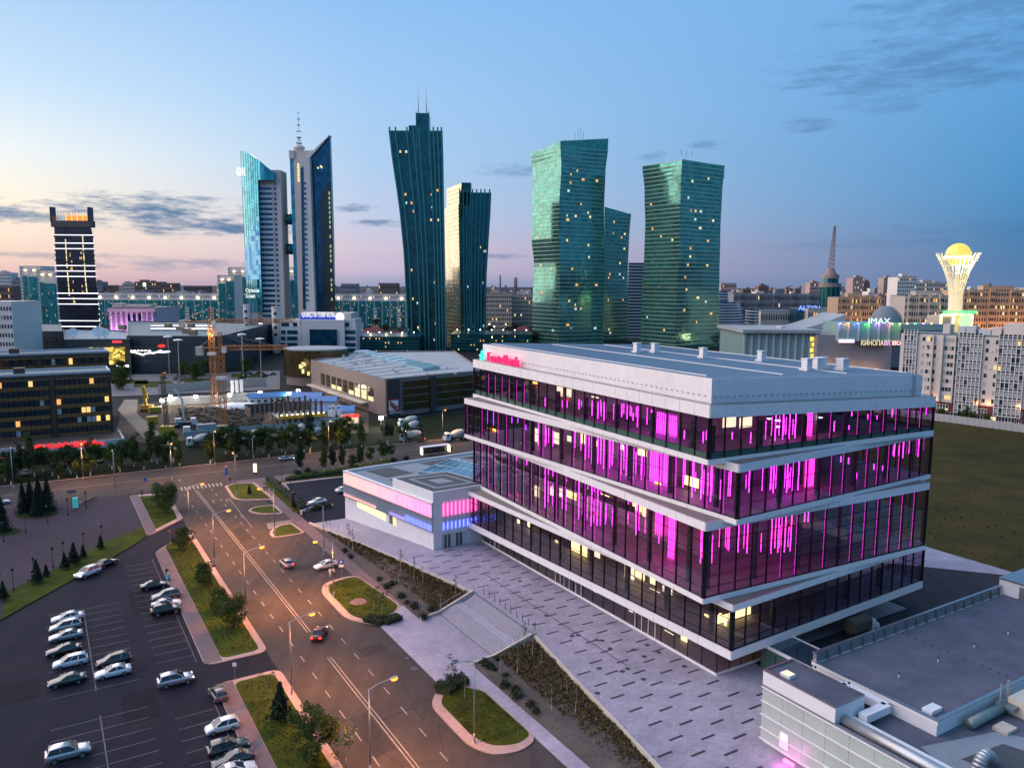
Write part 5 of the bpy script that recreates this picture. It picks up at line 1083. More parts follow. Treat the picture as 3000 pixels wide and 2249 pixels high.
sign(C3(560,715),2.7,FACE,[('tri',2.35,.42,m_sred),('round',1.55,.32,m_sblue)],'give-way triangle over a round blue sign at the annex lot exit')
sign(PX(q1,1837,440),4.2,FACE,[('tri',3.8,.5,m_sred),('round',3.0,.45,m_sblue),('sq',2.1,.45,m_sblue)],'stack of give-way, round blue and crossing signs at the junction')
sign(PX(q1,1183,500),2.6,FACE,[('sq',2.3,.4,m_sblue)],'single blue crossing sign at the edge of the avenue')
t=sign(PX(q1,1375,925),2.5,FACE,[('round',2.1,.36,m_sred)],'round red no-entry sign at the car park exit'); MB().box(-.25,.25,-.085,-.07,2.03,2.17).build('bar',m_swhite,t)
sign(PX(q2,1905,955),2.6,FACE,[('sq',2.3,.25,m_swhite)],'small white plate on a thin post at the lot entrance')
sign(PX(q1,1432,690),2.0,FACE,[('wide',1.8,.35,m_swhite)],'small white board beside the bushy corner tree')
tt=thing('sign_totem','dark maroon totem board beside the annex lot hedge','sign',loc=C3(438,655),rz=TH+R(60)); MB().box(-.75,.75,-.12,.12,0,3.6).build('board',m_maroon,tt); MB().box(-.85,.85,-.2,.2,0,.15).build('base',m_conc,tt)
ad=thing('advert_pillar','narrow lit advert pillar beside the unlit avenue lamp','advert',loc=PX(q1,2068,380),rz=TH+R(60)); MB().box(-.15,.15,-.55,.55,.3,2.9).build('case',m_black,ad); MB().box(-.18,-.15,-.47,.47,.5,2.8).build('screen',emis('advert_glow',(1,.8,.45),1.6),ad)
MB().box(-.1,.1,-.3,.3,0,.3).build('foot',m_black,ad)
bar_=thing('lot_barrier','raised red and white parking barrier at the annex lot exit','barrier',loc=C3(505,710),rz=TH); MB().box(-.2,.2,-.2,.2,0,1.0).build('cabinet',m_cab,bar_); MB().bar((0,0,.9),(2.6,0,1.5),.1).build('boom',m_swhite,bar_)
# bus shelter
bs=thing('bus_shelter','glazed bus shelter with lit end panels beside the avenue','bus shelter',loc=PX(q3,1590,222,RZ+.1),rz=TH)
MB().box(-4.6,4.6,-1.0,.9,2.5,2.68).build('roof',m_fasc,bs); MB().box(-4.5,4.5,.8,.84,.3,2.4).build('back_glass',m_cglass,bs)
for x in (-4.5,-1.5,1.5,4.5): MB().box(x-.05,x+.05,.75,.85,0,2.5).build('post',m_black,bs)
for x in (-4.55,4.35): MB().box(x,x+.2,-.8,.7,.4,2.3).build('lit_panel',emis('shelter_glow',(1,.85,.5),2.2),bs)
MB().box(-3.5,3.5,.2,.6,.42,.5).build('bench',m_bark,bs)
# kiosk and bike racks on the square
kk_=thing('ticket_kiosk','small turquoise kiosk with a dark solar panel on the square','kiosk',loc=PX(q1,612,655,RZ+.12),rz=TH); MB().box(-.55,.55,-.35,.35,.15,2.3).build('cabinet',mat('turquoise_panel',(.05,.42,.40),.4,em=(.1,.9,.85),es=.15),kk_); MB().box(-.6,.6,-.4,.4,0,.15).build('base',m_conc,kk_)
so_=thing('solar_board','dark tilted board on a post beside the turquoise kiosk','board',loc=PX(q1,585,650,RZ+.12),rz=TH); MB().tube((0,0,0),(0,0,3.4),.05,n=6).build('post',m_black,so_); MB().hexa([(-.9,-.05,3.2),(.9,-.05,3.2),(.9,.5,3.7),(-.9,.5,3.7),(-.9,-.1,3.28),(.9,-.1,3.28),(.9,.45,3.78),(-.9,.45,3.78)]).build('panel',m_dstrip,so_)
def bike(p,ang):
    t=thing('bicycle','bicycle standing in the rack row beside the turquoise kiosk','bicycle',loc=p,rz=ang,group='bicycles by the kiosk')
    for x in (-.52,.52):
        mb=MB()
        for i in range(12): a0,a1=i*math.pi/6,(i+1)*math.pi/6; mb.bar((x+.33*math.cos(a0),0,.34+.33*math.sin(a0)),(x+.33*math.cos(a1),0,.34+.33*math.sin(a1)),.035)
        mb.build('wheel',m_tyre,t)
    MB().bar((-.52,0,.34),(-.15,0,.8),.04).bar((-.15,0,.8),(.4,0,.8),.04).bar((.52,0,.34),(.38,0,.95),.04).bar((-.1,0,.34),(.4,0,.78),.04).build('frame',m_rim,t); MB().box(-.28,-.05,-.06,.06,.85,.91).build('saddle',m_black,t); MB().bar((.36,-.25,.98),(.36,.25,.98),.035).build('handlebar',m_black,t)
for i in range(8): bike(PX(q1,655+i*14,632-i*7,RZ+.12),TH+R(20))
# ---- people: one continuous skinned body each, clothing as its own colour ----
def person(p,ang,top,legs,label,h=1.72,skirt=None,walk=.0):
    t=thing('person',label,'person',loc=p,rz=ang)
    def tube_path(pts,n=8):
        return [[(x+rx*math.cos(2*math.pi*i/n),y+ry*math.sin(2*math.pi*i/n),z) for i in range(n)] for x,y,z,rx,ry in pts]
    k=h/1.72
    body=bpy.data.meshes.new('body'); V=[(0,0,.95*k),(0,0,1.2*k),(0,0,1.42*k),(0,0,1.5*k),(0,.01,1.6*k),(0,.01,1.72*k),(-.19*k,0,1.40*k),(-.25*k,.02+walk*.3,1.12*k),(-.26*k,-.08,.86*k),(.19*k,0,1.40*k),(.25*k,.02-walk*.3,1.12*k),(.26*k,-.08,.86*k),(-.09*k,0,.9*k),(-.1*k,-walk,.48*k),(-.1*k,walk*.7,.06*k),(-.1*k,walk*.7-.14,.04*k),(.09*k,0,.9*k),(.1*k,walk,.48*k),(.1*k,-walk*.5,.06*k),(.1*k,-walk*.5-.14,.04*k)]
    E_=[(0,1),(1,2),(2,3),(3,4),(4,5),(2,6),(6,7),(7,8),(2,9),(9,10),(10,11),(0,12),(12,13),(13,14),(14,15),(0,16),(16,17),(17,18),(18,19)]
    rad=[.15,.14,.16,.055,.10,.075,.075,.055,.04,.075,.055,.04,.10,.07,.05,.04,.10,.07,.05,.04]
    body.from_pydata(V,E_,[]); o=obj('body',body,t); sm=o.modifiers.new('s','SKIN')
    for i,sv in enumerate(body.skin_vertices[0].data): sv.radius=(rad[i]*k,rad[i]*k*.85); sv.use_root=(i==0)
    ss=o.modifiers.new('d','SUBSURF'); ss.levels=1; ss.render_levels=1
    dg=bpy.context.evaluated_depsgraph_get(); me=bpy.data.meshes.new_from_object(o.evaluated_get(dg)); o.modifiers.clear(); o.data=me
    me.materials.clear(); skin=mat('skin',(.42,.26,.19),.6,var=0); 
    for m__ in (top,legs,skin,m_black): me.materials.append(m__)
    for f in me.polygons:
        z=f.center.z/k; f.material_index=2 if z>1.47 and not (z>1.64) else (3 if z>1.64 else (0 if z>.93 else (1 if z>.09 else 3)))
        if abs(f.center.x)>.2*k and z<.95: f.material_index=2
        f.use_smooth=True
    if skirt: MB().lathe([(.17,1.02),(.22,.9),(.34,.4),(.36,.05)],14).build('skirt',skirt,t,smooth=True)
    return t
cw,ck,cbl,cgr,ctq=mat('cloth_white',(.6,.6,.6),.9,var=.1),mat('cloth_black',(.02,.02,.022),.9,var=0),mat('cloth_blue',(.03,.05,.12),.9,var=.1),mat('cloth_grey',(.12,.12,.13),.9,var=.1),mat('cloth_turquoise',(.05,.35,.50),.8,var=.1)
person(PX(q1,1352,1215,RZ+.15),0.4,ck,ck,'walker in black on the median footpath beside a long dress',walk=.12); person(PX(q1,1368,1240,RZ+.15),-.2,cw,ctq,'walker in a white top and long turquoise skirt on the median footpath',h=1.66,skirt=ctq)
person(C3(740,1215),.3,cw,cw,'person in white standing behind the angled white car'); person(C3(768,1215),2.5,cw,ck,'person in white top and dark trousers by the lamp behind the white car')
person(PX(q3,205,530,RZ+.13),.2,ck,ck,'walker in dark clothes on the pavement by the annex hedge',walk=.1); person(PX(q3,226,530,RZ+.13),.1,cbl,cgr,'walker in navy beside the dark-dressed walker by the annex hedge',walk=.12)
person(PX(q1,1455,470),.8,cw,cgr,'pedestrian in a pale top crossing near the zebra stripes',walk=.15); person(PX(q1,1150,555,RZ+.12),1.,cgr,ck,'person waiting at the corner of the paved square'); person(PX(q1,1865,455,RZ+.1),.4,ck,ck,'person with a bicycle at the junction corner')
person(PX(q3,1473,225,RZ+.1),.2,ck,ck,'person standing outside the bus shelter'); person(PX(q3,1555,222,RZ+.1),.2,cgr,ck,'passenger waiting under the lit side of the bus shelter'); person(PX(q3,1630,215,RZ+.1),.2,ck,cgr,'passenger waiting at the far side inside the bus shelter'); person(PX(q3,1725,205,RZ+.1),.2,ck,ck,'person standing by the thin pole past the bus shelter')
bike(PX(q1,1872,458,RZ+.1),TH); bpy.context.view_layer.update()
bpy.data.objects[[o.name for o in COL.objects if o.name.startswith('bicycle')][-1]]['label']='bicycle held by the person at the junction corner'
# ================= hoarding at the meadow edge =================
hd=thing('hoarding','long grey sheet hoarding at the far edge of the meadow','fence'); m_sheet=mat('grey_hoarding_sheet',(.36,.37,.40),.5,metal=.3,vs=.8,var=.15)
A_=G(2560,1208,RZ); B_=G(3080,1278,RZ); n=30; d=(B_-A_).normalized(); an_=math.atan2(d.y,d.x); L_=(B_-A_).length/n
pm=MB().box(.03,L_-.03,-.04,0,.1,2.9); [pm.box(.03,L_-.03,-.07,-.04,.4+.55*i,.44+.55*i) for i in range(5)]; pme=pm.mesh('hoarding_panel',m_sheet); pst=MB().box(-.05,.05,-.1,.05,0,3.0).bar((0,-.1,2.0),(0,-1.3,0),.06).mesh('hoarding_post',m_pole)
for i in range(n):
    p=A_+d*(i*L_); obj('hoarding_panel',pme,hd,loc=p,rz=an_); obj('hoarding_post',pst,hd,loc=p,rz=an_)
# ================= the city beyond: helpers =================
def part(mb,name,m__,t,kind=None,smooth=False,label=None):
    o=mb.build(name,m__,t,smooth=smooth,kind=kind,label=label); o.location=-Vector(t.location); return o
def PT(x,Yd,y=900): p=AT(x,y,Yd); return Vector((p.x,p.y,0))
def ZP(x,y,Yd): return AT(x,y,Yd).z
def tglass(name,base,metal=.6,rough=.10,spec=.6,bump=.0):
    M=bpy.data.materials.new(name); M.use_nodes=True; t=NT(M.node_tree); b=t.N['Principled BSDF']; MATS[name]=M
    pos=t.n('NewGeometry').outputs['Position']; mp=t.n('Mapping'); mp.inputs['Scale'].default_value=(.35,.35,.30); t.put(mp.inputs[0],pos)
    vo=t.n('TexVoronoi',distance='CHEBYCHEV'); vo.inputs['Randomness'].default_value=.25; vo.inputs['Scale'].default_value=1; t.put(vo.inputs['Vector'],mp.outputs[0])
    sx=t.n('SeparateColor'); t.put(sx.inputs[0],vo.outputs['Color'])
    t.put(b.inputs['Base Color'],t.mix(sx.outputs[0],tuple(x*.72 for x in base),tuple(x*1.25 for x in base))); b.inputs['Metallic'].default_value=metal; b.inputs['Specular IOR Level'].default_value=spec
    t.put(b.inputs['Roughness'],t.rng(sx.outputs[1],0,1,rough*.6,rough*1.5)); return M
m_nl=tglass('emerald_glass',(.085,.30,.245),.66,.09); m_nlb=mat('pale_floor_edge',(.42,.56,.48),.4,metal=.3,var=0); m_em=tglass('deep_green_glass',(.02,.11,.125),.6,.10); m_emrib=mat('green_rib',(.05,.25,.24),.35,metal=.5,var=0)
m_emsunset=tglass('sunset_tinted_glass',(.24,.27,.13),.8,.12); m_ktz=tglass('blue_green_glass',(.05,.30,.38),.7,.07); m_ktzd=tglass('deep_blue_glass',(.015,.10,.18),.55,.07)
m_stone=mat('beige_stone',(.60,.52,.48),.7,vs=.15,var=.1); m_stonew=mat('white_stone',(.66,.61,.58),.7,vs=.15,var=.08); m_dkwin=mat('dark_window',(.02,.035,.045),.12,spec=.7,var=.2,vs=.1)
m_tealres=tglass('teal_residential_glass',(.03,.26,.27),.5,.15); m_lwin=[emis('lit_window_warm',(1,.66,.22),.8),emis('lit_window_yellow',(1,.85,.40),.8),emis('lit_window_orange',(1,.45,.14),.8),emis('lit_window_cool',(.75,.95,.95),.6)]
m_bwin=mat('bright_window',(.35,.38,.40),.2,spec=.6,var=.3,vs=.2)
rc=random.Random(5)
def on_quad(P,Q,z0,z1,u0,u1,v0,v1,off=.08,zq=None):
    # rectangle on the upright face P->Q (outward on the right-hand side), pushed off by off
    P=Vector(P); Q=Vector(Q); d=(Q-P); n=Vector((d.y,-d.x,0)).normalized()*off
    a=P+d*u0+n; b=P+d*u1+n; za=z0+(z1-z0)*v0; zb=z0+(z1-z0)*v1
    return [Vector((a.x,a.y,za)),Vector((b.x,b.y,za)),Vector((b.x,b.y,zb)),Vector((a.x,a.y,zb))]
def slabbox(P,Q,z0,z1,th):
    P=Vector(P); Q=Vector(Q); d=(Q-P); n=Vector((d.y,-d.x,0)).normalized()*th
    mb=MB(); a,b=P,Q; mb.hexa([Vector((v.x,v.y,z)) for z in (z0,z1) for v in (a+n,b+n,b,a)]); return mb
def windows(t,P,Q,z0,z1,nc,nr,fw=.5,fh=.5,lit=.08,dark=None,off=.10,single=False,um=0.0):
    dm=MB(); lm={}
    for i in range(nc):
        for j in range(nr):
            u0=um+(1-2*um)*(i+.5-fw/2)/nc; u1=um+(1-2*um)*(i+.5+fw/2)/nc; v0=(j+.5-fh/2)/nr; v1=(j+.5+fh/2)/nr
            q=on_quad(P,Q,z0,z1,u0,u1,v0,v1,off); L_=rc.random()<lit
            m__=rc.choice(m_lwin[:3]) if L_ else (dark or m_dkwin)
            if single: part(MB().add(q,[(0,1,2,3)]),'window',m__,t)
            elif L_: lm.setdefault(m__,MB()).add(q,[(0,1,2,3)])
            else: dm.add(q,[(0,1,2,3)])
    if dm.v: part(dm,'window_grid',dark or m_dkwin,t,kind='stuff')
    for m__,mb in lm.items(): part(mb,'lit_windows',m__,t,kind='stuff')
def prismt(t,pts,z0,z1,name,m__): return part(MB().prism([tuple(p[:2]) for p in pts],z0,z1),name,m__,t)
def ccw(pts):
    ar=sum(pts[i][0]*pts[(i+1)%len(pts)][1]-pts[(i+1)%len(pts)][0]*pts[i][1] for i in range(len(pts))); return pts if ar>0 else pts[::-1]
# ---- twisting residential towers with floor lines ----
def lofted(name,label,keys,Yc,dl,dr,top,m__,mband,floor_h,lit_n,group=None,band=.5,litarea=(0,1)):
    # keys: (y, xl, xm, xr) photo pixels; corners L, M (nearest), R, K (back)
    base=PT(keys[-1][2],Yc); t=thing(name,label,'tower',loc=(base.x,base.y,RZ),group=group)
    ks=[]
    for y,xl,xm,xr in keys: ks.append((ZP(xm,y,Yc),AT(xl,y,Yc+dl),AT(xm,y,Yc),AT(xr,y,Yc+dr)))
    ks.sort(key=lambda k:k[0]); z0=RZ; z1=ks[-1][0]
    def sec(z):
        if z<=ks[0][0]: a=b=ks[0]; f=0
        else:
            for a,b in zip(ks[:-1],ks[1:]):
                if z<=b[0]: break
            f=min(1,max(0,(z-a[0])/(b[0]-a[0]+1e-6))); f=f*f*(3-2*f)
        L_,M_,R_=[a[i].lerp(b[i],f) for i in (1,2,3)]; L_.z=M_.z=R_.z=z; K=L_+R_-M_; K.z=z; return [L_,M_,R_,K]
    n=int((z1-z0-1)/floor_h); zs=[z0+i*floor_h for i in range(n+1)]
    rings=[sec(z) for z in zs]; tp=sec(z1); 
    for i,dzv in enumerate(top): tp[i].z=z1+dzv
    tp[3].z=tp[0].z+tp[2].z-tp[1].z
    part(MB().loft(rings+[tp]),'glass_body',m__,t)
    for z in zs[1:]:
        s_=sec(z); c_=sum(s_,Vector())/4; o_=[v+(v-c_).normalized()*.35 for v in s_]; mb=MB()
        mb.loft([[Vector((v.x,v.y,z-band/2)) for v in o_],[Vector((v.x,v.y,z+band/2)) for v in o_]]); part(mb,'floor_band',mband,t)
    for k in range(int(lit_n*.9)):
        zi=rc.randrange(2,len(zs)-3); s_=sec(zs[zi]+floor_h/2); face=rc.choice(((0,1),(1,2),(1,2),(1,2))); P,Q=s_[face[0]],s_[face[1]]; u=rc.choice((.16,.2,.34,.62,.66,.78,.24,.46)); w_=rc.uniform(.022,.06)
        z_=zs[zi]; q=on_quad(P,Q,z_+.7,z_+floor_h-.7,u,u+w_,.05,.95,.22); part(MB().add(q,[(0,1,2,3)]),'lit_window',rc.choice(m_lwin),t)
    return t,sec,zs
z4n=lambda y,l,m_,r:(370+y/2.4386,1500+l/2.4386,1500+m_/2.4386,1500+r/2.4386)
YN=640
nl1,sec,zs=lofted('residential_tower','tall twisting green glass tower with a pale gold sunset-lit side',[z4n(*k) for k in ((105,130,345,688),(300,148,352,668),(560,145,338,658),(770,140,332,660),(1000,158,347,665),(1300,146,335,655),(1580,140,338,650),(1720,140,338,650))],YN,30,22,(-7,0,6,0),m_nl,m_nlb,3.25,34)
tops=MB()
for x,h in ((.25,2.5),(.3,9),(.36,12),(.42,13),(.47,10),(.9,4),(.95,5),(.6,2),(.1,3)):
    s_=sec(zs[-1]); p=s_[1].lerp(s_[2],x); p.z=zs[-1]+3; part(MB().tube(p,p+Vector((0,0,h)),.12,n=5),'roof_antenna',m_black,nl1)
s_=sec(zs[-1])
p=s_[1].lerp(s_[2],.78)+Vector((0,3,3)); part(MB().box(p.x-4,p.x+4,p.y,p.y+4,p.z,p.z+5),'roof_plant',m_dkwin,nl1)
nl2,_,_=lofted('residential_tower','lower green glass tower tucked behind the gold-sided tower',[z4n(*k) for k in ((575,560,660,852),(800,560,660,836),(1000,560,660,828),(1300,560,655,826),(1580,560,652,825),(1720,560,652,825))],YN+55,30,24,(3,0,-6,0),m_nl,m_nlb,3.25,20)
nl3,sec,zs=lofted('residential_tower','broad twisting green glass tower with a stepped roofline standing alone',[z4n(*k) for k in ((235,935,1215,1520),(450,948,1206,1502),(700,952,1200,1490),(900,945,1196,1486),(1150,932,1178,1480),(1400,924,1170,1476),(1600,916,1170,1480),(1740,914,1170,1480))],YN-15,30,26,(-6,0,-11,0),m_nl,m_nlb,3.25,30)
s_=sec(zs[-1]); 
for x in (.0,.12,.25): p=s_[1].lerp(s_[2],x)+Vector((0,3,4)); part(MB().tube(p,p+Vector((0,0,5)),.12,n=5),'roof_antenna',m_black,nl3)
# ---- ribbed emerald towers ----
def ribbed(name,label,keys,Yc,dep,mech,lit_n,ribs,leftface=None):
    base=PT(keys[-1][2],Yc); t=thing(name,label,'tower',loc=(base.x,base.y,RZ)); rings=[]
    ks=sorted([(ZP((l+r)/2,y,Yc),l,r) for y,l,r in keys])
    def xs(z):
        if z<=ks[0][0]: return ks[0][1:]
        for a,b in zip(ks[:-1],ks[1:]):
            if z<=b[0]: break
        f=min(1,(z-a[0])/(b[0]-a[0]+1e-6)); return a[1]+(b[1]-a[1])*f,a[2]+(b[2]-a[2])*f
    zt_=ks[-1][0]; N=30; 
    def pts(z):
        l,r=xs(z); y_=836-(z-H)*F/Yc
        P,Q=AT(l,y_,Yc),AT(r,y_,Yc); P.z=Q.z=z
        f_=dep/Yc*1.04; return [P,Q,Q+Vector((Q.x*f_,dep,0)),P+Vector((P.x*f_*.9,dep,0))]
    zz=[RZ+(zt_-RZ)*i/N for i in range(N+1)]
    rings=[pts(z) for z in zz]; part(MB().loft(rings),'glass_body',m_em,t)
    for u in ribs:
        mb=MB(); L_=[r[0].lerp(r[1],u)+Vector((0,-.5,0)) for r in rings]; L_.append(L_[-1]+Vector((0,0,2.5)))
        for p,q in zip(L_[:-1],L_[1:]): mb.bar(p,q,1.1,.9)
        part(mb,'facade_rib',m_emrib,t)
    for i in range(1,N*2):
        z=RZ+(zt_-RZ)*i/(N*2); P,Q=pts(z)[:2]; part(slabbox(P,Q,z-.12,z+.12,.1),'floor_line',m_em,t)
    for k in range(int(lit_n*.6)):
        z=RZ+4+3.1*rc.randrange(1,int((zt_-8)/3.1)); P,Q=pts(z)[:2]; u=rc.choice((.16,.27,.3,.68,.72,.85,.9)); part(MB().add(on_quad(P,Q,z,z+2.2,u,u+rc.uniform(.02,.04),.1,.9,.3),[(0,1,2,3)]),'lit_window',rc.choice(m_lwin),t)
    return t,pts,zt_
z3n=lambda y,l,r:(270+y/2.125,1100+l/2.125,1100+r/2.125)
YE=600
e1,pts,zt_=ribbed('office_tower','tall dark green tower flaring outwards with a chimney-like crown and two masts',[z3n(*k) for k in ((240,82,418),(400,100,423),(600,130,426),(750,150,428),(1000,175,432),(1300,190,437),(1620,200,442),(1760,201,442))],YE,36,None,34,(.02,.13,.34,.46,.56,.75,.83,.91,.98))
P,Q=pts(zt_)[:2]
zc=ZP(1237,332,YE); x0,x1=P.lerp(Q,.52).x,P.lerp(Q,.745).x
part(MB().box(x0,x1,YE-.6,YE+14,zt_-32,zc),'crown_block',m_em,e1); part(MB().box(x0-.5,x0,YE-.9,YE,zt_-25,zc+1.2).box(x1,x1+.5,YE-.9,YE,zt_-25,zc+1.2),'crown_edge',m_emrib,e1)
for x in (x0+1,x1-2): part(MB().tube((x,YE+3,zc),(x,YE+3,zc+8),.5,.35,n=6).tube((x,YE+3,zc+8),(x,YE+3,zc+19),.22,.06,n=5),'mast',m_pole,e1)
part(MB().box(P.lerp(Q,.36).x,P.lerp(Q,.54).x,YE+4,YE+12,zt_,zt_+4.5),'roof_plant',m_em,e1)
e2,pts,zt2=ribbed('office_tower','shorter dark green flaring tower beside the chimney-crowned tower',[z3n(*k) for k in ((625,520,721),(750,521,716),(900,523,706),(1150,527,692),(1400,532,688),(1540,535,688),(1700,536,688))],YE+30,34,None,16,(.02,.14,.25,.35,.42,.55,.68,.8,.95))
# its side wall, seen at a slant; sunset reflection tinted into the glass
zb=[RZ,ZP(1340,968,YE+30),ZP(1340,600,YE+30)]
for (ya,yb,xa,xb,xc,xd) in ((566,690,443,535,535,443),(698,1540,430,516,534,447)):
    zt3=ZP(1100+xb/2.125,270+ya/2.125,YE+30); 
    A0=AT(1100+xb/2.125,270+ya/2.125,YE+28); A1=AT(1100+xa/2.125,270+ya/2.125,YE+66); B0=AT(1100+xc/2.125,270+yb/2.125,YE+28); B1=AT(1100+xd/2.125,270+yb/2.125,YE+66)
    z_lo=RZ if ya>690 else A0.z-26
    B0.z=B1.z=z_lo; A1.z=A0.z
    part(MB().hexa([B1,B0,B0+Vector((6,8,0)),B1+Vector((8,0,0)),A1,A0,A0+Vector((6,8,0)),A1+Vector((8,0,0))]),'side_wall',m_emsunset,e2)
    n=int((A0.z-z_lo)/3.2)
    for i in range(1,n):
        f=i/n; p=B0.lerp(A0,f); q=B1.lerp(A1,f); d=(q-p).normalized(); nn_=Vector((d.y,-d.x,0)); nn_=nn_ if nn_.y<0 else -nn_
        part(MB().bar(p+nn_*.2,q+nn_*.2,.3,.55),'floor_band',m_emsunset,e2)
part(MB().box(A0.x-1 if False else AT(1352,540,YE+30).x,AT(1380,540,YE+30).x,YE+30,YE+46,zt2-10,ZP(1366,535,YE+30)),'crown_block',m_em,e2)
for lab,x0,x1,yt,Yd in (('long dark green glass podium at the foot of the flaring towers',985,1225,985,575),('dark glass podium block right of the flaring towers',1320,1560,978,590)):
    p=PT((x0+x1)/2,Yd); t=thing('podium',lab,'building',loc=(p.x,p.y,RZ)); P,Q=PT(x0,Yd),PT(x1,Yd); prismt(t,[P,Q,Q+Vector((0,45,0)),P+Vector((0,45,0))],RZ,ZP(x0,yt,Yd),'glass_body',m_em)
    for i in range(1,5): part(slabbox(P,Q,RZ+i*ZP(x0,yt,Yd)/5,RZ+i*ZP(x0,yt,Yd)/5+.3,.3),'floor_band',m_emrib,t)
    windows(t,P,Q,RZ,ZP(x0,yt,Yd),26,4,.3,.35,.10,m_em)
    for i in range(7):
        pp=P.lerp(Q,(i+.5)/7)+Vector((0,8,ZP(x0,yt,Yd))); part(MB().tube(pp,pp+Vector((0,0,2.5)),.1,n=5),'roof_lamp_post',m_pole,t); part(MB().lathe([(.1,0),(.4,.3),(.1,.6)],8,(pp.x,pp.y)).box(0,0,0,0,0,0) if False else MB().tube(pp+Vector((0,0,2.5)),pp+Vector((0,0,3.0)),.35,n=6),'roof_lamp',emis('roof_lamp_glow',(1,.95,.85),9),t)
# ---- the twin railway headquarters towers ----
YK=610; z2n=lambda x,y:(650+x/2.55,350+y/2.55)
p=PT(770,YK); k1=thing('office_tower','curved glass and banded stone tower with a sloping top and a big screen','tower',loc=(p.x,p.y,RZ))
def KP(x,y,dy=0): a,b=z2n(x,y); return AT(a,b,YK+dy)
# stone shaft (right half)
zt_s=KP(420,378).z; L0,R0=KP(282,900),KP(452,900); pr=[Vector((L0.x,YK,0)),Vector((R0.x,YK,0)),Vector((R0.x+.2,YK+16,0)),Vector((L0.x,YK+16,0))]
prismt(k1,pr,RZ,zt_s,'stone_shaft',m_stone)
for i in range(27):
    za=KP(340,1478-38*i).z; 
    for u0,u1 in ((.02,.60),(.70,.80)): 
        if za<zt_s-14 or u0>.5: part(MB().add(on_quad(pr[0],pr[1],za,za+2.0,u0,u1,0,1,.25),[(0,1,2,3)]),'window_band',m_ktzd,k1)
for i in range(26):
    za=KP(340,1478-38*i).z+2.05; part(slabbox(pr[0],pr[0].lerp(pr[1],.64),za,za+1.7,.7),'stone_band',m_stonew,k1)
# curved glass shield on the left, its top sweeping down to the right
gl=MB(); n=14; lo=[];hi=[]
ptsT=[(140,235),(148,233),(165,236),(200,252),(240,280),(280,310),(320,345),(355,372),(388,398)]
def topy(x):
    for (a,b),(c,d) in zip(ptsT[:-1],ptsT[1:]):
        if x<=c: return b+(d-b)*(x-a)/(c-a)
    return 398
for i in range(n+1):
    u=i/n; x=140+u*(388-140); dy=-1.5-5*math.sin(u*math.pi*.8)+ (10*(1-u)**3); b_=KP(x+ (45-8*u),1200,dy); tpx=KP(x,topy(x),dy)
    lo.append(Vector((KP(x+45-25*u,1250,dy).x,YK+dy,RZ+6))); hi.append(Vector((tpx.x,YK+dy,tpx.z)))
zlow=KP(300,1440).z
cut=int(n*.56)
def sheetcol(i0,i1,zbot):
    mb=MB()
    for i in range(i0,i1):
        a,b,c,d=lo[i],lo[i+1],hi[i+1],hi[i]; f=lambda l,h,z:l.lerp(h,(z-l.z)/(h.z-l.z))
        q=[f(a,d,zbot),f(b,c,zbot),c,d]; bk_=[v+Vector((0,6,0)) for v in q]; mb.hexa([q[0],q[1],bk_[1],bk_[0],q[3],q[2],bk_[2],bk_[3]])
    return mb
part(sheetcol(0,cut,zlow),'glass_shield',m_ktz,k1); part(sheetcol(cut,n,KP(330,460).z),'glass_shield',m_ktz,k1)
mb=MB()
for j in range(1,52):
    for i in range(0,cut):
        f=j/52; p=lo[i].lerp(hi[i],f)+Vector((0,-.12,0)); q=lo[i+1].lerp(hi[i+1],f)+Vector((0,-.12,0)); mb.bar(p,q,.16,.16)
for i in range(0,cut+1): mb.bar(lo[i]+Vector((0,-.12,0)),hi[i]+Vector((0,-.12,0)),.14,.14)
part(mb,'glazing_grid',m_ktzd,k1,kind='stuff')
# display wall: swathes of colour from KP(165..300, 690..1195)
scr=[emis('screen_%d'%i,c,.6) for i,c in enumerate([(.10,.35,.75),(.16,.50,.85),(.30,.65,.9),(.06,.25,.6),(.22,.6,.8)])]
for i in range(0,cut):
    for j in range(14):
        y0=1195-j*36; y1=y0-34; u=i/cut
        if j>6+u*7+2*math.sin(i*2.1): continue
        zA,zB_=KP(250,y0).z,KP(250,y1).z; f=lambda l,h,z:l.lerp(h,(z-l.z)/(h.z-l.z))+Vector((0,-.3,0))
        q=[f(lo[i],hi[i],zA),f(lo[i+1],hi[i+1],zA),f(lo[i+1],hi[i+1],zB_),f(lo[i],hi[i],zB_)]
        part(MB().add(q,[(0,1,2,3)]),'screen_tile',scr[int(abs(math.sin(i*.9+.25*math.sin(j*.7)+.06*j*i))*4.99)],k1)
text('facade_letter','ӨК',9,.3,emis('white_letters',(1,1,1),.9),k1,mw=upright(Vector((KP(146,418).x-3,YK-2,KP(146,428).z))-Vector(k1.location),R(-12)),sx=.6)
text('facade_letters','Орман\nБанк',4.2,.2,emis('white_letters2',(.9,1,1),.7),k1,mw=upright(Vector((KP(190,1290).x,YK-4,KP(190,1290).z))-Vector(k1.location),R(-6)),sx=.8)
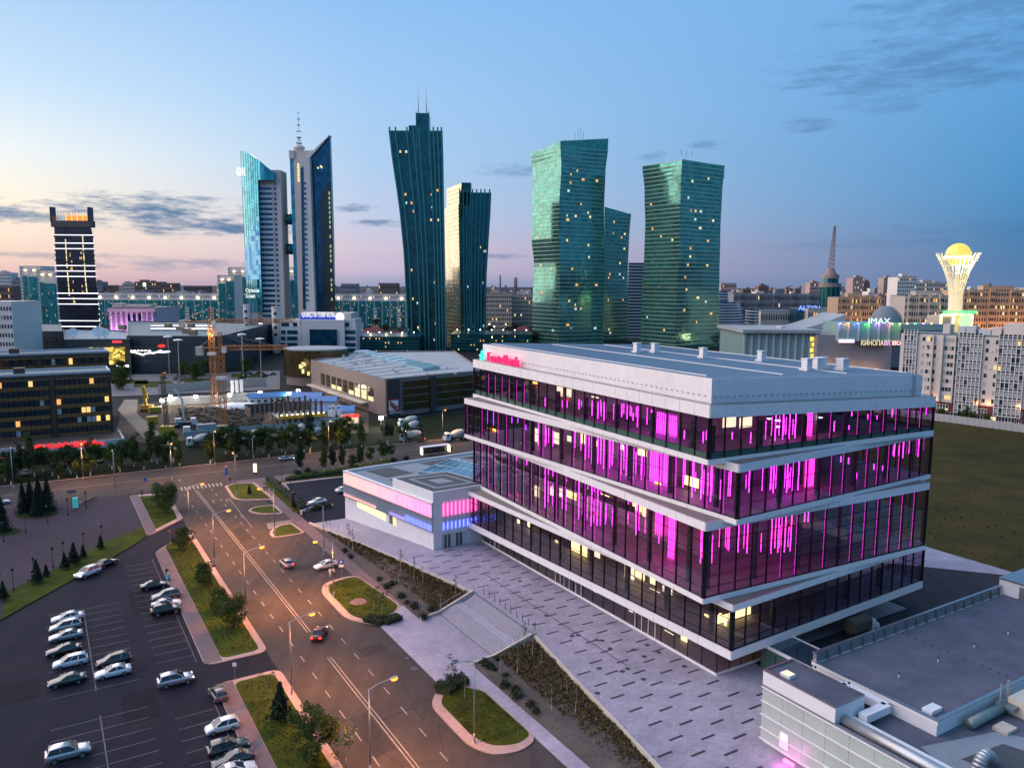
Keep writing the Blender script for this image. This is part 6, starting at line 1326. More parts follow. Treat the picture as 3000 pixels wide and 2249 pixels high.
# second tower
p=PT(915,YK); k2=thing('office_tower','taller stone and dark blue glass tower with a blade-like top and a spire','tower',loc=(p.x,p.y,RZ))
def prof(pts,dy0,dy1,name,m__,t=k2):
    f=[KP(x,y,dy0) for x,y in pts]; f=[Vector((v.x,YK+dy0,v.z)) for v in f]; b=[v+Vector((0,dy1-dy0,0)) for v in f]; n=len(f); mb=MB(); mb.add(f+b,[tuple(range(n-1,-1,-1)),tuple(range(n,2*n))]+[(i,(i+1)%n,n+(i+1)%n,n+i) for i in range(n)]); return part(mb,name,m__,t)
prof([(700,1520),(655,285),(700,238),(740,190),(775,150),(805,118),(818,500),(830,900),(840,1520)],0,5,'glass_blade',m_ktzd)
prof([(760,1510),(735,620),(742,560),(790,470),(818,520),(845,1510)],-.5,0,'dark_panel',m_dkwin)
prof([(655,285),(660,260),(700,215),(745,172),(785,135),(800,116),(805,118),(775,150),(740,190),(700,238)],-3,5,'blade_edge',m_stonew)
prof([(628,1520),(583,302),(620,283),(655,285),(700,1520)],-6,14,'stone_pier',m_stonew)
prof([(575,1520),(536,290),(536,230),(604,228),(606,300),(640,1520)],0,18,'stone_core',m_stone)
prof([(550,1500),(507,290),(536,290),(575,1500)],4,16,'side_glass',m_ktz)
prof([(500,228),(536,232),(536,292),(503,292)],-1,16,'stone_cap',m_stone)
prof([(604,232),(690,232),(655,285),(604,300)],0,16,'stone_cap',m_stone)
prof([(606,1420),(588,360),(608,352),(628,1420)],-6.2,-6,'window_slot',m_ktzd)
for i in range(24):
    y=470+i*38; x=607+i*.85; prof([(x+4,y+14),(x+3,y),(x+19,y),(x+21,y+14)],-6.4,-6.2,'window',m_ktzd)
for i in range(7): prof([(563+i*.6,345+i*20),(563+i*.6,330+i*20),(577+i*.6,330+i*20),(577+i*.6,345+i*20)],-.4,0,'lit_window',m_lwin[1])
for i in range(26): y=540+i*36; x=797+i*.9; (prof([(x,y+22),(x,y),(x+9,y),(x+9,y+22)],-.9,-.5,'lit_window',emis('dim_green_window',(.5,.75,.25),.5)) if rc.random()<.75 else None)
for x,y in ((718,362),(738,350),(745,358)): prof([(x-5,y+7),(x-5,y-7),(x+5,y-7),(x+5,y+7)],-.9,-.5,'lit_window',m_lwin[1])
c_=KP(578,222,8); part(MB().lathe([(2.5,0),(4.2,1),(4.6,2),(3.4,3),(2,4)],20,(c_.x,c_.y)),'spire_collar',m_stone,k2).location.z+=c_.z-1
zsp=KP(576,60).z; mb=MB(); b_=Vector((c_.x,c_.y,c_.z+4))
for i in range(4):
    a=i*math.pi/2+.4; mb.bar(b_+Vector((2*math.cos(a),2*math.sin(a),0)),Vector((c_.x,c_.y,c_.z+(zsp-c_.z)*.62)),.35)
mb.bar(b_+Vector((0,0,20)),Vector((c_.x,c_.y,zsp)),.3)
for j in range(6): z=b_.z+j*4.5; r=2*(1-j/7.5); mb.box(c_.x-r,c_.x+r,c_.y-r,c_.y+r,z,z+.3)
part(mb,'spire',m_pole,k2)
for y,lb in ((737,'upper'),(962,'lower')):
    a,b=KP(462,y),KP(540,y); t=thing('sky_bridge',lb+' dark green sky bridge linking the two railway towers','bridge',loc=(a.x,YK+8,a.z)); part(MB().tube(Vector((a.x,YK+10,a.z)),Vector((b.x,YK+10,a.z)),4.2,n=12),'glazed_tube',m_em,t)
    for u in (0,.33,.66,1): pp=Vector((a.x+(b.x-a.x)*u,YK+10,a.z)); part(MB().tube(pp-Vector((.3,0,0)),pp+Vector((.3,0,0)),4.5,n=12),'ring',m_emrib,t)
# podium with the blue sign and dark screen
YP=560; pd=thing('railway_podium','cream stepped podium with a blue railway sign and large dark screen','building',loc=tuple(PT(930,YP))); z7n=lambda x,y:(500+x/2.458,880+y/2.458)
def PP(x,y,dy=0): a,b=z7n(x,y); return AT(a,b,YP+dy)
def pbox(x0,x1,y0,y1,dy0,dy1,name,m__,t=pd,PPf=None):
    f=PPf or PP; a=f(x0,y0,dy0); b=f(x1,y1,dy0); return part(MB().box(a.x,b.x,a.y,a.y+dy1-dy0,max(RZ,min(a.z,b.z)) if y1<370 else RZ,max(a.z,b.z)),name,m__,t)
pbox(940,1255,140,400,0,30,'central_block',m_stonew); pbox(1000,1196,208,328,-1.2,-.05,'dark_screen',mat('screen_black',(.006,.01,.02),.15,spec=.6,var=0)); pbox(1005,1190,213,322,-1.4,-1.2,'screen_face',m_ktzd)
pbox(790,945,185,400,2,30,'left_wing',m_stonew); pbox(1250,1340,180,400,2,30,'right_wing',m_stonew); pbox(790,930,140,190,5,30,'left_wing_top',m_stonew); pbox(1260,1330,135,182,5,30,'right_wing_top',m_stonew); pbox(930,1300,90,145,9,34,'upper_block',m_stone)
for y in (160,215,260,305,345):
    for x0,x1 in ((795,825),(838,912)) if y>170 else ((795,852),(880,912)): pbox(x0,x1,y,y+26,1.6,2.0,'window_band',m_ktzd)
    if y>150: pbox(1256,1330 if y>200 else 1285,y,y+26,1.6,2.0,'window_band',m_ktzd)
sb=PP(935,135,7); sb2=PP(1235,104,7); bd=part(MB().box(sb.x,sb2.x,YP+6.6,YP+7.2,sb.z,sb2.z),'sign_board',emis('blue_sign_board',(.01,.05,.6),.6),pd)
tx=text('sign_letters','ҚАЗАҚСТАН ТЕМІР ЖОЛЫ',5.0,.1,emis('white_sign_text',(1,1,1),.9),pd,mw=upright(Vector((sb.x+1.2,YP+6.2,sb.z+1.6))-Vector(pd.location),0))
xs_=[v.co.x for v in tx.data.vertices]; tx.scale=((sb2.x-sb.x)*.78/(max(xs_)-min(xs_)),1,1)
c_=PP(1220,118,7); part(MB().tube((c_.x,YP+6.0,c_.z),(c_.x,YP+6.4,c_.z),3.2,n=16),'sign_emblem',emis('emblem_white',(.9,.95,1),.9),pd)
for x0,x1,y0,lb in ((510,555,40,'slim cream round tower at the podium side'),(715,782,55,'broad cream round tower beside the podium')):
    a,b=PP(x0,y0,6),PP(x1,y0,6); t=thing('round_tower',lb,'tower',loc=((a.x+b.x)/2,YP+10,RZ)); part(MB().lathe([((b.x-a.x)/2,RZ),((b.x-a.x)/2,a.z)],20,((a.x+b.x)/2,YP+10)),'shaft',m_stonew,t,smooth=False); part(MB().lathe([((b.x-a.x)/2+.3,a.z),((b.x-a.x)/2+.3,a.z+1)],20,((a.x+b.x)/2,YP+10)),'rim',m_stone,t)
    for i in range(4): part(MB().box((a.x+b.x)/2-1,(a.x+b.x)/2+1,YP+10-(b.x-a.x)/2-.25,YP+10-(b.x-a.x)/2+.3,a.z-5-i*5,a.z-3-i*5),'window',m_dkwin,t)
t=thing('podium_wing','dark blue glass wing between the cream round towers','building',loc=tuple(PT(640,YP+20))); a=PP(560,170,15); b=PP(800,400,15); part(MB().box(a.x,b.x,YP+15,YP+40,RZ,a.z),'glass_body',m_ktzd,t)
for i in range(9): x=a.x+(b.x-a.x)*i/8; part(MB().box(x-.2,x+.2,YP+14.7,YP+15,RZ,a.z),'mullion',m_emrib,t)
# ================= left and far city =================
zAn=lambda x,y:(x/3.159,600+y/3.159)
def face_bld(name,label,x0,x1,yt,Yd,dep,m__,cols,rows,lit=.08,fw=.5,fh=.5,dark=None,yb=None,roofm=None,off=.12,single=False,skew=0.0,group=None,cat='building'):
    p=PT((x0+x1)/2,Yd); t=thing(name,label,cat,loc=(p.x,p.y,RZ),group=group); P,Q=PT(x0,Yd),PT(x1,Yd+skew); z1=ZP((x0+x1)/2,yt,Yd)
    n=Vector((Q.y-P.y,-(Q.x-P.x),0)).normalized()*-dep; prismt(t,[P,Q,Q+n,P+n],RZ,z1,'wall',m__)
    prismt(t,[P,Q,Q+n,P+n],z1,z1+.6,'roof',roofm or mat('grey_roof',(.16,.17,.19),.8,vs=.1,var=.2))
    if cols: windows(t,P,Q,RZ+1,z1-.5,cols,rows,fw,fh,lit,dark,off,single)
    return t,P,Q,z1,n
# black tower with light bands
YB=570; p=PT(236,YB); bt=thing('office_tower','black glass tower ringed by bright white light bands','tower',loc=(p.x,p.y,RZ)); m_bk=tglass('black_glass',(.035,.045,.065),.5,.12)
def BP(x,y,dy=0): a,b=zAn(x,y); return AT(a,b,YB+dy)
rows_=((190,500,838),(280,505,860),(420,512,868),(560,520,880),(700,530,890),(830,540,905),(960,550,913),(1100,560,920),(1250,568,928)); rings=[]
for y,l,r in rows_[::-1]:
    P,Q=BP(l,y),BP(r,y); z=max(RZ,P.z) if y<1250 else RZ; P.z=Q.z=z; rings.append([P,Q,Q+Vector((Q.x*.0456*1.03,26,0)),P+Vector((P.x*.0456,26,0))])
part(MB().loft(rings),'glass_body',m_bk,bt)
def bx(z):
    for a,b in zip(rings[:-1],rings[1:]):
        if z<=b[0].z: break
    f=(z-a[0].z)/(b[0].z-a[0].z); return [u.lerp(v,f) for u,v in zip(a,b)]
m_band=emis('white_band_light',(.86,.82,1),2.4)
for y in (280,355,407,563,613,664,818,868,918,1072,1125):
    z=BP(690,y).z; s_=bx(z); c_=sum(s_,Vector())/4; o_=[v+(v-c_).normalized()*.9 for v in s_]
    part(MB().loft([[Vector((v.x,v.y,z-.55)) for v in o_],[Vector((v.x,v.y,z+.55)) for v in o_]]),'ledge',m_bk,bt); part(slabbox(o_[0],o_[1],z-.2,z+.2,.25),'light_band',m_band,bt)
for y in (460,512,715,765,970,1020):
    z=BP(690,y).z; s_=bx(z); c_=sum(s_,Vector())/4; o_=[v+(v-c_).normalized()*.8 for v in s_]; part(MB().loft([[Vector((v.x,v.y,z-.3)) for v in o_],[Vector((v.x,v.y,z+.3)) for v in o_]]),'ledge',m_bk,bt)
for i in range(34):
    for u in (.27,.72):
        if rc.random()<.68:
            z=BP(690,300+i*16).z; s_=bx(z); part(MB().add(on_quad(s_[0],s_[1],z-1.1,z+1.1,u,u+.025,0,1,.2),[(0,1,2,3)]),'lit_window',m_lwin[1],bt)
for k in range(16): z=BP(690,rc.uniform(380,960)).z; s_=bx(z); u=rc.choice((.37,.62,.66,.4)); part(MB().add(on_quad(s_[0],s_[1],z-.9,z+.9,u,u+.02,0,1,.2),[(0,1,2,3)]),'lit_window',m_lwin[0],bt)
a,b=BP(485,180),BP(855,180); part(MB().box(a.x,b.x,YB-2,YB+4,a.z-2,a.z+2.5),'cap',mat('dark_stone_cap',(.10,.09,.09),.7),bt)
for x in (490,838): c_=BP(x,150); part(MB().box(c_.x-.8,c_.x+.8,YB-2,YB+3,a.z+2,a.z+12),'corner_fin',m_bk,bt)
a,b=BP(572,160),BP(778,160); part(MB().box(a.x,b.x,YB+6,YB+14,a.z,a.z+5),'lit_crown',emis('crown_glow',(1,.28,.04),1.0),bt)
for i in range(5): c_=a.lerp(b,i/4); part(MB().tube((c_.x,YB+6,a.z),(c_.x,YB+6,a.z+7),.5,n=6),'crown_post',emis('crown_post_glow',(1,.42,.1),1.3),bt)
mb=MB()
for i in range(13): c_=BP(500+i*27,180); mb.tube((c_.x,YB-1.5,c_.z+2),(c_.x,YB-1.5,c_.z+9),.12,n=4)
part(mb,'roof_railing',m_pole,bt,kind='stuff')
# dark shopping block beneath it
YM=440; m_dk=mat('dark_slate_cladding',(.035,.045,.055),.5,spec=.5,vs=.08,var=.25)
def wedge(name,label,plan,z1,m__,roof,cat='building'):
    c_=sum((Vector(p) for p in plan),Vector())/len(plan); t=thing(name,label,cat,loc=(c_.x,c_.y,RZ)); prismt(t,plan,RZ,z1,'wall',m__); cc=Vector((c_.x,c_.y,0))
    prismt(t,[cc+(Vector((p[0],p[1],0))-cc)*.985 for p in plan],z1,z1+.05,'roof',roof); 
    for i in range(len(plan)):
        P=Vector((plan[i][0],plan[i][1],0)); Q=Vector((plan[(i+1)%len(plan)][0],plan[(i+1)%len(plan)][1],0)); part(slabbox(P,Q,z1,z1+.7,-.6),'parapet',m__,t)
    return t
mr=mat('green_grey_roof',(.14,.19,.20),.8,vs=.05,var=.25)
zM=ZP(480,987,YM); mall=wedge('shopping_mall','huge dark slate shopping mall with a glowing wavy line and gold atrium',[PT(367,YM),PT(640,YM),PT(800,YM+150),PT(372,YM+175)],zM,m_dk,mr)
P,Q=PT(367,YM),PT(640,YM)
mb=MB(); px=[(1185,1355),(1230,1362),(1275,1372),(1320,1388),(1350,1375),(1390,1368),(1420,1372),(1460,1360),(1500,1362),(1570,1358)]
for (x0,y0),(x1,y1) in zip(px[:-1],px[1:]): mb.bar(AT(*zAn(x0,y0),YM-.4),AT(*zAn(x1,y1),YM-.4),.5)
for x in range(1200,1560,34): 
    if rc.random()<.7: mb.bar(AT(*zAn(x,1350),YM-.4),AT(*zAn(x+22,1348),YM-.4),.3)
part(mb,'neon_line',emis('white_neon',(1,1,1),4),mall)
c_=AT(*zAn(1497,1305),YM-.5); part(MB().lathe([(.3,-.9),(2.0,-.4),(2.0,.4),(.3,.9)],14),'red_sign',m_redsign,mall).location=c_-Vector(mall.location)
mb=MB()
for i in range(30): x=P.lerp(Q,i/30).x; mb.box(x-.05,x+.05,YM-.12,YM,RZ,zM)
for z in range(1,7): mb.box(P.x,Q.x,YM-.12,YM,RZ+z*zM/7-.05,RZ+z*zM/7+.05)
part(mb,'cladding_joints',m_bk,mall,kind='stuff')
for u0,u1,v in ((.1,.9,.3),(.1,.9,.62)): prismt(mall,[PT(420+u0*180,YM+20+v*110),PT(440+u1*200,YM+22+v*110),PT(440+u1*200,YM+40+v*110),PT(420+u0*180,YM+38+v*110)],zM,zM+1.2,'roof_light',m_bwin)
for x,y in ((1135,1155),(1560,1140),(1670,1168),(1730,1190),(1770,1140),(1788,1205)): a_,b_=zAn(x,y); c_=G(a_,b_,zM); part(MB().box(c_.x-2,c_.x+2,c_.y-2,c_.y+2,zM,zM+3),'roof_plant',mat('tan_plant',(.28,.20,.12),.7),mall)
# its gold-lit glass atrium and the lower front block
zF=ZP(250,995,YM-4); fb=wedge('mall_block','dark front block of the mall with gold lit glass and satellite dishes on its roof',[PT(182,YM-12),PT(375,YM-6),PT(372,YM+70),PT(180,YM+90)],zF,m_dk,mat('blue_roof',(.20,.28,.33),.7,vs=.1,var=.2))
gm=[emis('gold_glass_%d'%i,(1,.72,.12),s_) for i,s_ in enumerate((.35,.7,1.1,.15))]
for i in range(6):
    for j in range(10):
        a0=AT(*zAn(1055+i*21,1312+j*16),YM-7); a1=AT(*zAn(1055+i*21+20,1312+j*16+14.5),YM-7); part(MB().box(a0.x,a1.x,YM-14-.3,YM-14,a1.z,a0.z),'gold_pane',rc.choice(gm),fb).location.y+=4
for i in range(9):
    for (y0,y1) in ((1318,1360),(1370,1395),(1400,1430),(1438,1475)):
        a0=AT(*zAn(780+i*30,y0),YM-12); a1=AT(*zAn(780+i*30+28,y1),YM-12)
        if rc.random()<.78: part(MB().box(a0.x,a1.x,YM-13,YM-12.6,a1.z,a0.z),'gold_pane',rc.choice(gm),fb)
a0=AT(*zAn(1080,1480),YM-14); a1=AT(*zAn(1195,1498),YM-14); part(MB().box(a0.x,a1.x,YM-15,YM-14.4,a1.z,a0.z),'sign_light',emis('white_sign',(1,1,.95),3.5),fb)
a0=AT(*zAn(1050,1255),YM-12); a1=AT(*zAn(1135,1275),YM-12); part(MB().box(a0.x,a1.x,YM-13.5,YM-13,a1.z,a0.z),'red_sign',emis('dim_red',(1,.04,.06),1.0),fb)
for x,y,r in ((680,1220,2.6),(915,1205,3.2),(972,1215,2.6)):
    c_=AT(*zAn(x,y),YM+10); t=thing('satellite_dish','white satellite dish on the mall front roof' if x>900 else 'white satellite dish standing alone on the mall front roof','dish',loc=(c_.x,c_.y,zF),group='dishes on the mall roof' if x>900 else None)
    o=MB().lathe([(.1,0),(r*.5,.12*r),(r*.85,.35*r),(r,.55*r),(r*.97,.57*r),(.1,.12)],18).build('dish',m_swhite,t,smooth=True); o.rotation_euler=(R(65),0,R(20)); o.location=(0,0,r*.9+.3); MB().tube((0,0,0),(0,0,r*.9),.2,n=6).build('stand',m_pole,t)
lb_=wedge('mall_wing','dark slate wing of the mall with a pale parapet beside the white office block',[PT(36,YM+5),PT(178,YM+5),PT(176,YM+90),PT(40,YM+90)],ZP(100,973,YM+5),m_dk,mr)
a0=AT(*zAn(390,1225),YM+5); a1=AT(*zAn(525,1265),YM+5); part(MB().box(a0.x,a1.x,YM+4.6,YM+5,a1.z,a0.z),'window_band',m_dkwin,lb_)
# white office at the left edge
wo,P,Q,z1,n=face_bld('white_office','narrow white office block with pairs of dark square windows','%s'%'' or 0 and 0 or -60,36,878,415,20,m_stonew,8,9,.0,.42,.45) if False else (None,)*5
wo=thing('white_office','white office block with rows of small dark square windows','building',loc=tuple(PT(10,415))); P,Q=PT(-70,415),PT(34,415); z1=ZP(15,886,415); prismt(wo,[P,Q,Q+Vector((2,22,0)),P+Vector((0,22,0))],RZ,z1,'wall',m_stonew); prismt(wo,[P,Q,Q+Vector((2,22,0)),P+Vector((0,22,0))],z1,z1+.5,'roof',m_stone)
for i in range(12):
    for j in range(8): q=on_quad(P,Q,RZ+1,z1-1,(i+.25)/12,(i+.75)/12,(j+.3)/8,(j+.75)/8,.12); part(MB().add(q,[(0,1,2,3)]),'window',m_dkwin if rc.random()<.9 else m_bwin,wo)
# teal residential towers
def teal(x0,x1,yt,Yd,label,glass):
    t,P,Q,z1,n=face_bld('residential_block',label,x0,x1,yt,Yd,24,m_stonew,0,0)
    for u0,u1,top_ in glass:
        q=on_quad(P,Q,RZ,z1,u0,u1,0,top_,1.2); part(MB().hexa([q[0],q[1],q[1]+Vector((0,1.3,0)),q[0]+Vector((0,1.3,0)),q[3],q[2],q[2]+Vector((0,1.3,0)),q[3]+Vector((0,1.3,0))]),'glass_bay',m_tealres,t)
        for k in range(int((u1-u0)*(Q-P).length*.9)): 
            u=u0+rc.random()*(u1-u0)*.9; v=rc.random()*top_*.85; s_=on_quad(P,Q,RZ,z1,u,u+.018,v,v+.022,1.4); part(MB().add(s_,[(0,1,2,3)]),'lit_window',rc.choice(m_lwin),t)
    nr=max(3,int(z1/3.2))
    for u0,u1 in ((0,glass[0][0]),): windows(t,P.lerp(Q,u0),P.lerp(Q,u1),RZ,z1,2,nr,.5,.5,.06,m_tealres)
    part(slabbox(P.lerp(Q,.04),P.lerp(Q,.96),z1-5,z1-2.2,.5),'cornice',m_stone,t)
    for u in (.3,.7): pp=P.lerp(Q,u)+Vector((0,-1.6,z1-4.5)); part(MB().lathe([(.2,0),(1.2,.6),(.2,1.4)],8,(pp.x,pp.y)),'uplight',emis('uplight_glow',(1,.75,.35),6),t).location.z+=pp.z
    return t
teal(65,128,781,800,'teal-glazed residential block with lit roof niches left of the black tower',((.15,.30,.86),(.42,.88,.85)))
teal(116,172,793,770,'teal-glazed residential block overlapping the black tower',((.12,.26,.82),(.34,.9,.80)))
teal(640,690,808,840,'teal-glazed residential block left of the curved glass tower',((.08,.42,.86),(.52,.92,.9)))
teal(672,735,785,880,'taller teal-glazed residential block behind the curved glass tower',((.1,.5,.85),(.6,.95,.85)))
teal(835,868,785,880,'teal-glazed residential block between the railway towers',((.1,.5,.8),(.6,.95,.8)))
def tealrow(x0,x1,yt,Yd,label,nb):
    t,P,Q,z1,n=face_bld('residential_terrace',label,x0,x1,yt,Yd,30,m_stonew,0,0)
    zg=RZ+(z1-RZ)*.80
    for i in range(nb):
        u0,u1=i/nb+.04/nb,(i+1)/nb-.16/nb; q=on_quad(P,Q,RZ,zg,u0,u1,0,1,.8); part(MB().hexa([q[0],q[1],q[1]+Vector((0,.9,0)),q[0]+Vector((0,.9,0)),q[3],q[2],q[2]+Vector((0,.9,0)),q[3]+Vector((0,.9,0))]),'glass_bay',m_tealres,t)
        if i%3==1:
            part(slabbox(P.lerp(Q,u1),P.lerp(Q,u1+.5/nb),RZ,RZ+(zg-RZ)*.72,1.6),'stair_bay',m_stonew,t); windows(t,P.lerp(Q,u1)+Vector((0,-1.6,0)),P.lerp(Q,u1+.5/nb)+Vector((0,-1.6,0)),RZ,RZ+(zg-RZ)*.7,3,6,.5,.5,.05)
        for k in range(7): u=u0+rc.random()*(u1-u0)*.92; v=rc.random()*.9; part(MB().add(on_quad(P,Q,RZ,zg,u,u+.004,v,v+.05,1.0),[(0,1,2,3)]),'lit_window',rc.choice(m_lwin),t)
        if i%2==0:
            pp=P.lerp(Q,(u0+u1)/2)+Vector((0,-.8,zg+2)); part(MB().lathe([(.3,0),(1.7,1.0),(.4,2.2)],8,(pp.x,pp.y)),'roof_lamp',emis('roof_niche_glow',(1,.82,.5),5),t).location.z+=pp.z
    windows(t,P,Q,zg+(z1-zg)*.25,z1-.5,nb*5,1,.35,.4,.12); return t
tealrow(285,642,860,930,'long teal-glazed terrace with a row of lit roof niches behind the theatre',15)
tealrow(982,1190,862,930,'long teal-glazed terrace between the railway and flaring towers',9)
tealrow(20,180,850,960,'long teal-glazed terrace behind the left teal blocks',6)
# theatre lit violet
th,P,Q,z1,n=face_bld('theatre','classical theatre front washed in violet and blue light',318,457,903,640,40,mat('violet_stone',(.52,.44,.50),.7),0,0)
for i in range(9): pp=P.lerp(Q,(i+.5)/9); part(MB().tube((pp.x,pp.y-1.6,RZ),(pp.x,pp.y-1.6,z1-3),.9,n=10),'column',m_stonew,th)
part(slabbox(P,Q,z1-3,z1,2.6),'entablature',m_stone,th); part(slabbox(P.lerp(Q,.08),P.lerp(Q,.3),z1,z1+4,-8),'attic',m_stone,th); part(slabbox(P.lerp(Q,.34),P.lerp(Q,.88),z1,z1+3,-8),'attic',m_stone,th)
windows(th,P.lerp(Q,.36),P.lerp(Q,.72),RZ+6,z1-4,3,1,.85,.9,0,m_ktzd,.3,True)
for i in range(6): part(MB().add(on_quad(P,Q,RZ,z1,.38+i*.055,.41+i*.055,.02,.25,.35),[(0,1,2,3)]),'lit_door',emis('blue_door_glow',(.12,.12,1),2),th)
def glow(name,p,col_,e,r=.5):
    l=bpy.data.lights.new(name,'POINT'); l.energy=e; l.color=col_; l.shadow_soft_size=r; o=bpy.data.objects.new(name,l); COL.objects.link(o); o.location=p; return o
for u in (.15,.38,.62,.85):
    pp=P.lerp(Q,u)+Vector((0,-7,3)); o=glow('theatre_floodlight',pp,(.85,.28,1),9000); o.parent=th; o.location=pp-Vector(th.location)
# brown apartment blocks on the avenue
m_brk=mat('brown_brick',(.10,.066,.052),.85,vs=.5,var=.25); m_balc=mat('ochre_balcony',(.17,.09,.03),.8,vs=.3,var=.25); m_pk=mat('pale_parapet',(.48,.5,.52),.7,var=.1)
def brown(a0,b0,b1,z1,label,fl,bays,detail):
    t=thing('apartment_block',label,'building',loc=W((b0+b1)/2,a0,RZ)); t.rotation_euler=(0,0,TH); B0=(b0-b1)/2; B1=-B0
    def add(mb,name,m__,kind=None): return mb.build(name,m__,t,kind=kind)
    hz=z1-RZ; add(MB().box(B0,B1,0,15,0,hz),'wall',m_brk); add(MB().box(B0,B1,-.2,.3,hz,hz+.7).box(B1-.4,B1,.3,15,hz,hz+.7).box(B0,B1,14.6,15,hz,hz+.7),'parapet',m_pk); add(MB().box(B0,B1-.4,.3,14.6,hz,hz+.1),'roof',mr)
    w_=(B1-B0)/bays; fh=(hz-4.2)/fl
    for i in range(bays):
        x0=B0+i*w_+.9; x1=B0+(i+1)*w_-.9
        for j in range(fl):
            z=3.0+j*fh
            add(MB().box(x0,x1,-1.3,0,z,z+.95),'balcony',m_balc); 
            nw=max(4,int((x1-x0)/1.25))
            for k in range(nw):
                xa=x0+(x1-x0)*(k+.08)/nw; xb=x0+(x1-x0)*(k+.92)/nw; r=rc.random(); m__=m_lwin[0] if r<.045 else (m_lwin[2] if r<.06 else (m_bwin if r<.16 else m_dkwin))
                if detail: add(MB().box(xa,xb,-1.25,-1.2,z+1.0,z+fh-.3),'window',m__)
                elif k%2==0: add(MB().box(xa,xb,-1.25,-1.2,z+1.0,z+fh-.3),'window',m__)
            add(MB().box(x0,x1,-1.35,0,z+fh-.25,z+fh-.05),'balcony_lintel',m_balc)
    for i in range(1,bays): add(MB().box(B0+i*w_-.85,B0+i*w_+.85,-.6,0,0,hz-.6),'pier',m_brk)
    for x in (.2,.55,.8): add(MB().box(B0+(B1-B0)*x,B0+(B1-B0)*x+3,2,6,hz,hz+2.2),'roof_hut',m_brk)
    return t
fr_=GL(320,1292,RZ); zf=HITA(150,1098,fr_.y)[1]
brown(fr_.y,-180,fr_.x+1.5,zf,'brown brick apartment block with ochre balconies and red shop signs below',6,8,True)
bk_=fr_.y+42; zb_=HITA(150,1038,bk_)[1]; xr=HITA(320,1060,bk_)[0]
brown(bk_,-200,xr,zb_,'brown brick apartment block standing behind the front balcony block',6,7,False)
# pavilion with red neon shop signs
pa=fr_.y-16; zp=HITA(200,1302,pa)[1]; br_=HITA(360,1290,pa)[0]
pv=thing('shop_pavilion','low shop pavilion with a white fascia and red neon signs','building',loc=W(br_-30,pa,RZ),rz=TH)
hz=zp-RZ; MB().box(-75,30,0,16,0,hz).build('wall',m_brk,pv); MB().box(-75,30.3,-.5,0,hz-1.7,hz+.5).box(30,30.5,0,16,hz-.3,hz+.5).build('fascia',m_pk,pv)
for i in range(20): MB().box(-74+i*5.2,-70+i*5.2,-.06,0,.4,hz-1.9).build('shop_window',rc.choice([m_dkwin,m_dkwin,m_bwin,emis('shop_red_glow',(1,.12,.08),.8)]),pv)
for x,y,s_,tx_ in ((345,1050,1.2,'✿'),(385,1120,1.5,'АРМЕК'),(595,1110,1.9,'ҚЫМЫЗХАНА'),(812,1100,1.2,'Магазин'),(885,1080,1.2,'Лагман'),(990,1088,1.4,'Кафе')):
    if tx_=='✿': 
        b_,z_=HITA(390/3.16,950+1130/3.16,pa-.6); MB().lathe([(.2,-.1),(1.3,0),(.2,.1)],8).build('neon_emblem',m_redsign,pv,loc=(b_-br_+30,-.7,z_-RZ)); continue
    b_,z_=HITA(x/3.16+20,950+y/3.16,pa-.6); text('neon_sign',tx_,s_,.06,m_redsign,pv,mw=upright((b_-br_+30-6,-.75,z_-RZ-.5),0),bold=.03)
l=glow('neon_spill',W(br_-25,pa-3,RZ+3.5),(1,.08,.06),60); l2=glow('neon_spill',W(br_-12,pa-3,RZ+3.5),(1,.08,.06),60)
for o in (l,l2): q=o.location.copy(); o.parent=pv; o.matrix_parent_inverse=Matrix.LocRotScale(pv.location,pv.rotation_euler,None).inverted()
# ================= brown exhibition hall in the middle =================
m_bronze=tglass('bronze_glass',(.12,.085,.035),.6,.12); m_taupe=mat('taupe_cladding',(.20,.155,.14),.65,vs=.12,var=.15); m_hallroof=mat('pale_membrane_roof',(.32,.35,.36),.75,vs=.08,var=.18)
N_=G(1130,1222,RZ); zh=None
Yn=N_.y; zh=ZP(1129,1116,Yn)
Lh=G(911,1059,zh); Rh=G(1420,1090,zh); Bh=G(1330,1030,zh); Bl=G(1050,1033,zh)
hall=thing('exhibition_hall','large taupe hall with bronze glazing and a pale membrane roof','building',loc=(N_.x,N_.y,RZ)); pl=[Vector((v.x,v.y,0)) for v in (Lh,N_,Rh,Bh,Bl)]
prismt(hall,pl,RZ,zh,'wall',m_taupe); cc=sum(pl,Vector())/5
prismt(hall,[cc+(p-cc)*.985 for p in pl],zh,zh+.1,'roof',m_hallroof)
for i in range(5): part(slabbox(pl[i],pl[(i+1)%5],zh,zh+.8,-.5),'parapet',m_taupe,hall)
P,Q=pl[0],pl[1]
for i in range(9):
    u0=.16+i*.081; 
    for j in range(3): part(MB().add(on_quad(P,Q,RZ,zh,u0,u0+.060,.33+j*.13,.45+j*.13,.15),[(0,1,2,3)]),'window',m_bronze if rc.random()<.8 else m_lwin[1],hall)
part(slabbox(P.lerp(Q,.02),P.lerp(Q,.8),RZ+3.0,RZ+3.5,3),'walkway_canopy',m_conc,hall)
P,Q=pl[1],pl[2]; part(slabbox(P,P.lerp(Q,.12),RZ,zh+.5,1),'corner_pier',mat('dark_pier',(.05,.04,.045),.6),hall)
for i in range(4): part(MB().add(on_quad(P,Q,RZ,zh,.16,.98,.14+i*.21,.31+i*.21,.3),[(0,1,2,3)]),'bronze_band',m_bronze,hall)
for u in (.42,.92): part(slabbox(P.lerp(Q,u),P.lerp(Q,u+.05),RZ,zh+.5,1.2),'pier',MATS['dark_pier'],hall)
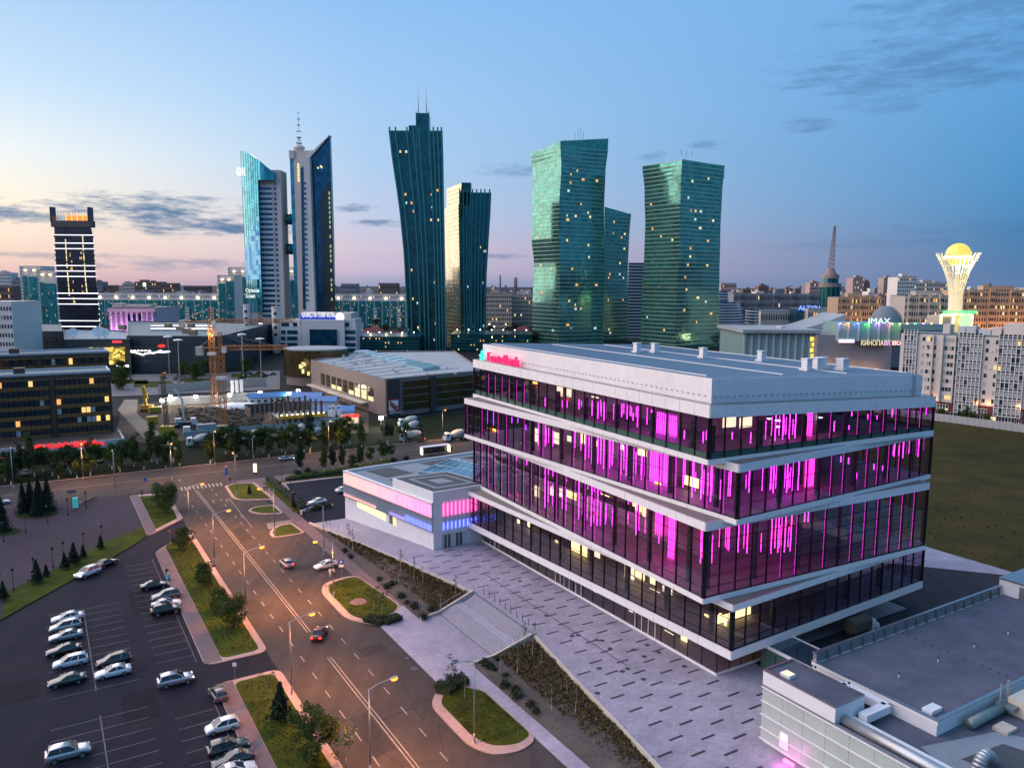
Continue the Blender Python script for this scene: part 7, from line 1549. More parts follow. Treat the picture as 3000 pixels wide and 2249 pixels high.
q=on_quad(P,Q,RZ,zh,.015,.105,.12,.5,1.1); part(MB().add(q,[(0,1,2,3)]),'banner',m_swhite,hall); d=(Q-P).normalized()
for (u0,v0),(u1,v1) in (((.025,.44),(.09,.24)),((.09,.24),(.07,.22)),((.09,.24),(.093,.3)),((.025,.36),(.07,.22))): 
    a,b=on_quad(P,Q,RZ,zh,u0,u0,v0,v0,1.2)[0],on_quad(P,Q,RZ,zh,u1,u1,v1,v1,1.2)[0]; part(MB().bar(a,b,.5),'banner_arrow',m_sred,hall)
q=on_quad(P,Q,RZ,zh,.015,.105,.12,.2,1.15); part(MB().add(q,[(0,1,2,3)]),'banner_foot',m_sred,hall)
q=on_quad(P,Q,RZ,zh,.015,.105,.46,.5,1.15); part(MB().add(q,[(0,1,2,3)]),'banner_head',m_sred,hall)
text('banner_text','ТУРЫ\nБЕСПЛАТНО',.9,.02,m_swhite,hall,mw=upright(on_quad(P,Q,RZ,zh,.02,.02,.155,.155,1.25)[0]-Vector(hall.location),math.atan2(d.y,d.x)),bold=.02)
s0=G(1050,1040,zh); 
sk_=[G(x,y,zh+.2) for x,y in ((1040,1033),(1075,1031),(1288,1080),(1240,1087))]; part(MB().prism([tuple(v[:2]) for v in sk_],zh,zh+1.4),'ridge_skylight',mat('pale_blue_glazing',(.25,.42,.48),.2,spec=.7,var=.15,vs=.1),hall)
for i in range(1,9): part(MB().bar(sk_[0].lerp(sk_[3],i/9)+Vector((0,0,1.3)),sk_[1].lerp(sk_[2],i/9)+Vector((0,0,1.3)),.35),'skylight_rib',m_pk,hall)
for i in range(46):
    u,v=rc.random(),rc.random(); p=(Lh*(1-u)+N_*u)*(1-v)+(Bl*(1-u)+Rh*u)*v; s_=rc.uniform(.3,.9); part(MB().box(p.x-s_,p.x+s_,p.y-s_,p.y+s_,zh+.1,zh+rc.uniform(.6,1.6)),'roof_vent',m_pk,hall)
for i in range(9): u=(i+.5)/9; part(MB().bar((Lh*(1-u)+N_*u)+Vector((0,0,.15)) if False else Vector((*(Lh*(1-u)+Vector((N_.x,N_.y,zh))*u)[:2],zh+.2)),Vector((*(Bl*(1-u)+Rh*u)[:2],zh+.2)),.25),'roof_seam',m_conc,hall)
# gold drum beside it
gx0,gx1=829,1016; Yg=395; a,b=PT(gx0,Yg),PT(gx1,Yg); rad=(b.x-a.x)/2; zg=ZP(920,1026,Yg-rad*.5)
dr=thing('glass_drum','round bronze-gold glass drum with a flat white roof','building',loc=((a.x+b.x)/2,Yg,RZ)); cx=(a.x+b.x)/2
part(MB().lathe([(rad*.93,RZ),(rad*.93,RZ+4.5)],36,(cx,Yg),1,.8),'base_wall',m_taupe,dr); part(MB().lathe([(rad,RZ+4.5),(rad,zg)],36,(cx,Yg),1,.8),'glass_wall',m_bronze,dr); part(MB().lathe([(rad*1.01,zg),(rad*1.01,zg+.6),(rad*.97,zg+.8)],36,(cx,Yg),1,.8),'roof',m_hallroof,dr)
mb=MB()
for i in range(48): an_=i*math.pi/24; mb.bar((cx+rad*1.005*math.cos(an_),Yg+rad*.8*1.005*math.sin(an_),RZ+4.5),(cx+rad*1.005*math.cos(an_),Yg+rad*.8*1.005*math.sin(an_),zg),.12)
part(mb,'mullions',m_mull,dr,kind='stuff')
for j in range(1,6): z=RZ+4.5+(zg-RZ-4.5)*j/6; part(MB().lathe([(rad*1.006,z-.08),(rad*1.006,z+.08)],36,(cx,Yg),1,.8),'ring',m_mull,dr)
for k in range(10):
    an_=R(rc.uniform(252,288)); z=RZ+5+rc.random()*6; c_=(cx+rad*1.01*math.cos(an_),Yg+rad*.8*1.01*math.sin(an_)); part(MB().box(c_[0]-.6,c_[0]+.6,c_[1]-.2,c_[1]+.1,z,z+rc.uniform(.8,2.2)),'lit_window',rc.choice(m_lwin[:2]),dr)
# ================= building site =================
site=MB(); site.sheet([G(x,y,RZ+.02) for x,y in ((330,1300),(1080,1268),(1080,1180),(820,1150),(360,1185))][::-1] if False else [G(x,y,RZ+.02) for x,y in ((360,1185),(330,1300),(1080,1268),(1080,1180),(820,1150))]); struct(site.build('building_site',mat('site_mud',(.10,.075,.055),.95,spec=.1,vs=.25,var=.45,bump=.5,bs=3,world=True)))
m_crane=mat('crane_orange',(.42,.15,.025),.5,vs=1,var=.2); m_yel=mat('machine_yellow',(.55,.33,.03),.5,var=.15); m_bluer=mat('blue_sheet_roof',(.03,.17,.42),.45,vs=.4,var=.12); m_turq=mat('turquoise_capping',(.06,.32,.38),.5,var=.1)
m_flood=emis('floodlight',(1,.93,.78),40)
def lattice(mb,p,q,w_,n,r=.13):
    p=Vector(p); q=Vector(q); d=(q-p).normalized(); u=d.cross(Vector((0,1,.001))).normalized(); v=d.cross(u)
    c_=[(u*a+v*b)*w_/2 for a,b in ((-1,-1),(1,-1),(1,1),(-1,1))]
    for k in c_: mb.bar(p+k,q+k,r*1.6)
    for i in range(n):
        a=p.lerp(q,i/n); b=p.lerp(q,(i+1)/n)
        for j in range(4): mb.bar(a+c_[j],b+c_[(j+1)%4],r); mb.bar(a+c_[j],a+c_[(j+1)%4],r)
def crane(base,ztop,jib_end_px,cj_px,label,mastw,Yd):
    t=thing('tower_crane',label,'crane',loc=base); mb=MB(); b=Vector(base)
    lattice(mb,b,Vector((b.x,b.y,ztop)),mastw,int((ztop-b.z)/2.2)); part(mb,'mast',m_crane,t)
    jz=ztop+.6; J=AT(jib_end_px,900,Yd); C_=AT(cj_px,900,Yd)
    mb=MB(); lattice(mb,(b.x,b.y,jz),(J.x,b.y,jz+.3),1.4,int(abs(J.x-b.x)/1.6),.14); part(mb,'jib',m_crane,t)
    mb=MB(); mb.bar((b.x,b.y-.5,jz),(C_.x,b.y-.5,jz),.3); mb.bar((b.x,b.y+.5,jz),(C_.x,b.y+.5,jz),.3); part(mb,'counter_jib',m_crane,t)
    part(MB().box(C_.x,C_.x+2.2,b.y-.9,b.y+.9,jz-2.6,jz+.4),'counterweight',m_conc,t); part(MB().box(b.x+mastw/2,b.x+mastw/2+1.5,b.y-1.6,b.y-.4,jz-1.6,jz+.4),'cab',m_cab,t)
    mb=MB(); lattice(mb,(b.x,b.y,jz),(b.x,b.y,jz+5.5),1.0,4,.08); part(mb,'tower_head',m_crane,t)
    mb=MB()
    for f in (.45,.85): mb.tube((b.x,b.y,jz+5.3),(b.x+(J.x-b.x)*f,b.y,jz+.6),.05,n=4)
    mb.tube((b.x,b.y,jz+5.3),(C_.x+1,b.y,jz+.3),.05,n=4); part(mb,'tie_cable',m_pole,t)
    part(MB().box(b.x-mastw,b.x+mastw,b.y-mastw,b.y+mastw,b.z,b.z+.8),'footing',m_conc,t); part(MB().box(b.x-mastw*.8,b.x+mastw*.8,b.y-mastw*.8,b.y+mastw*.8,b.z+(ztop-b.z)*.62,b.z+(ztop-b.z)*.62+1.0),'climbing_collar',m_cab,t)
    hk=b.x+(J.x-b.x)*.3; part(MB().box(hk-.5,hk+.5,b.y-.5,b.y+.5,jz-.7,jz-.2).tube((hk,b.y,jz-.5),(hk,b.y,jz-5),.04,n=4),'trolley',m_pole,t)
    return t
c1=G(655,1252,RZ); crane(c1,ZP(637,1024,c1.y),840,570,'orange tower crane on the mud beside the half-built block',1.9,c1.y)
c2=G(628,1192,RZ); crane(c2,ZP(620,945,c2.y),862,524,'taller orange tower crane standing behind the first crane',1.8,c2.y)
glow('crane_lamp',AT(612,980,c2.y-2),(1,.75,.4),900).parent=None
bpy.data.objects['crane_lamp'].parent=[o for o in COL.objects if o.name.startswith('tower_crane')][-1]; bpy.data.objects['crane_lamp'].location=AT(612,980,c2.y-2)-Vector([o for o in COL.objects if o.name.startswith('tower_crane')][-1].location)
Z9=lambda x,y,z=RZ:G(500+x/2.458,880+y/2.458,z)
# half-built block: slabs, columns, formwork
hb=Z9(775,925); hb2=Z9(1115,900); d=(hb2-hb); d.z=0; an_=math.atan2(d.y,d.x); Lb=d.length
hbk=thing('half_built_block','half-built concrete block with bare columns and lit yellow edge boards','building',loc=hb,rz=an_)
MB().box(0,Lb,0,22,3.4,3.8).build('first_floor_slab',m_conc,hbk); MB().box(0,Lb,-1.2,0,3.5,3.7).build('edge_platform',m_yel,hbk); MB().box(0,Lb,-1.25,-1.2,3.7,4.6).build('edge_rail',m_yel,hbk)
for i in range(8):
    for j in range(3): MB().box(Lb*(i+.5)/8-.3,Lb*(i+.5)/8+.3,1+j*9,1.6+j*9,0,3.4).build('column',m_conc,hbk); MB().box(Lb*(i+.5)/8-.35,Lb*(i+.5)/8+.35,1+j*9,1.7+j*9,3.8,3.8+rc.uniform(3.2,5.5)).build('formwork_column',m_brk,hbk)
MB().box(-9,Lb*.9,14,14.5,3.8,7.2).box(-9,-8.5,2,14,3.8,6.8).build('formwork_wall',m_brk,hbk)
for i in range(14): MB().box(-9+i*(Lb+6)/14,-8.9+i*(Lb+6)/14+.12,1.5,1.65,3.8,8.6).build('scaffold_pole',m_pole,hbk)
for i in range(9): MB().lathe([(.1,0),(.28,.2),(.1,.4)],6).build('work_lamp',emis('work_lamp_glow',(1,.9,.35),6),hbk,loc=(1+i*Lb/9,-1.3,4.7))
# cabins with blue roofs
def cabin(x,y,wd,dp,h,ang,label):
    t=thing('site_cabin',label,'cabin',loc=Z9(x,y),rz=ang); MB().box(-wd/2,wd/2,-dp/2,dp/2,0,h).build('wall',m_cab,t)
    MB().prism([(-wd/2-.5,-dp/2-.5),(wd/2+.5,-dp/2-.5),(wd/2+.5,0),(-wd/2-.5,0)],[h,h,h+1.6,h+1.6],[h+.15,h+.15,h+1.75,h+1.75]).prism([(-wd/2-.5,0),(wd/2+.5,0),(wd/2+.5,dp/2+.5),(-wd/2-.5,dp/2+.5)],[h+1.6,h+1.6,h,h],[h+1.75,h+1.75,h+.15,h+.15]).build('roof',m_bluer,t)
    for i in range(int(wd/2.6)): MB().box(-wd/2+.7+i*2.6,-wd/2+1.9+i*2.6,-dp/2-.04,-dp/2,1.1,2.1).build('window',m_dkwin,t)
cabin(750,740,21,6,3,TH-R(8),'long site cabin with a blue gable roof behind the half-built block'); cabin(985,760,12,9,4,TH-R(30),'two-gabled blue-roofed site cabin with white walls'); cabin(1080,800,13,7,4.5,TH-R(30),'blue-roofed site cabin between the gabled cabin and hall'); cabin(1175,850,15,8,3.2,TH-R(25),'blue-roofed site cabin beside the banner flags')
# fences, floodlights
def run_fence(pts,h,label,m__,mcap,n,name='site_fence'):
    t=thing(name,label,'fence'); tot=sum((q-p).length for p,q in zip(pts[:-1],pts[1:]))
    for p,q in zip(pts[:-1],pts[1:]):
        d=(q-p); an_=math.atan2(d.y,d.x); k=max(1,int(n*d.length/tot)); L_=d.length/k; me=MB().box(.02,L_-.02,-.05,.05,.05,h).mesh('fence_panel',m__); mc=MB().box(0,L_,-.12,.12,h,h+.3).mesh('fence_capping',mcap)
        for i in range(k): pp=p+d*(i/k); obj('fence_panel',me,t,loc=pp,rz=an_); obj('fence_capping',mc,t,loc=pp,rz=an_)
    return t
run_fence([Z9(95,1005),Z9(480,965),Z9(830,940),Z9(1180,905)],2.3,'site hoarding with a turquoise capping behind the belt trees',m_sheet,m_turq,40)
run_fence([Z9(-70,760),Z9(320,740),Z9(650,715)],3.2,'pale site fence with floodlights along its top',m_sheet,m_pk,30)
run_fence([Z9(-90,665),Z9(300,632),Z9(690,610)],3.5,'long concrete fence at the back of the building site',m_conc,m_conc,24,'concrete_fence')
for i,(x,y,e) in enumerate(((180,690,1),(425,680,1),(645,662,1),(855,670,1),(920,650,1),(0,690,.6),(-60,720,.6),(1255,628,.4),(1515,845,.7))):
    Yd=Z9(x,y+70).y; hh=AT(500+x/2.458,880+y/2.458,Yd); t=thing('floodlight_mast','floodlight mast glaring over the building site','floodlight',loc=(hh.x,hh.y,RZ),group='floodlights on the building site'); MB().tube((0,0,0),(0,0,hh.z-RZ),.1,.07,n=6).build('mast',m_pole,t); MB().box(-.7,.7,-.25,.1,hh.z-RZ-.45,hh.z-RZ+.45).build('lamp',m_flood,t)
    l=glow('lamp_glow',(0,-.8,hh.z-RZ),(1,.9,.7),1500*e); l.parent=t
# banner flags
for x,y,y1 in ((1135,900,750),(1160,895,748),(1200,890,745),(435,735,572),(468,732,570),(502,730,568)):
    b_=Z9(x,y); zt_=AT(500+x/2.458,880+y1/2.458,b_.y).z; t=thing('banner_flag','tall white banner flag before the half-built block' if x>1000 else 'tall white banner flag behind the building site','flag',loc=b_,group='front banner flags' if x>1000 else 'rear banner flags'); MB().tube((0,0,0),(0,0,zt_-RZ),.06,n=6).build('pole',m_pole,t); MB().box(.06,1.4,-.02,.02,(zt_-RZ)*.42,zt_-RZ-.2).build('cloth',m_swhite,t)
    if x>1000: MB().tube((.7,-.04,zt_-RZ-1.3),(.7,-.02,zt_-RZ-1.3),.42,n=12).build('emblem',m_sblue,t)
# concrete pump, rig, excavator
pb=Z9(100,910); t=thing('concrete_pump','white concrete pump truck with its folding boom raised','truck',loc=pb,rz=TH)
MB().loft([[(x,-1.2,.6),(x,1.2,.6),(x,1.2,z),(x,-1.2,z)] for x,z in ((2.2,3.0),(3.8,3.0),(4.2,1.6))]).build('cab',m_cab,t); MB().box(-4.5,2.2,-1.2,1.2,.8,1.8).build('deck',m_chas,t); MB().box(-3,-1,-1.1,1.1,1.8,3.2).build('hopper',m_cab,t)
for x in (-3.4,-2.2,1,3):
    for s_ in (-1,1): MB().tube((0,-.15,0),(0,.15,0),.5,n=10).build('wheel',m_tyre,t,loc=(x,s_,.5))
z1=AT(542,1140,pb.y).z-RZ; MB().bar((0,0,1.8),(-.5,0,z1*.72),.55).bar((-.5,0,z1*.72),(-2.3,0,z1),.45).bar((-2.3,0,z1),(-2.9,0,z1*.97),.4).build('boom',mat('boom_white',(.6,.66,.68),.5),t); MB().bar((-6,-3,.9),(0,0,1.6),.3).bar((6,-3,.9),(0,0,1.6),.3).build('outrigger',m_cab,t)
rb=G(490,1268,RZ); zt_=AT(481,1100,rb.y).z; t=thing('piling_rig','tall dark lattice piling rig on the site edge','machine',loc=rb); mb=MB(); lattice(mb,rb+Vector((0,0,1)),Vector((rb.x-.6,rb.y,zt_)),1.0,14,.09); part(mb,'mast',mat('rig_brown',(.08,.05,.04),.6),t); MB().box(-2,2,-1.4,1.4,0,2.4).build('carrier',m_yel,t); MB().box(-.6,.6,-.6,.6,zt_-RZ,zt_-RZ+1).build('mast_head',m_crane,t)
eb=G(432,1205,RZ); zt_=AT(425,1130,eb.y).z-RZ; t=thing('excavator','yellow excavator with its boom raised near the parked mixer','machine',loc=eb); MB().box(-2.4,2.4,-1.4,1.4,0,1.0).build('tracks',m_chas,t); MB().box(-2,2.2,-1.3,1.3,1.0,2.6).build('cab',m_yel,t); MB().bar((-.5,0,2.2),(-1.2,0,zt_),.9).build('boom',m_yel,t); MB().bar((-1.2,0,zt_),(.4,0,zt_*.5),.5).build('dipper',m_yel,t)
for i,(x,y,w_,h,m__,lb) in enumerate(((455,1208,4.5,2.2,m_yel,'yellow steel container beside the excavator'),(447,1240,3.5,2.6,m_yel,'yellow stacked frames on the site edge'),(605,1260,6,2.2,m_hallroof,'grey domed shelter beside the tower crane foot'),(548,1275,2,3,m_cab,'white guard box with lit windows at the hoarding'))):
    t=thing('site_container',lb,'container',loc=G(x,y,RZ),rz=TH); MB().box(-w_/2,w_/2,-1.2,1.2,.2,h).build('body',m__,t)
    for k in range(int(w_/.8)): MB().box(-w_/2+.1+k*.8,-w_/2+.3+k*.8,-1.26,-1.2,.3,h-.1).build('rib',m__,t)
    MB().box(-w_/2,w_/2,-1,1,0,.2).build('skid',m_chas,t)
# rubble and stacked material, uncountable
mb=MB()
for i in range(900):
    p=G(rc.uniform(520,770),rc.uniform(1195,1262),RZ); s_=rc.uniform(.15,.7); z=rc.uniform(.1,.5); a=rc.random()*3; mb.bar(p+Vector((0,0,z)),p+Vector((math.cos(a)*s_*3,math.sin(a)*s_*3,z+rc.uniform(-.1,.2))),s_*.6,rc.uniform(.1,.5))
o=mb.build('site_rubble',mat('rubble',(.07,.055,.045),.9,vs=.6,var=.5,world=True),kind='stuff'); tag(o,'heaps of timber and rubble strewn over the muddy site','rubble')
w_=MB(); c_=Z9(505,770); w_.lathe([(8,0),(6.5,1.2),(3,1.9),(.3,2.0)],18,(0,0),1.4,.6); o=w_.build('white_tarpaulin',m_swhite,loc=c_); tag(o,'white tarpaulin heap behind the crane on the building site','tarpaulin')
sr=MB().sheet([G(x,y,RZ+.03) for x,y in ((365,1170),(345,1200),(450,1315),(520,1315),(400,1210),(405,1170))][::-1]); struct(sr.build('site_track',mat('pale_track',(.24,.20,.15),.95,vs=.4,var=.35,world=True)))
sh=thing('kebab_stall','small lit shop box with a red neon sign at the site corner','kiosk',loc=Z9(1285,885),rz=TH); MB().box(-3,3,-2,2,0,3).build('wall',m_cab,sh); MB().box(-3.1,3.1,-2.2,-2,2.4,3.6).build('neon_sign',m_redsign,sh); MB().box(-2.4,2.4,-2.06,-2,.6,2.1).build('window',m_lwin[1],sh); o=glow('shop_glow',(0,-3.5,2.6),(1,.25,.2),300); o.parent=sh
# plaza and car park in front of the dark mall
sheet_=MB().sheet([G(x,y,RZ+.015) for x,y in ((250,1165),(820,1140),(820,1085),(300,1100))]); struct(sheet_.build('mall_square',mat('mall_paving',(.13,.13,.14),.8,vs=.2,var=.3,world=True)))
for x,y,w_,h_ in ((450,1125,60,18),(570,1115,50,14),(730,1100,55,12),(395,1118,40,12)):
    s_=MB().sheet([G(x-w_,y+h_/2,RZ+.03),G(x+w_,y+h_/2,RZ+.03),G(x+w_*.9,y-h_/2,RZ+.03),G(x-w_*.9,y-h_/2,RZ+.03)]); struct(s_.build('mall_lawn',m_grass))
for x,y in ((355,1105),(540,1105),(570,1112),(345,1130),(360,1140),(720,1098),(600,1100)): plant('bush',G(x,y,RZ),'dark bushy tree on the lawns before the dark mall','tree','trees before the dark mall',sc=2.2)
for x,y,yt in ((497,1098,990),(527,1118,1000),(713,1100,983),(766,1112,996),(712,1092,985)):
    b_=G(x,y,RZ); zt_=AT(x,yt,b_.y).z; t=thing('mast_light','tall mast light with a white disc head before the dark mall','street lamp',loc=b_,group='mast lights before the mall'); MB().tube((0,0,0),(0,0,zt_-RZ),.3,.2,n=8).build('mast',m_pole,t); MB().lathe([(.4,0),(2.3,.5),(2.2,.9),(.3,1.2)],14).build('disc',m_swhite,t,loc=(0,0,zt_-RZ))
for k in range(14):
    x,y=rc.choice(((rc.uniform(405,560),rc.uniform(1108,1150)),(rc.uniform(690,800),rc.uniform(1085,1112)))); p=G(x,y,RZ+.02)
    t=thing('distant_car','small car parked far off before the dark mall','car',loc=p,rz=rc.random()*3,group='far cars before the mall'); MB().loft([[(xx,-.85,.3),(xx,.85,.3),(xx,.85,z),(xx,-.85,z)] for xx,z in ((-2.2,.7),(-2,.95),(1.2,.95),(2.2,.7))]).build('body',rc.choice([pw,ps,pk,pgy]),t); MB().hexa([(-1.6,-.8,.95),(1,-.8,.95),(1,.8,.95),(-1.6,.8,.95),(-1,-.65,1.45),(.2,-.65,1.45),(.2,.65,1.45),(-1,.65,1.45)]).build('windows',m_cglass,t)
    for sx in (-1.3,1.3): MB().tube((sx,-.9,.32),(sx,.9,.32),.32,n=8).build('axle',m_tyre,t)
# ================= right side of the city =================
z5n=lambda x,y:(2050+x/2.328,650+y/2.328)
def R5(x,y,Yd): a,b=z5n(x,y); return AT(a,b,Yd)
# shopping centre with the cinema dome
YS=470; mg=mat('grey_mall_cladding',(.27,.25,.27),.6,vs=.06,var=.12); mgl=mat('pale_green_screen_glass',(.22,.34,.33),.25,spec=.6,vs=.05,var=.15)
def s5box(t,x0,x1,y0,y1,dy0,dy1,name,m__,Yd=YS,zlo=None): a=R5(x0,y0,Yd+dy0); b=R5(x1,y1,Yd+dy0); return part(MB().box(a.x,b.x,a.y,a.y+dy1-dy0,zlo if zlo is not None else b.z,a.z),name,m__,t)
sc=thing('shopping_centre','grey shopping centre with a cinema dome, glass front and coloured wall lights','building',loc=tuple(PT(2400,YS)))
s5box(sc,805,1300,770,1020,0,60,'grey_hall',mg,zlo=RZ); s5box(sc,1290,1640,720,1020,20,80,'rear_hall',mg,zlo=RZ); s5box(sc,300,815,760,960,6,60,'glass_hall',mgl,zlo=RZ); s5box(sc,295,830,735,760,2,62,'flat_roof',m_hallroof); s5box(sc,945,1290,688,815,-3,20,'upper_screen',mgl); s5box(sc,1290,1365,688,815,-1,20,'upper_screen',mgl); s5box(sc,1360,1660,695,740,10,30,'rear_screen',mgl)
for i in range(10): s5box(sc,303+i*50,307+i*50,745,960,5.4,6.2,'mullion',m_pk,zlo=RZ)
for i in range(6): s5box(sc,945+i*69,949+i*69,688,815,-3.5,-2.9,'mullion',m_pk)
for i in range(4):
    for j in range(4): s5box(sc,755+j*14,767+j*14,785+i*38,812+i*38,5.2,5.9,'gold_pane',rc.choice(gm[:3]),YS)
for i,(x,c) in enumerate(((960,(.2,.3,1)),(1012,(1,.4,.05)),(1080,(.15,.25,1)),(1152,(.1,1,.1)),(1222,(.7,.2,1)),(1310,(1,.25,.3)),(1365,(.1,1,.1)),(1415,(1,.6,.2)),(1470,(.1,1,.15)),(1525,(.6,.2,1)),(1580,(1,.45,.1)))):
    p=R5(x,694,YS-5); t_=part(MB().box(p.x-.5,p.x+.5,p.y-.3,p.y+.3,p.z-.2,p.z+.3),'wall_washer',emis('wash_%d'%i,c,5),sc); o=glow('washer_glow',p-Vector(sc.location)-Vector((0,.6,.8)),c,260); o.parent=sc
for x,y,w_ in ((868,972,0),(952,980,0),(1037,988,0),(1128,998,0),(1203,1005,0)): p=R5(x,y,YS-2); part(MB().box(p.x-.4,p.x+.4,p.y-.4,p.y+.2,p.z-.4,p.z+.4),'wall_lamp',m_warm,sc); o=glow('wall_lamp_glow',p-Vector(sc.location)-Vector((0,1,0)),(1,.5,.18),350); o.parent=sc
def stext(s,x,y,size,m__,Yd,sx=1,bold=.05,par=sc): p=R5(x,y,Yd); return text('sign_letters',s,size,.1,m__,par,mw=upright(p-Vector(par.location),0),bold=bold,sx=sx)
s5box(sc,950,1055,800,825,-4,-3.4,'sign_board',emis('white_sign_board',(.85,.8,1),.8)); stext('КИНОПАРК',1097,842,4.4,emis('cream_neon',(1,.85,.5),.75),YS-4,.72,.0); s5box(sc,1090,1280,808,848,-3.7,-3.3,'sign_back',mat('sign_back',(.03,.03,.035),.6)); p=R5(1272,828,YS-4.2); part(MB().tube((p.x,p.y,p.z),(p.x,p.y+.3,p.z),1.3,n=14),'sign_emblem',emis('violet_sign',(.5,.2,.7),1.0),sc)
stext('IMAX',1146,692,4.6,emis('imax_letters',(.65,1,1),1.1),YS-4,1.2,.0); stext('ESCAPE',1312,838,3.2,emis('multi_sign',(1,.5,.5),1.6),YS-3,.8)
for x0,x1,y0 in ((500,520,730),(555,590,712),(700,730,742),(800,905,745)): s5box(sc,x0,x1,y0,y0+18,20,30,'roof_plant',m_pk)
a,b=R5(590,735,YS+60),R5(950,735,YS+60); part(MB().loft([[(a.x+(b.x-a.x)*u,YS+50,a.z-1),(a.x+(b.x-a.x)*u,YS+50,a.z+11*u**1.4),(a.x+(b.x-a.x)*u,YS+90,a.z+11*u**1.4),(a.x+(b.x-a.x)*u,YS+90,a.z-1)] for u in (0,.25,.5,.75,1)]),'curved_roof',m_hallroof,sc)
dm=thing('cinema_dome','plain grey cinema dome rising behind the IMAX letters','dome'); c_=R5(1270,680,YS+40); rd=(R5(1375,680,YS+40).x-R5(1165,680,YS+40).x)/2; dm.location=(c_.x,c_.y,c_.z); part(MB().lathe([(rd*math.cos(k*math.pi/2/12),c_.z-2+rd*1.22*math.sin(k*math.pi/2/12)) for k in range(13)],32,(c_.x,c_.y)),'shell',mat('dome_grey',(.16,.19,.21),.6,vs=.05,var=.1),dm,smooth=True); part(MB().lathe([(rd*1.03,c_.z-6),(rd*1.03,c_.z-1.5)],32,(c_.x,c_.y)),'drum',mg,dm)
# monument: a flared white lattice holding a golden sphere
YBt=560; mo=thing('monument_tower','flared white lattice monument holding a glowing golden sphere','monument',loc=tuple(R5(1742,700,YBt))); c_=R5(1763,225,YBt); s_=1/ (F/YBt) /2.328
cb=R5(1742,600,YBt); ax=lambda z:Vector((c_.x+(cb.x-c_.x)*(c_.z-z)/(c_.z-cb.z),YBt,z))
m_mw=mat('monument_white',(.78,.74,.62),.5,var=0,em=(1,.80,.38),es=.20); m_gold=mat('gold_glass',(.85,.60,.10),.18,metal=.8,var=.1,vs=.3,em=(1,.66,.10),es=.55)  # lattice emission stands in for floodlight falling on the white ribs
prof_=[(225,128),(260,112),(300,92),(350,72),(400,56),(460,45),(520,40),(580,40),(640,42)]
def RZb(y,r): z=R5(1763,y,YBt).z; return z,r*s_
for i in range(26):
    a=i*2*math.pi/26; mb=MB(); L_=[]
    for y,r in prof_: z,rr=RZb(y,r); L_.append(ax(z)+Vector((rr*math.cos(a),rr*math.sin(a),0)))
    L_.insert(0,L_[0]+(L_[0]-L_[1])*.35)
    for p,q in zip(L_[:-1],L_[1:]): mb.bar(p,q,.55)
    part(mb,'lattice_rib',m_mw,mo)
for y,r in prof_[1:]:
    for k in (0,): z,rr=RZb(y,r); c2_=ax(z); part(MB().lathe([(rr*1.01,z-.3),(rr*1.01,z+.3)],26,(c2_.x,c2_.y)),'lattice_ring',m_mw,mo)
z,rr=RZb(640,24); part(MB().tube(ax(z),ax(c_.z-4),8*s_*2.2,6*s_*2.0,n=14),'inner_shaft',m_mw,mo)
part(MB().lathe([(max(.1,78*s_*math.sin(k*math.pi/16)),c_.z-78*s_*math.cos(k*math.pi/16)) for k in range(17)],28,(c_.x,c_.y)),'golden_sphere',m_gold,mo,smooth=True)
for k in range(24): a=k*2*math.pi/24; p=Vector((c_.x+76*s_*math.cos(a),YBt+76*s_*math.sin(a),c_.z-22*s_*1.0)); part(MB().tube(p,p+Vector((0,0,1.2)),.7,n=6),'ring_lamp',emis('ring_lamp_glow',(1,.85,.45),14),mo)
for y,r in ((300,60),(300,-60)): p=ax(R5(1763,300,YBt).z)+Vector((r*s_*.6,-10,0)); o=glow('sphere_flood',p-Vector(mo.location),(1,.72,.28),14000,1.2); o.parent=mo
for x0,x1,y0,y1,dy in ((1645,1725,640,720,-22),(1725,1795,632,720,-20),(1790,1850,638,720,-22)):
    a,b=R5(x0,y0,YBt+dy),R5(x1,y1,YBt+dy); part(MB().box(a.x,b.x,YBt+dy,YBt+dy+18,RZ,a.z),'base_pavilion',mat('base_cream',(.5,.46,.36),.6),mo)
    for xx in (a.x,b.x): part(MB().box(xx-.5,xx+.5,YBt+dy-.8,YBt+dy,RZ,a.z+.5),'light_line',emis('garland_glow',(1,.72,.25),4),mo)
    part(MB().box(a.x,b.x,YBt+dy-.8,YBt+dy,a.z,a.z+.9),'light_line',emis('garland_glow',(1,.72,.25),4),mo)
stext('НЕОЛИОН',1655,628,3.0,emis('green_neon',(.15,1,.3),1.1),YBt-23,.8,.15,mo); stext('НЕОЛИОН',1768,626,3.0,emis('green_neon',(.15,1,.3),1.1),YBt-23,.8,.15,mo); p=R5(1815,675,YBt-24); part(MB().tube((p.x,p.y,p.z),(p.x,p.y+.5,p.z),4.6,n=18),'round_emblem',emis('green_emblem',(.3,.8,.25),1.6),mo)
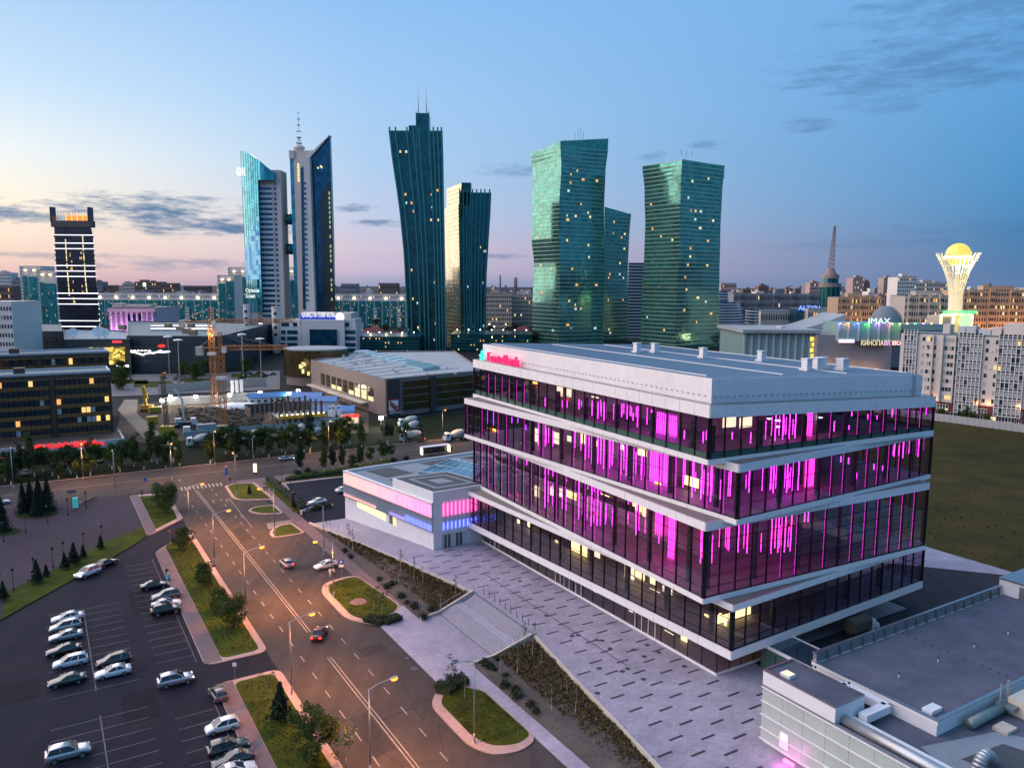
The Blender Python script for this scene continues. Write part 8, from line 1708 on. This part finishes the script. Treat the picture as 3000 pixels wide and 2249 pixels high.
# round dark tower with a lattice mast
m_rst=mat('brown_ring_stone',(.26,.19,.18),.7,var=.1); YR=1020; rt_=thing('mast_tower','round dark green tower with stacked stone rings and a lattice mast','tower',loc=tuple(R5(880,590,YR))); k_=YR/F/2.328; c_=R5(880,590,YR); RZr=lambda y:R5(880,y,YR).z
for y0,y1,r0,r1,m__,nm in ((590,445,64,66,m_em,'glass_shaft'),(445,418,71,70,m_rst,'stone_ring'),(418,385,52,52,m_em,'glass_ring'),(385,360,57,53,m_rst,'stone_ring'),(360,335,42,30,m_rst,'stone_cap'),(335,318,28,22,m_rst,'stone_cap')): part(MB().lathe([(r0*k_,RZr(y0) if y0<590 else RZ),(r1*k_,RZr(y1))],28,(c_.x,c_.y)),nm,m__,rt_)
for i in range(14): a=i*math.pi/7; part(MB().bar((c_.x+66*k_*math.cos(a),c_.y+66*k_*math.sin(a),RZ),(c_.x+67*k_*math.cos(a),c_.y+67*k_*math.sin(a),RZr(445)),.8),'mullion',m_emrib,rt_)
mb=MB(); z0,z1=RZr(318),RZr(28)
for sx,sy in ((-1,-1),(1,-1),(1,1),(-1,1)): mb.bar((c_.x+sx*2.8,c_.y+sy*2.8,z0),(c_.x+sx*.8+2,c_.y+sy*.8,z1),.6)
for j in range(9):
    f=j/9; r=2.8-2*f; r2=2.8-2*(f+1/9); za,zb_=z0+(z1-z0)*f,z0+(z1-z0)*(f+1/9); o_=2*f; o2=2*(f+1/9)
    for s_ in (-1,1): mb.bar((c_.x-r+o_,c_.y+s_*r,za),(c_.x+r2+o2,c_.y+s_*r2,zb_),.4); mb.bar((c_.x-r+o_,c_.y+s_*r,za),(c_.x+r+o_,c_.y+s_*r,za),.4)
part(mb,'lattice_mast',mat('mast_red',(.25,.16,.15),.6),rt_)
# white twisted tower and striped curved offices
def striped(name,label,x0,x1,yt,yb,Yd,curve,m0,m1,nb,taper=0):
    p=PT((x0+x1)/2,Yd); t=thing(name,label,'building',loc=(p.x,p.y,RZ)); P,Q=PT(x0,Yd),PT(x1,Yd); zt_=ZP((x0+x1)/2,yt,Yd); w_=(Q.x-P.x); cx=(P.x+Q.x)/2
    for i in range(nb):
        z=RZ+(zt_-RZ)*i/nb; h=(zt_-RZ)/nb; sc_=1-taper*(i/nb)**2.2; n=14; shp=lambda k,s_:[(cx+w_/2*s_*math.cos(a),Yd+curve+curve*s_*math.sin(a)) for a in [j*2*math.pi/n for j in range(n)]] if curve>1 else [(cx-w_/2*s_,Yd),(cx+w_/2*s_,Yd),(cx+w_/2*s_,Yd+20),(cx-w_/2*s_,Yd+20)]
        part(MB().prism(shp(n,sc_),z,z+h*.45),'white_band',m0,t); part(MB().prism(shp(n,sc_*.97),z+h*.45,z+h),'glass_band',m1,t)
    return t
m_wb=mat('white_band_cladding',(.55,.58,.62),.5,var=.05)
striped('office_tower','white and blue striped tower showing between the green towers',1838,1888,770,1000,760,0,m_wb,m_ktzd,24); striped('striped_office','curved white striped office block beside the broad green tower',2060,2204,885,990,720,26,m_wb,m_ktzd,14,.25); striped('striped_office','taller curved striped office behind the broad green tower',2085,2150,852,980,790,20,m_wb,m_ktzd,16,.2); striped('striped_office','low striped office block tapering past the curved office',2200,2235,905,985,740,14,m_wb,m_ktzd,10,.1)
# apartments on the right with white lattice bays
pa0=G(2625,1210,RZ); pa1=G(3075,1258,RZ); ap=thing('apartment_building','cream apartment building with white lattice bays over a maroon base','building',loc=pa0); d=(pa1-pa0); d.z=0; LA=d.length; an_=math.atan2(d.y,d.x); ap.rotation_euler=(0,0,an_)
zA=AT(2800,985,(pa0.y+pa1.y)/2).z-RZ; cw_=mat('cream_wall',(.62,.55,.50),.75,vs=.1,var=.1); mm_=mat('maroon_wall',(.11,.025,.03),.7,vs=.2,var=.15); wl_=mat('lattice_white',(.66,.65,.64),.6,var=.05)
MB().box(0,LA,0,14,6.3,zA).build('upper_wall',cw_,ap); MB().box(-.1,LA+.1,-.15,14.1,0,6.3).build('base_wall',mm_,ap); MB().box(0,LA,0,14,zA,zA+.5).build('roof',mr,ap)
nfl=8; fh=(zA-6.8)/nfl
U=lambda px:(px-160)/1735.0                                 # photo-zoom x on the facade row to a share of its length
segs=[]
def fx_(px): return LA*max(0,min(1,(2600+px/4.74-2625)/450.))
for x0,x1 in ((175,370),(975,1300),(1520,1870)):
    X0,X1=fx_(x0),fx_(x1); nb=max(4,int((X1-X0)/1.3)); 
    MB().box(X0,X1,-.6,0,3.0 if x0>900 else 6,zA+1.2).build('bay_glass',m_dkwin,ap)
    for k in range(nb+1): xx=X0+(X1-X0)*k/nb; MB().box(xx-.14,xx+.14,-.85,-.6,3.0 if x0>900 else 6,zA+1.6).build('lattice_post',wl_,ap)
    z=3.0 if x0>900 else 6.3
    while z<zA+1.5: MB().box(X0-.1,X1+.1,-.8,-.6,z,z+.3).build('lattice_beam',wl_,ap); MB().box(X0-.1,X1+.1,-.78,-.6,z+1.0,z+1.15).build('lattice_beam',wl_,ap); z+=fh
    for j in range(nfl+1):
        for k in range(nb):
            r=rc.random(); zz=3.0+j*fh+1.2; xa=X0+(X1-X0)*(k+.2)/nb; xb=X0+(X1-X0)*(k+.8)/nb
            if zz+1.6<zA and r<.85: MB().box(xa,xb,-.66,-.61,zz,zz+1.55).build('pane',m_lwin[0] if r<.03 else m_bwin,ap)
for x0,x1 in ((440,490),(510,660),(770,965),(1340,1390),(1470,1510),(1905,2000)):
    X0,X1=fx_(x0),fx_(x1)
    for j in range(nfl):
        zz=6.9+j*fh+.5; r=rc.random(); MB().box(X0-.08,X1+.08,-.05,0,zz-.08,zz+1.58).build('window_frame',wl_,ap)
        nn_=max(1,int((X1-X0)/1.1))
        for k in range(nn_): xa=X0+(X1-X0)*(k+.08)/nn_; xb=X0+(X1-X0)*(k+.92)/nn_; r=rc.random(); MB().box(xa,xb,-.1,-.05,zz,zz+1.5).build('pane',m_lwin[0] if r<.05 else (m_dkwin if r<.6 else m_bwin),ap)
        if rc.random()<.35: MB().box(X1+.3,X1+1.0,-.35,0,zz+.1,zz+.6).build('air_conditioner',wl_,ap)
for x0,x1,z0,z1 in ((420,460,3.4,5.4),(480,610,3.4,5.4),(640,890,3.2,5.4),(1270,1430,3.2,5.2),(660,790,.3,2.4),(815,895,.1,2.6),(920,1060,.3,2.7),(1140,1235,.4,2.6),(1265,1425,.4,2.6),(1455,1560,.4,2.6),(1590,1800,.2,2.9),(1825,1890,.4,2.6),(1840,1895,3.4,5.4)):
    X0,X1=fx_(x0),fx_(x1); MB().box(X0,X1,-.22,-.15,z0,z1).build('window_frame',wl_,ap); n_=max(2,int((X1-X0)/.9))
    for k in range(n_):
        for zz in (0,1): MB().box(X0+(X1-X0)*(k+.12)/n_,X0+(X1-X0)*(k+.88)/n_,-.26,-.22,z0+.1+(z1-z0-.1)*.36*zz,z0+(z1-z0-.1)*(.34 if zz==0 else 1)).build('pane',m_lwin[1] if rc.random()<.07 else m_dkwin,ap)
for x in (600,740,920): X0=fx_(x); MB().box(X0,X0+.5,-1.2,0,6.3,zA).build('pilaster',cw_,ap)
for x0,x1,h in ((700,800,4),(915,1020,3.4),(1030,1160,3.6),(1380,1510,3.4),(1540,1860,5),(1205,1370,2.6)): MB().box(fx_(x0),fx_(x1),3,9,zA,zA+h).build('roof_hut',m_pk if x0%20 else cw_,ap)
for x in (430,680,1440,1290,1850): 
    o=glow('wall_light',(fx_(x),-1.2,7.2),(1,.42,.12),110,.2); o.parent=ap; MB().box(fx_(x)-.15,fx_(x)+.15,-.5,-.15,6.9,7.1).build('wall_lamp',m_warm,ap)
for x in (720,760,1000,1080,1090,1190,1380): plant('poplar0' if x==1090 else 'bush',pa0+d*(fx_(x)/LA)+Vector((-.5,-3.5,0)),'dark shrub growing before the maroon base of the apartments','shrub','shrubs before the apartments',sc=.9 if x!=1090 else .8)
# ---- named far blocks ----
mo_=mat('orange_stone',(.50,.34,.22),.7,vs=.05,var=.15); mcr=mat('cream_far_wall',(.50,.45,.40),.75,vs=.05,var=.15); mgr=mat('grey_far_wall',(.20,.21,.24),.75,vs=.05,var=.2); mpk=mat('pink_far_wall',(.38,.27,.26),.75,vs=.05,var=.2); mbw=mat('brown_far_wall',(.17,.11,.10),.8,vs=.05,var=.2)
for (nm,lb,x0,x1,yt,Yd,dep,m__,c,r_,lit,gl_) in (
 ('far_apartments','long orange-lit apartment block right of the monument',2815,3120,852,640,30,mo_,40,9,.12,((1,.42,.10),26000)),('far_apartments','cream apartment block with dark bays left of the monument',2650,2800,868,600,24,mcr,22,8,.06,((1,.6,.3),3000)),
 ('far_apartments','orange brick apartment block behind the mast tower',2455,2590,872,700,24,mo_,24,7,.12,((1,.5,.2),8000)),('government_block','long grey classical block left of the mast tower',2148,2400,862,900,30,mgr,46,5,.03,None),('far_apartments','tall pale tower block with warm top lights before the dome',2495,2527,814,1150,24,mpk,7,16,.15,None),('far_apartments','brown tower block beside the pale tower block',2527,2544,826,1200,20,mbw,4,14,.2,None),
 ('far_apartments','white stepped apartment slab behind the dome',2625,2680,812,900,24,m_stonew,10,14,.06,None),('far_apartments','slender pale tower left of the white slab',2585,2612,814,1250,20,mpk,5,14,.1,None),('far_apartments','white low slab right of the white stepped slab',2680,2770,828,1150,24,mcr,18,9,.06,None),('far_apartments','pinkish far slab at the skyline near the broad green tower',2110,2155,830,1500,24,mpk,16,6,.05,None),
 ('far_apartments','dark red far block in the haze left of the classical block',2220,2250,838,1300,24,mbw,8,7,.05,None),('far_apartments','pale far block beside the round mast tower',2370,2398,828,1300,24,mpk,7,9,.1,None),('museum_block','low beige building with trees before the grey classical block',2230,2330,912,820,30,mcr,14,2,.02,None),
 ('glass_store','dark glass store with blue neon left of the mast tower base',2335,2370,905,800,20,m_ktzd,0,0,0,None),('round_store','low teal-fronted store under the round mast tower',2368,2520,905,790,30,mcr,20,2,.15,None),
 ('far_apartments','cream apartments with white bays right of the flaring towers',1425,1500,862,780,24,mcr,14,9,.05,None),('far_apartments','cream apartments with dark glass stripe right of the flaring towers',1500,1560,866,800,24,mcr,10,9,.06,None),
 ('far_apartments','dark office slab at the skyline right of the railway tower',1000,1045,832,1150,24,mgr,10,6,.04,None),('far_apartments','brown far block right of the railway tower',1110,1165,830,1200,24,mbw,12,5,.08,None),
 ('far_apartments','twin pale far towers at the left skyline',2,38,800,1250,20,m_stonew,8,12,.03,None),('far_apartments','dark far tower with orange-lit top beside the twin towers',38,68,822,1000,24,mgr,6,10,.05,None),('far_apartments','orange-edged far block at the left frame edge',-30,42,838,900,24,mbw,14,6,.2,None),
 ('far_apartments','domed grey far block right of the black tower',284,305,826,1500,20,mgr,5,7,.04,None),('far_apartments','brown round far block right of the black tower',315,335,836,1500,20,mbw,5,6,.05,None),('far_apartments','pale stepped far block above the teal terrace',362,396,830,1500,24,mcr,8,7,.04,None),('far_apartments','broad brown far slab with a lit white board',398,475,826,1450,24,mbw,20,7,.05,None),('far_apartments','brown far block with warm signs beside the broad slab',475,515,830,1400,24,mbw,9,6,.08,None),('far_apartments','spired brown far block left of the curved tower',541,610,838,1500,24,mbw,14,5,.05,None)):
    t,P,Q,z1,n=face_bld(nm,lb,x0,x1,yt,Yd,dep,m__,c,r_,lit,.5,.5)
    if r_>6: part(slabbox(P.lerp(Q,.2),P.lerp(Q,.5),z1,z1+4,-8),'roof_hut',m__,t); part(slabbox(P.lerp(Q,.6),P.lerp(Q,.75),z1,z1+2.5,-8),'roof_hut',m__,t)
    if x1-x0>100 and r_>4:
        for k in range(5): u=.06+k*.2; part(slabbox(P.lerp(Q,u),P.lerp(Q,u+.05),RZ,z1+1.5,1.8),'projecting_bay',m__,t); windows(t,P.lerp(Q,u)+Vector((0,-1.9,0)),P.lerp(Q,u+.05)+Vector((0,-1.9,0)),RZ+1,z1,3,r_,.6,.5,lit)
    if gl_:
        for k in range(5): o=glow('facade_flood',P.lerp(Q,.1+k*.2)+Vector((0,-9,5))-Vector((t.location.x,t.location.y,0)),gl_[0],gl_[1]/2,1); o.parent=t
t=[o for o in COL.objects if o.get('label')=='dark glass store with blue neon left of the mast tower base'][0]; p=R5(672,603,798); text('neon_sign','ALTYN',7,.1,emis('blue_neon',(.15,.25,1),1.5),t,mw=upright(p-Vector(t.location),0),bold=.1)
t=[o for o in COL.objects if o.get('label','').startswith('broad brown far slab')][0]; a=AT(*zAn(1322,722),1448); b=AT(*zAn(1348,755),1448); part(MB().box(a.x,b.x,a.y,a.y+1,b.z,a.z),'lit_board',emis('lit_board',(.8,1,.8),1.5),t)
# ---- the rest of the skyline: every block its own thing ----
cols_=[mcr,mgr,mpk,mbw,m_stonew,mgr]; adj=['pale','grey','pinkish','brown','whitish','grey']
def scatter(x0,x1,n,ylo,yhi,Y0,Y1,where,seed):
    r=random.Random(seed)
    for i in range(n):
        Yd=r.uniform(Y0,Y1); x=x0+(x1-x0)*(i+r.random())/n; w_=r.uniform(10,34)*min(1.6,1600/Yd); k=r.randrange(6); yt=r.uniform(ylo,yhi)
        p=PT(x,Yd); t=thing('far_block','small %s housing block in the far skyline %s'%(adj[k],where),'building',loc=(p.x,p.y,RZ),group='far skyline blocks %s, %s'%(where,adj[k])); P,Q=PT(x-w_/2,Yd),PT(x+w_/2,Yd); z1=max(8,ZP(x,yt,Yd)); dp=Vector((0,20,0))
        prismt(t,[P,Q,Q+dp,P+dp],RZ,z1,'wall',cols_[k]); u=r.uniform(.1,.6); part(slabbox(P.lerp(Q,u),P.lerp(Q,u+.25),z1,z1+r.uniform(2,4),-8),'roof_hut',cols_[k],t)
        windows(t,P,Q,RZ+2,z1-1,max(3,int((Q-P).length/4.5)),max(2,int(z1/3.6)),.5,.45,r.choice((.03,.08,.16)))
scatter(2110,3010,44,832,852,1500,3200,'right of the green towers',1); scatter(2110,3000,26,850,880,1000,1500,'right of the green towers',2)
scatter(0,700,26,838,852,1500,3000,'left of the curved tower',3); scatter(985,1190,9,838,850,1400,2600,'between the tower pairs',4); scatter(1430,1560,7,838,852,1400,2600,'behind the flaring towers',6); scatter(250,640,14,850,872,1050,1500,'left of the curved tower',8)
# red-roofed houses in front of the flaring towers
for i in range(16):
    x=rc.uniform(1010,1190) if i<11 else rc.uniform(1440,1560); Yd=rc.uniform(640,760); p=PT(x,Yd); w_=rc.uniform(9,16); t=thing('red_roofed_house','white house with a maroon hipped roof among the green tower feet','house',loc=(p.x,p.y,RZ),group='red-roofed houses'); h=rc.uniform(5,8)
    MB().box(-w_/2,w_/2,-5,5,0,h).build('wall',mcr,t); MB().add([(-w_/2-.6,-5.6,h),(w_/2+.6,-5.6,h),(w_/2+.6,5.6,h),(-w_/2-.6,5.6,h),(-w_/4,0,h+3.6),(w_/4,0,h+3.6)],[(0,1,5,4),(1,2,5),(2,3,4,5),(3,0,4),(3,2,1,0)]).build('roof',mat('maroon_roof',(.17,.03,.04),.7,vs=.2,var=.2),t)
    for k in range(int(w_/3)): MB().box(-w_/2+1+k*3,-w_/2+2.2+k*3,-5.1,-5,h*.5,h*.5+1.6).build('window',m_lwin[0] if rc.random()<.2 else m_dkwin,t)
# far street lamps and crowns of trees between the blocks
for i in range(90):
    x=rc.choice((rc.uniform(20,1190),rc.uniform(1430,1560),rc.uniform(2100,3000),rc.uniform(2100,3000))); Yd=rc.uniform(560,1300); p=PT(x,Yd); t=thing('far_street_lamp','glowing street lamp among the far blocks','street lamp',loc=(p.x,p.y,RZ),group='far street lamps'); MB().tube((0,0,0),(0,0,11),.18,n=5).build('pole',m_pole,t); MB().lathe([(.1,0),(.55*Yd/800,.5),(.1,1)],8).build('lamp',m_warm if rc.random()<.7 else emis('white_far_lamp',(1,.95,.9),14),t,loc=(0,0,11))
for i in range(150):
    x=rc.choice((rc.uniform(30,1190),rc.uniform(1430,1570),rc.uniform(2100,3000))); Yd=rc.uniform(520,900); p=PT(x,Yd); s_=rc.uniform(1.2,2.0); plant('round%d'%rc.randrange(3),(p.x,p.y,RZ),'round tree crown between the far blocks','tree','far trees between the blocks',sc=s_)
for x,yt,Yd in ((1465,805,2600),(1508,812,2600),(1513,812,2600)):
    p=PT(x,Yd); t=thing('far_chimney','thin far chimney on the horizon behind the flaring towers','chimney',loc=(p.x,p.y,RZ),group='far chimneys'); zc=ZP(x,yt,Yd); MB().tube((0,0,0),(0,0,zc-RZ),3.2,2.2,n=10).build('shaft',mbw,t); MB().lathe([(2.6,zc-RZ-3),(2.6,zc-RZ)],10).build('rim',m_pk,t)
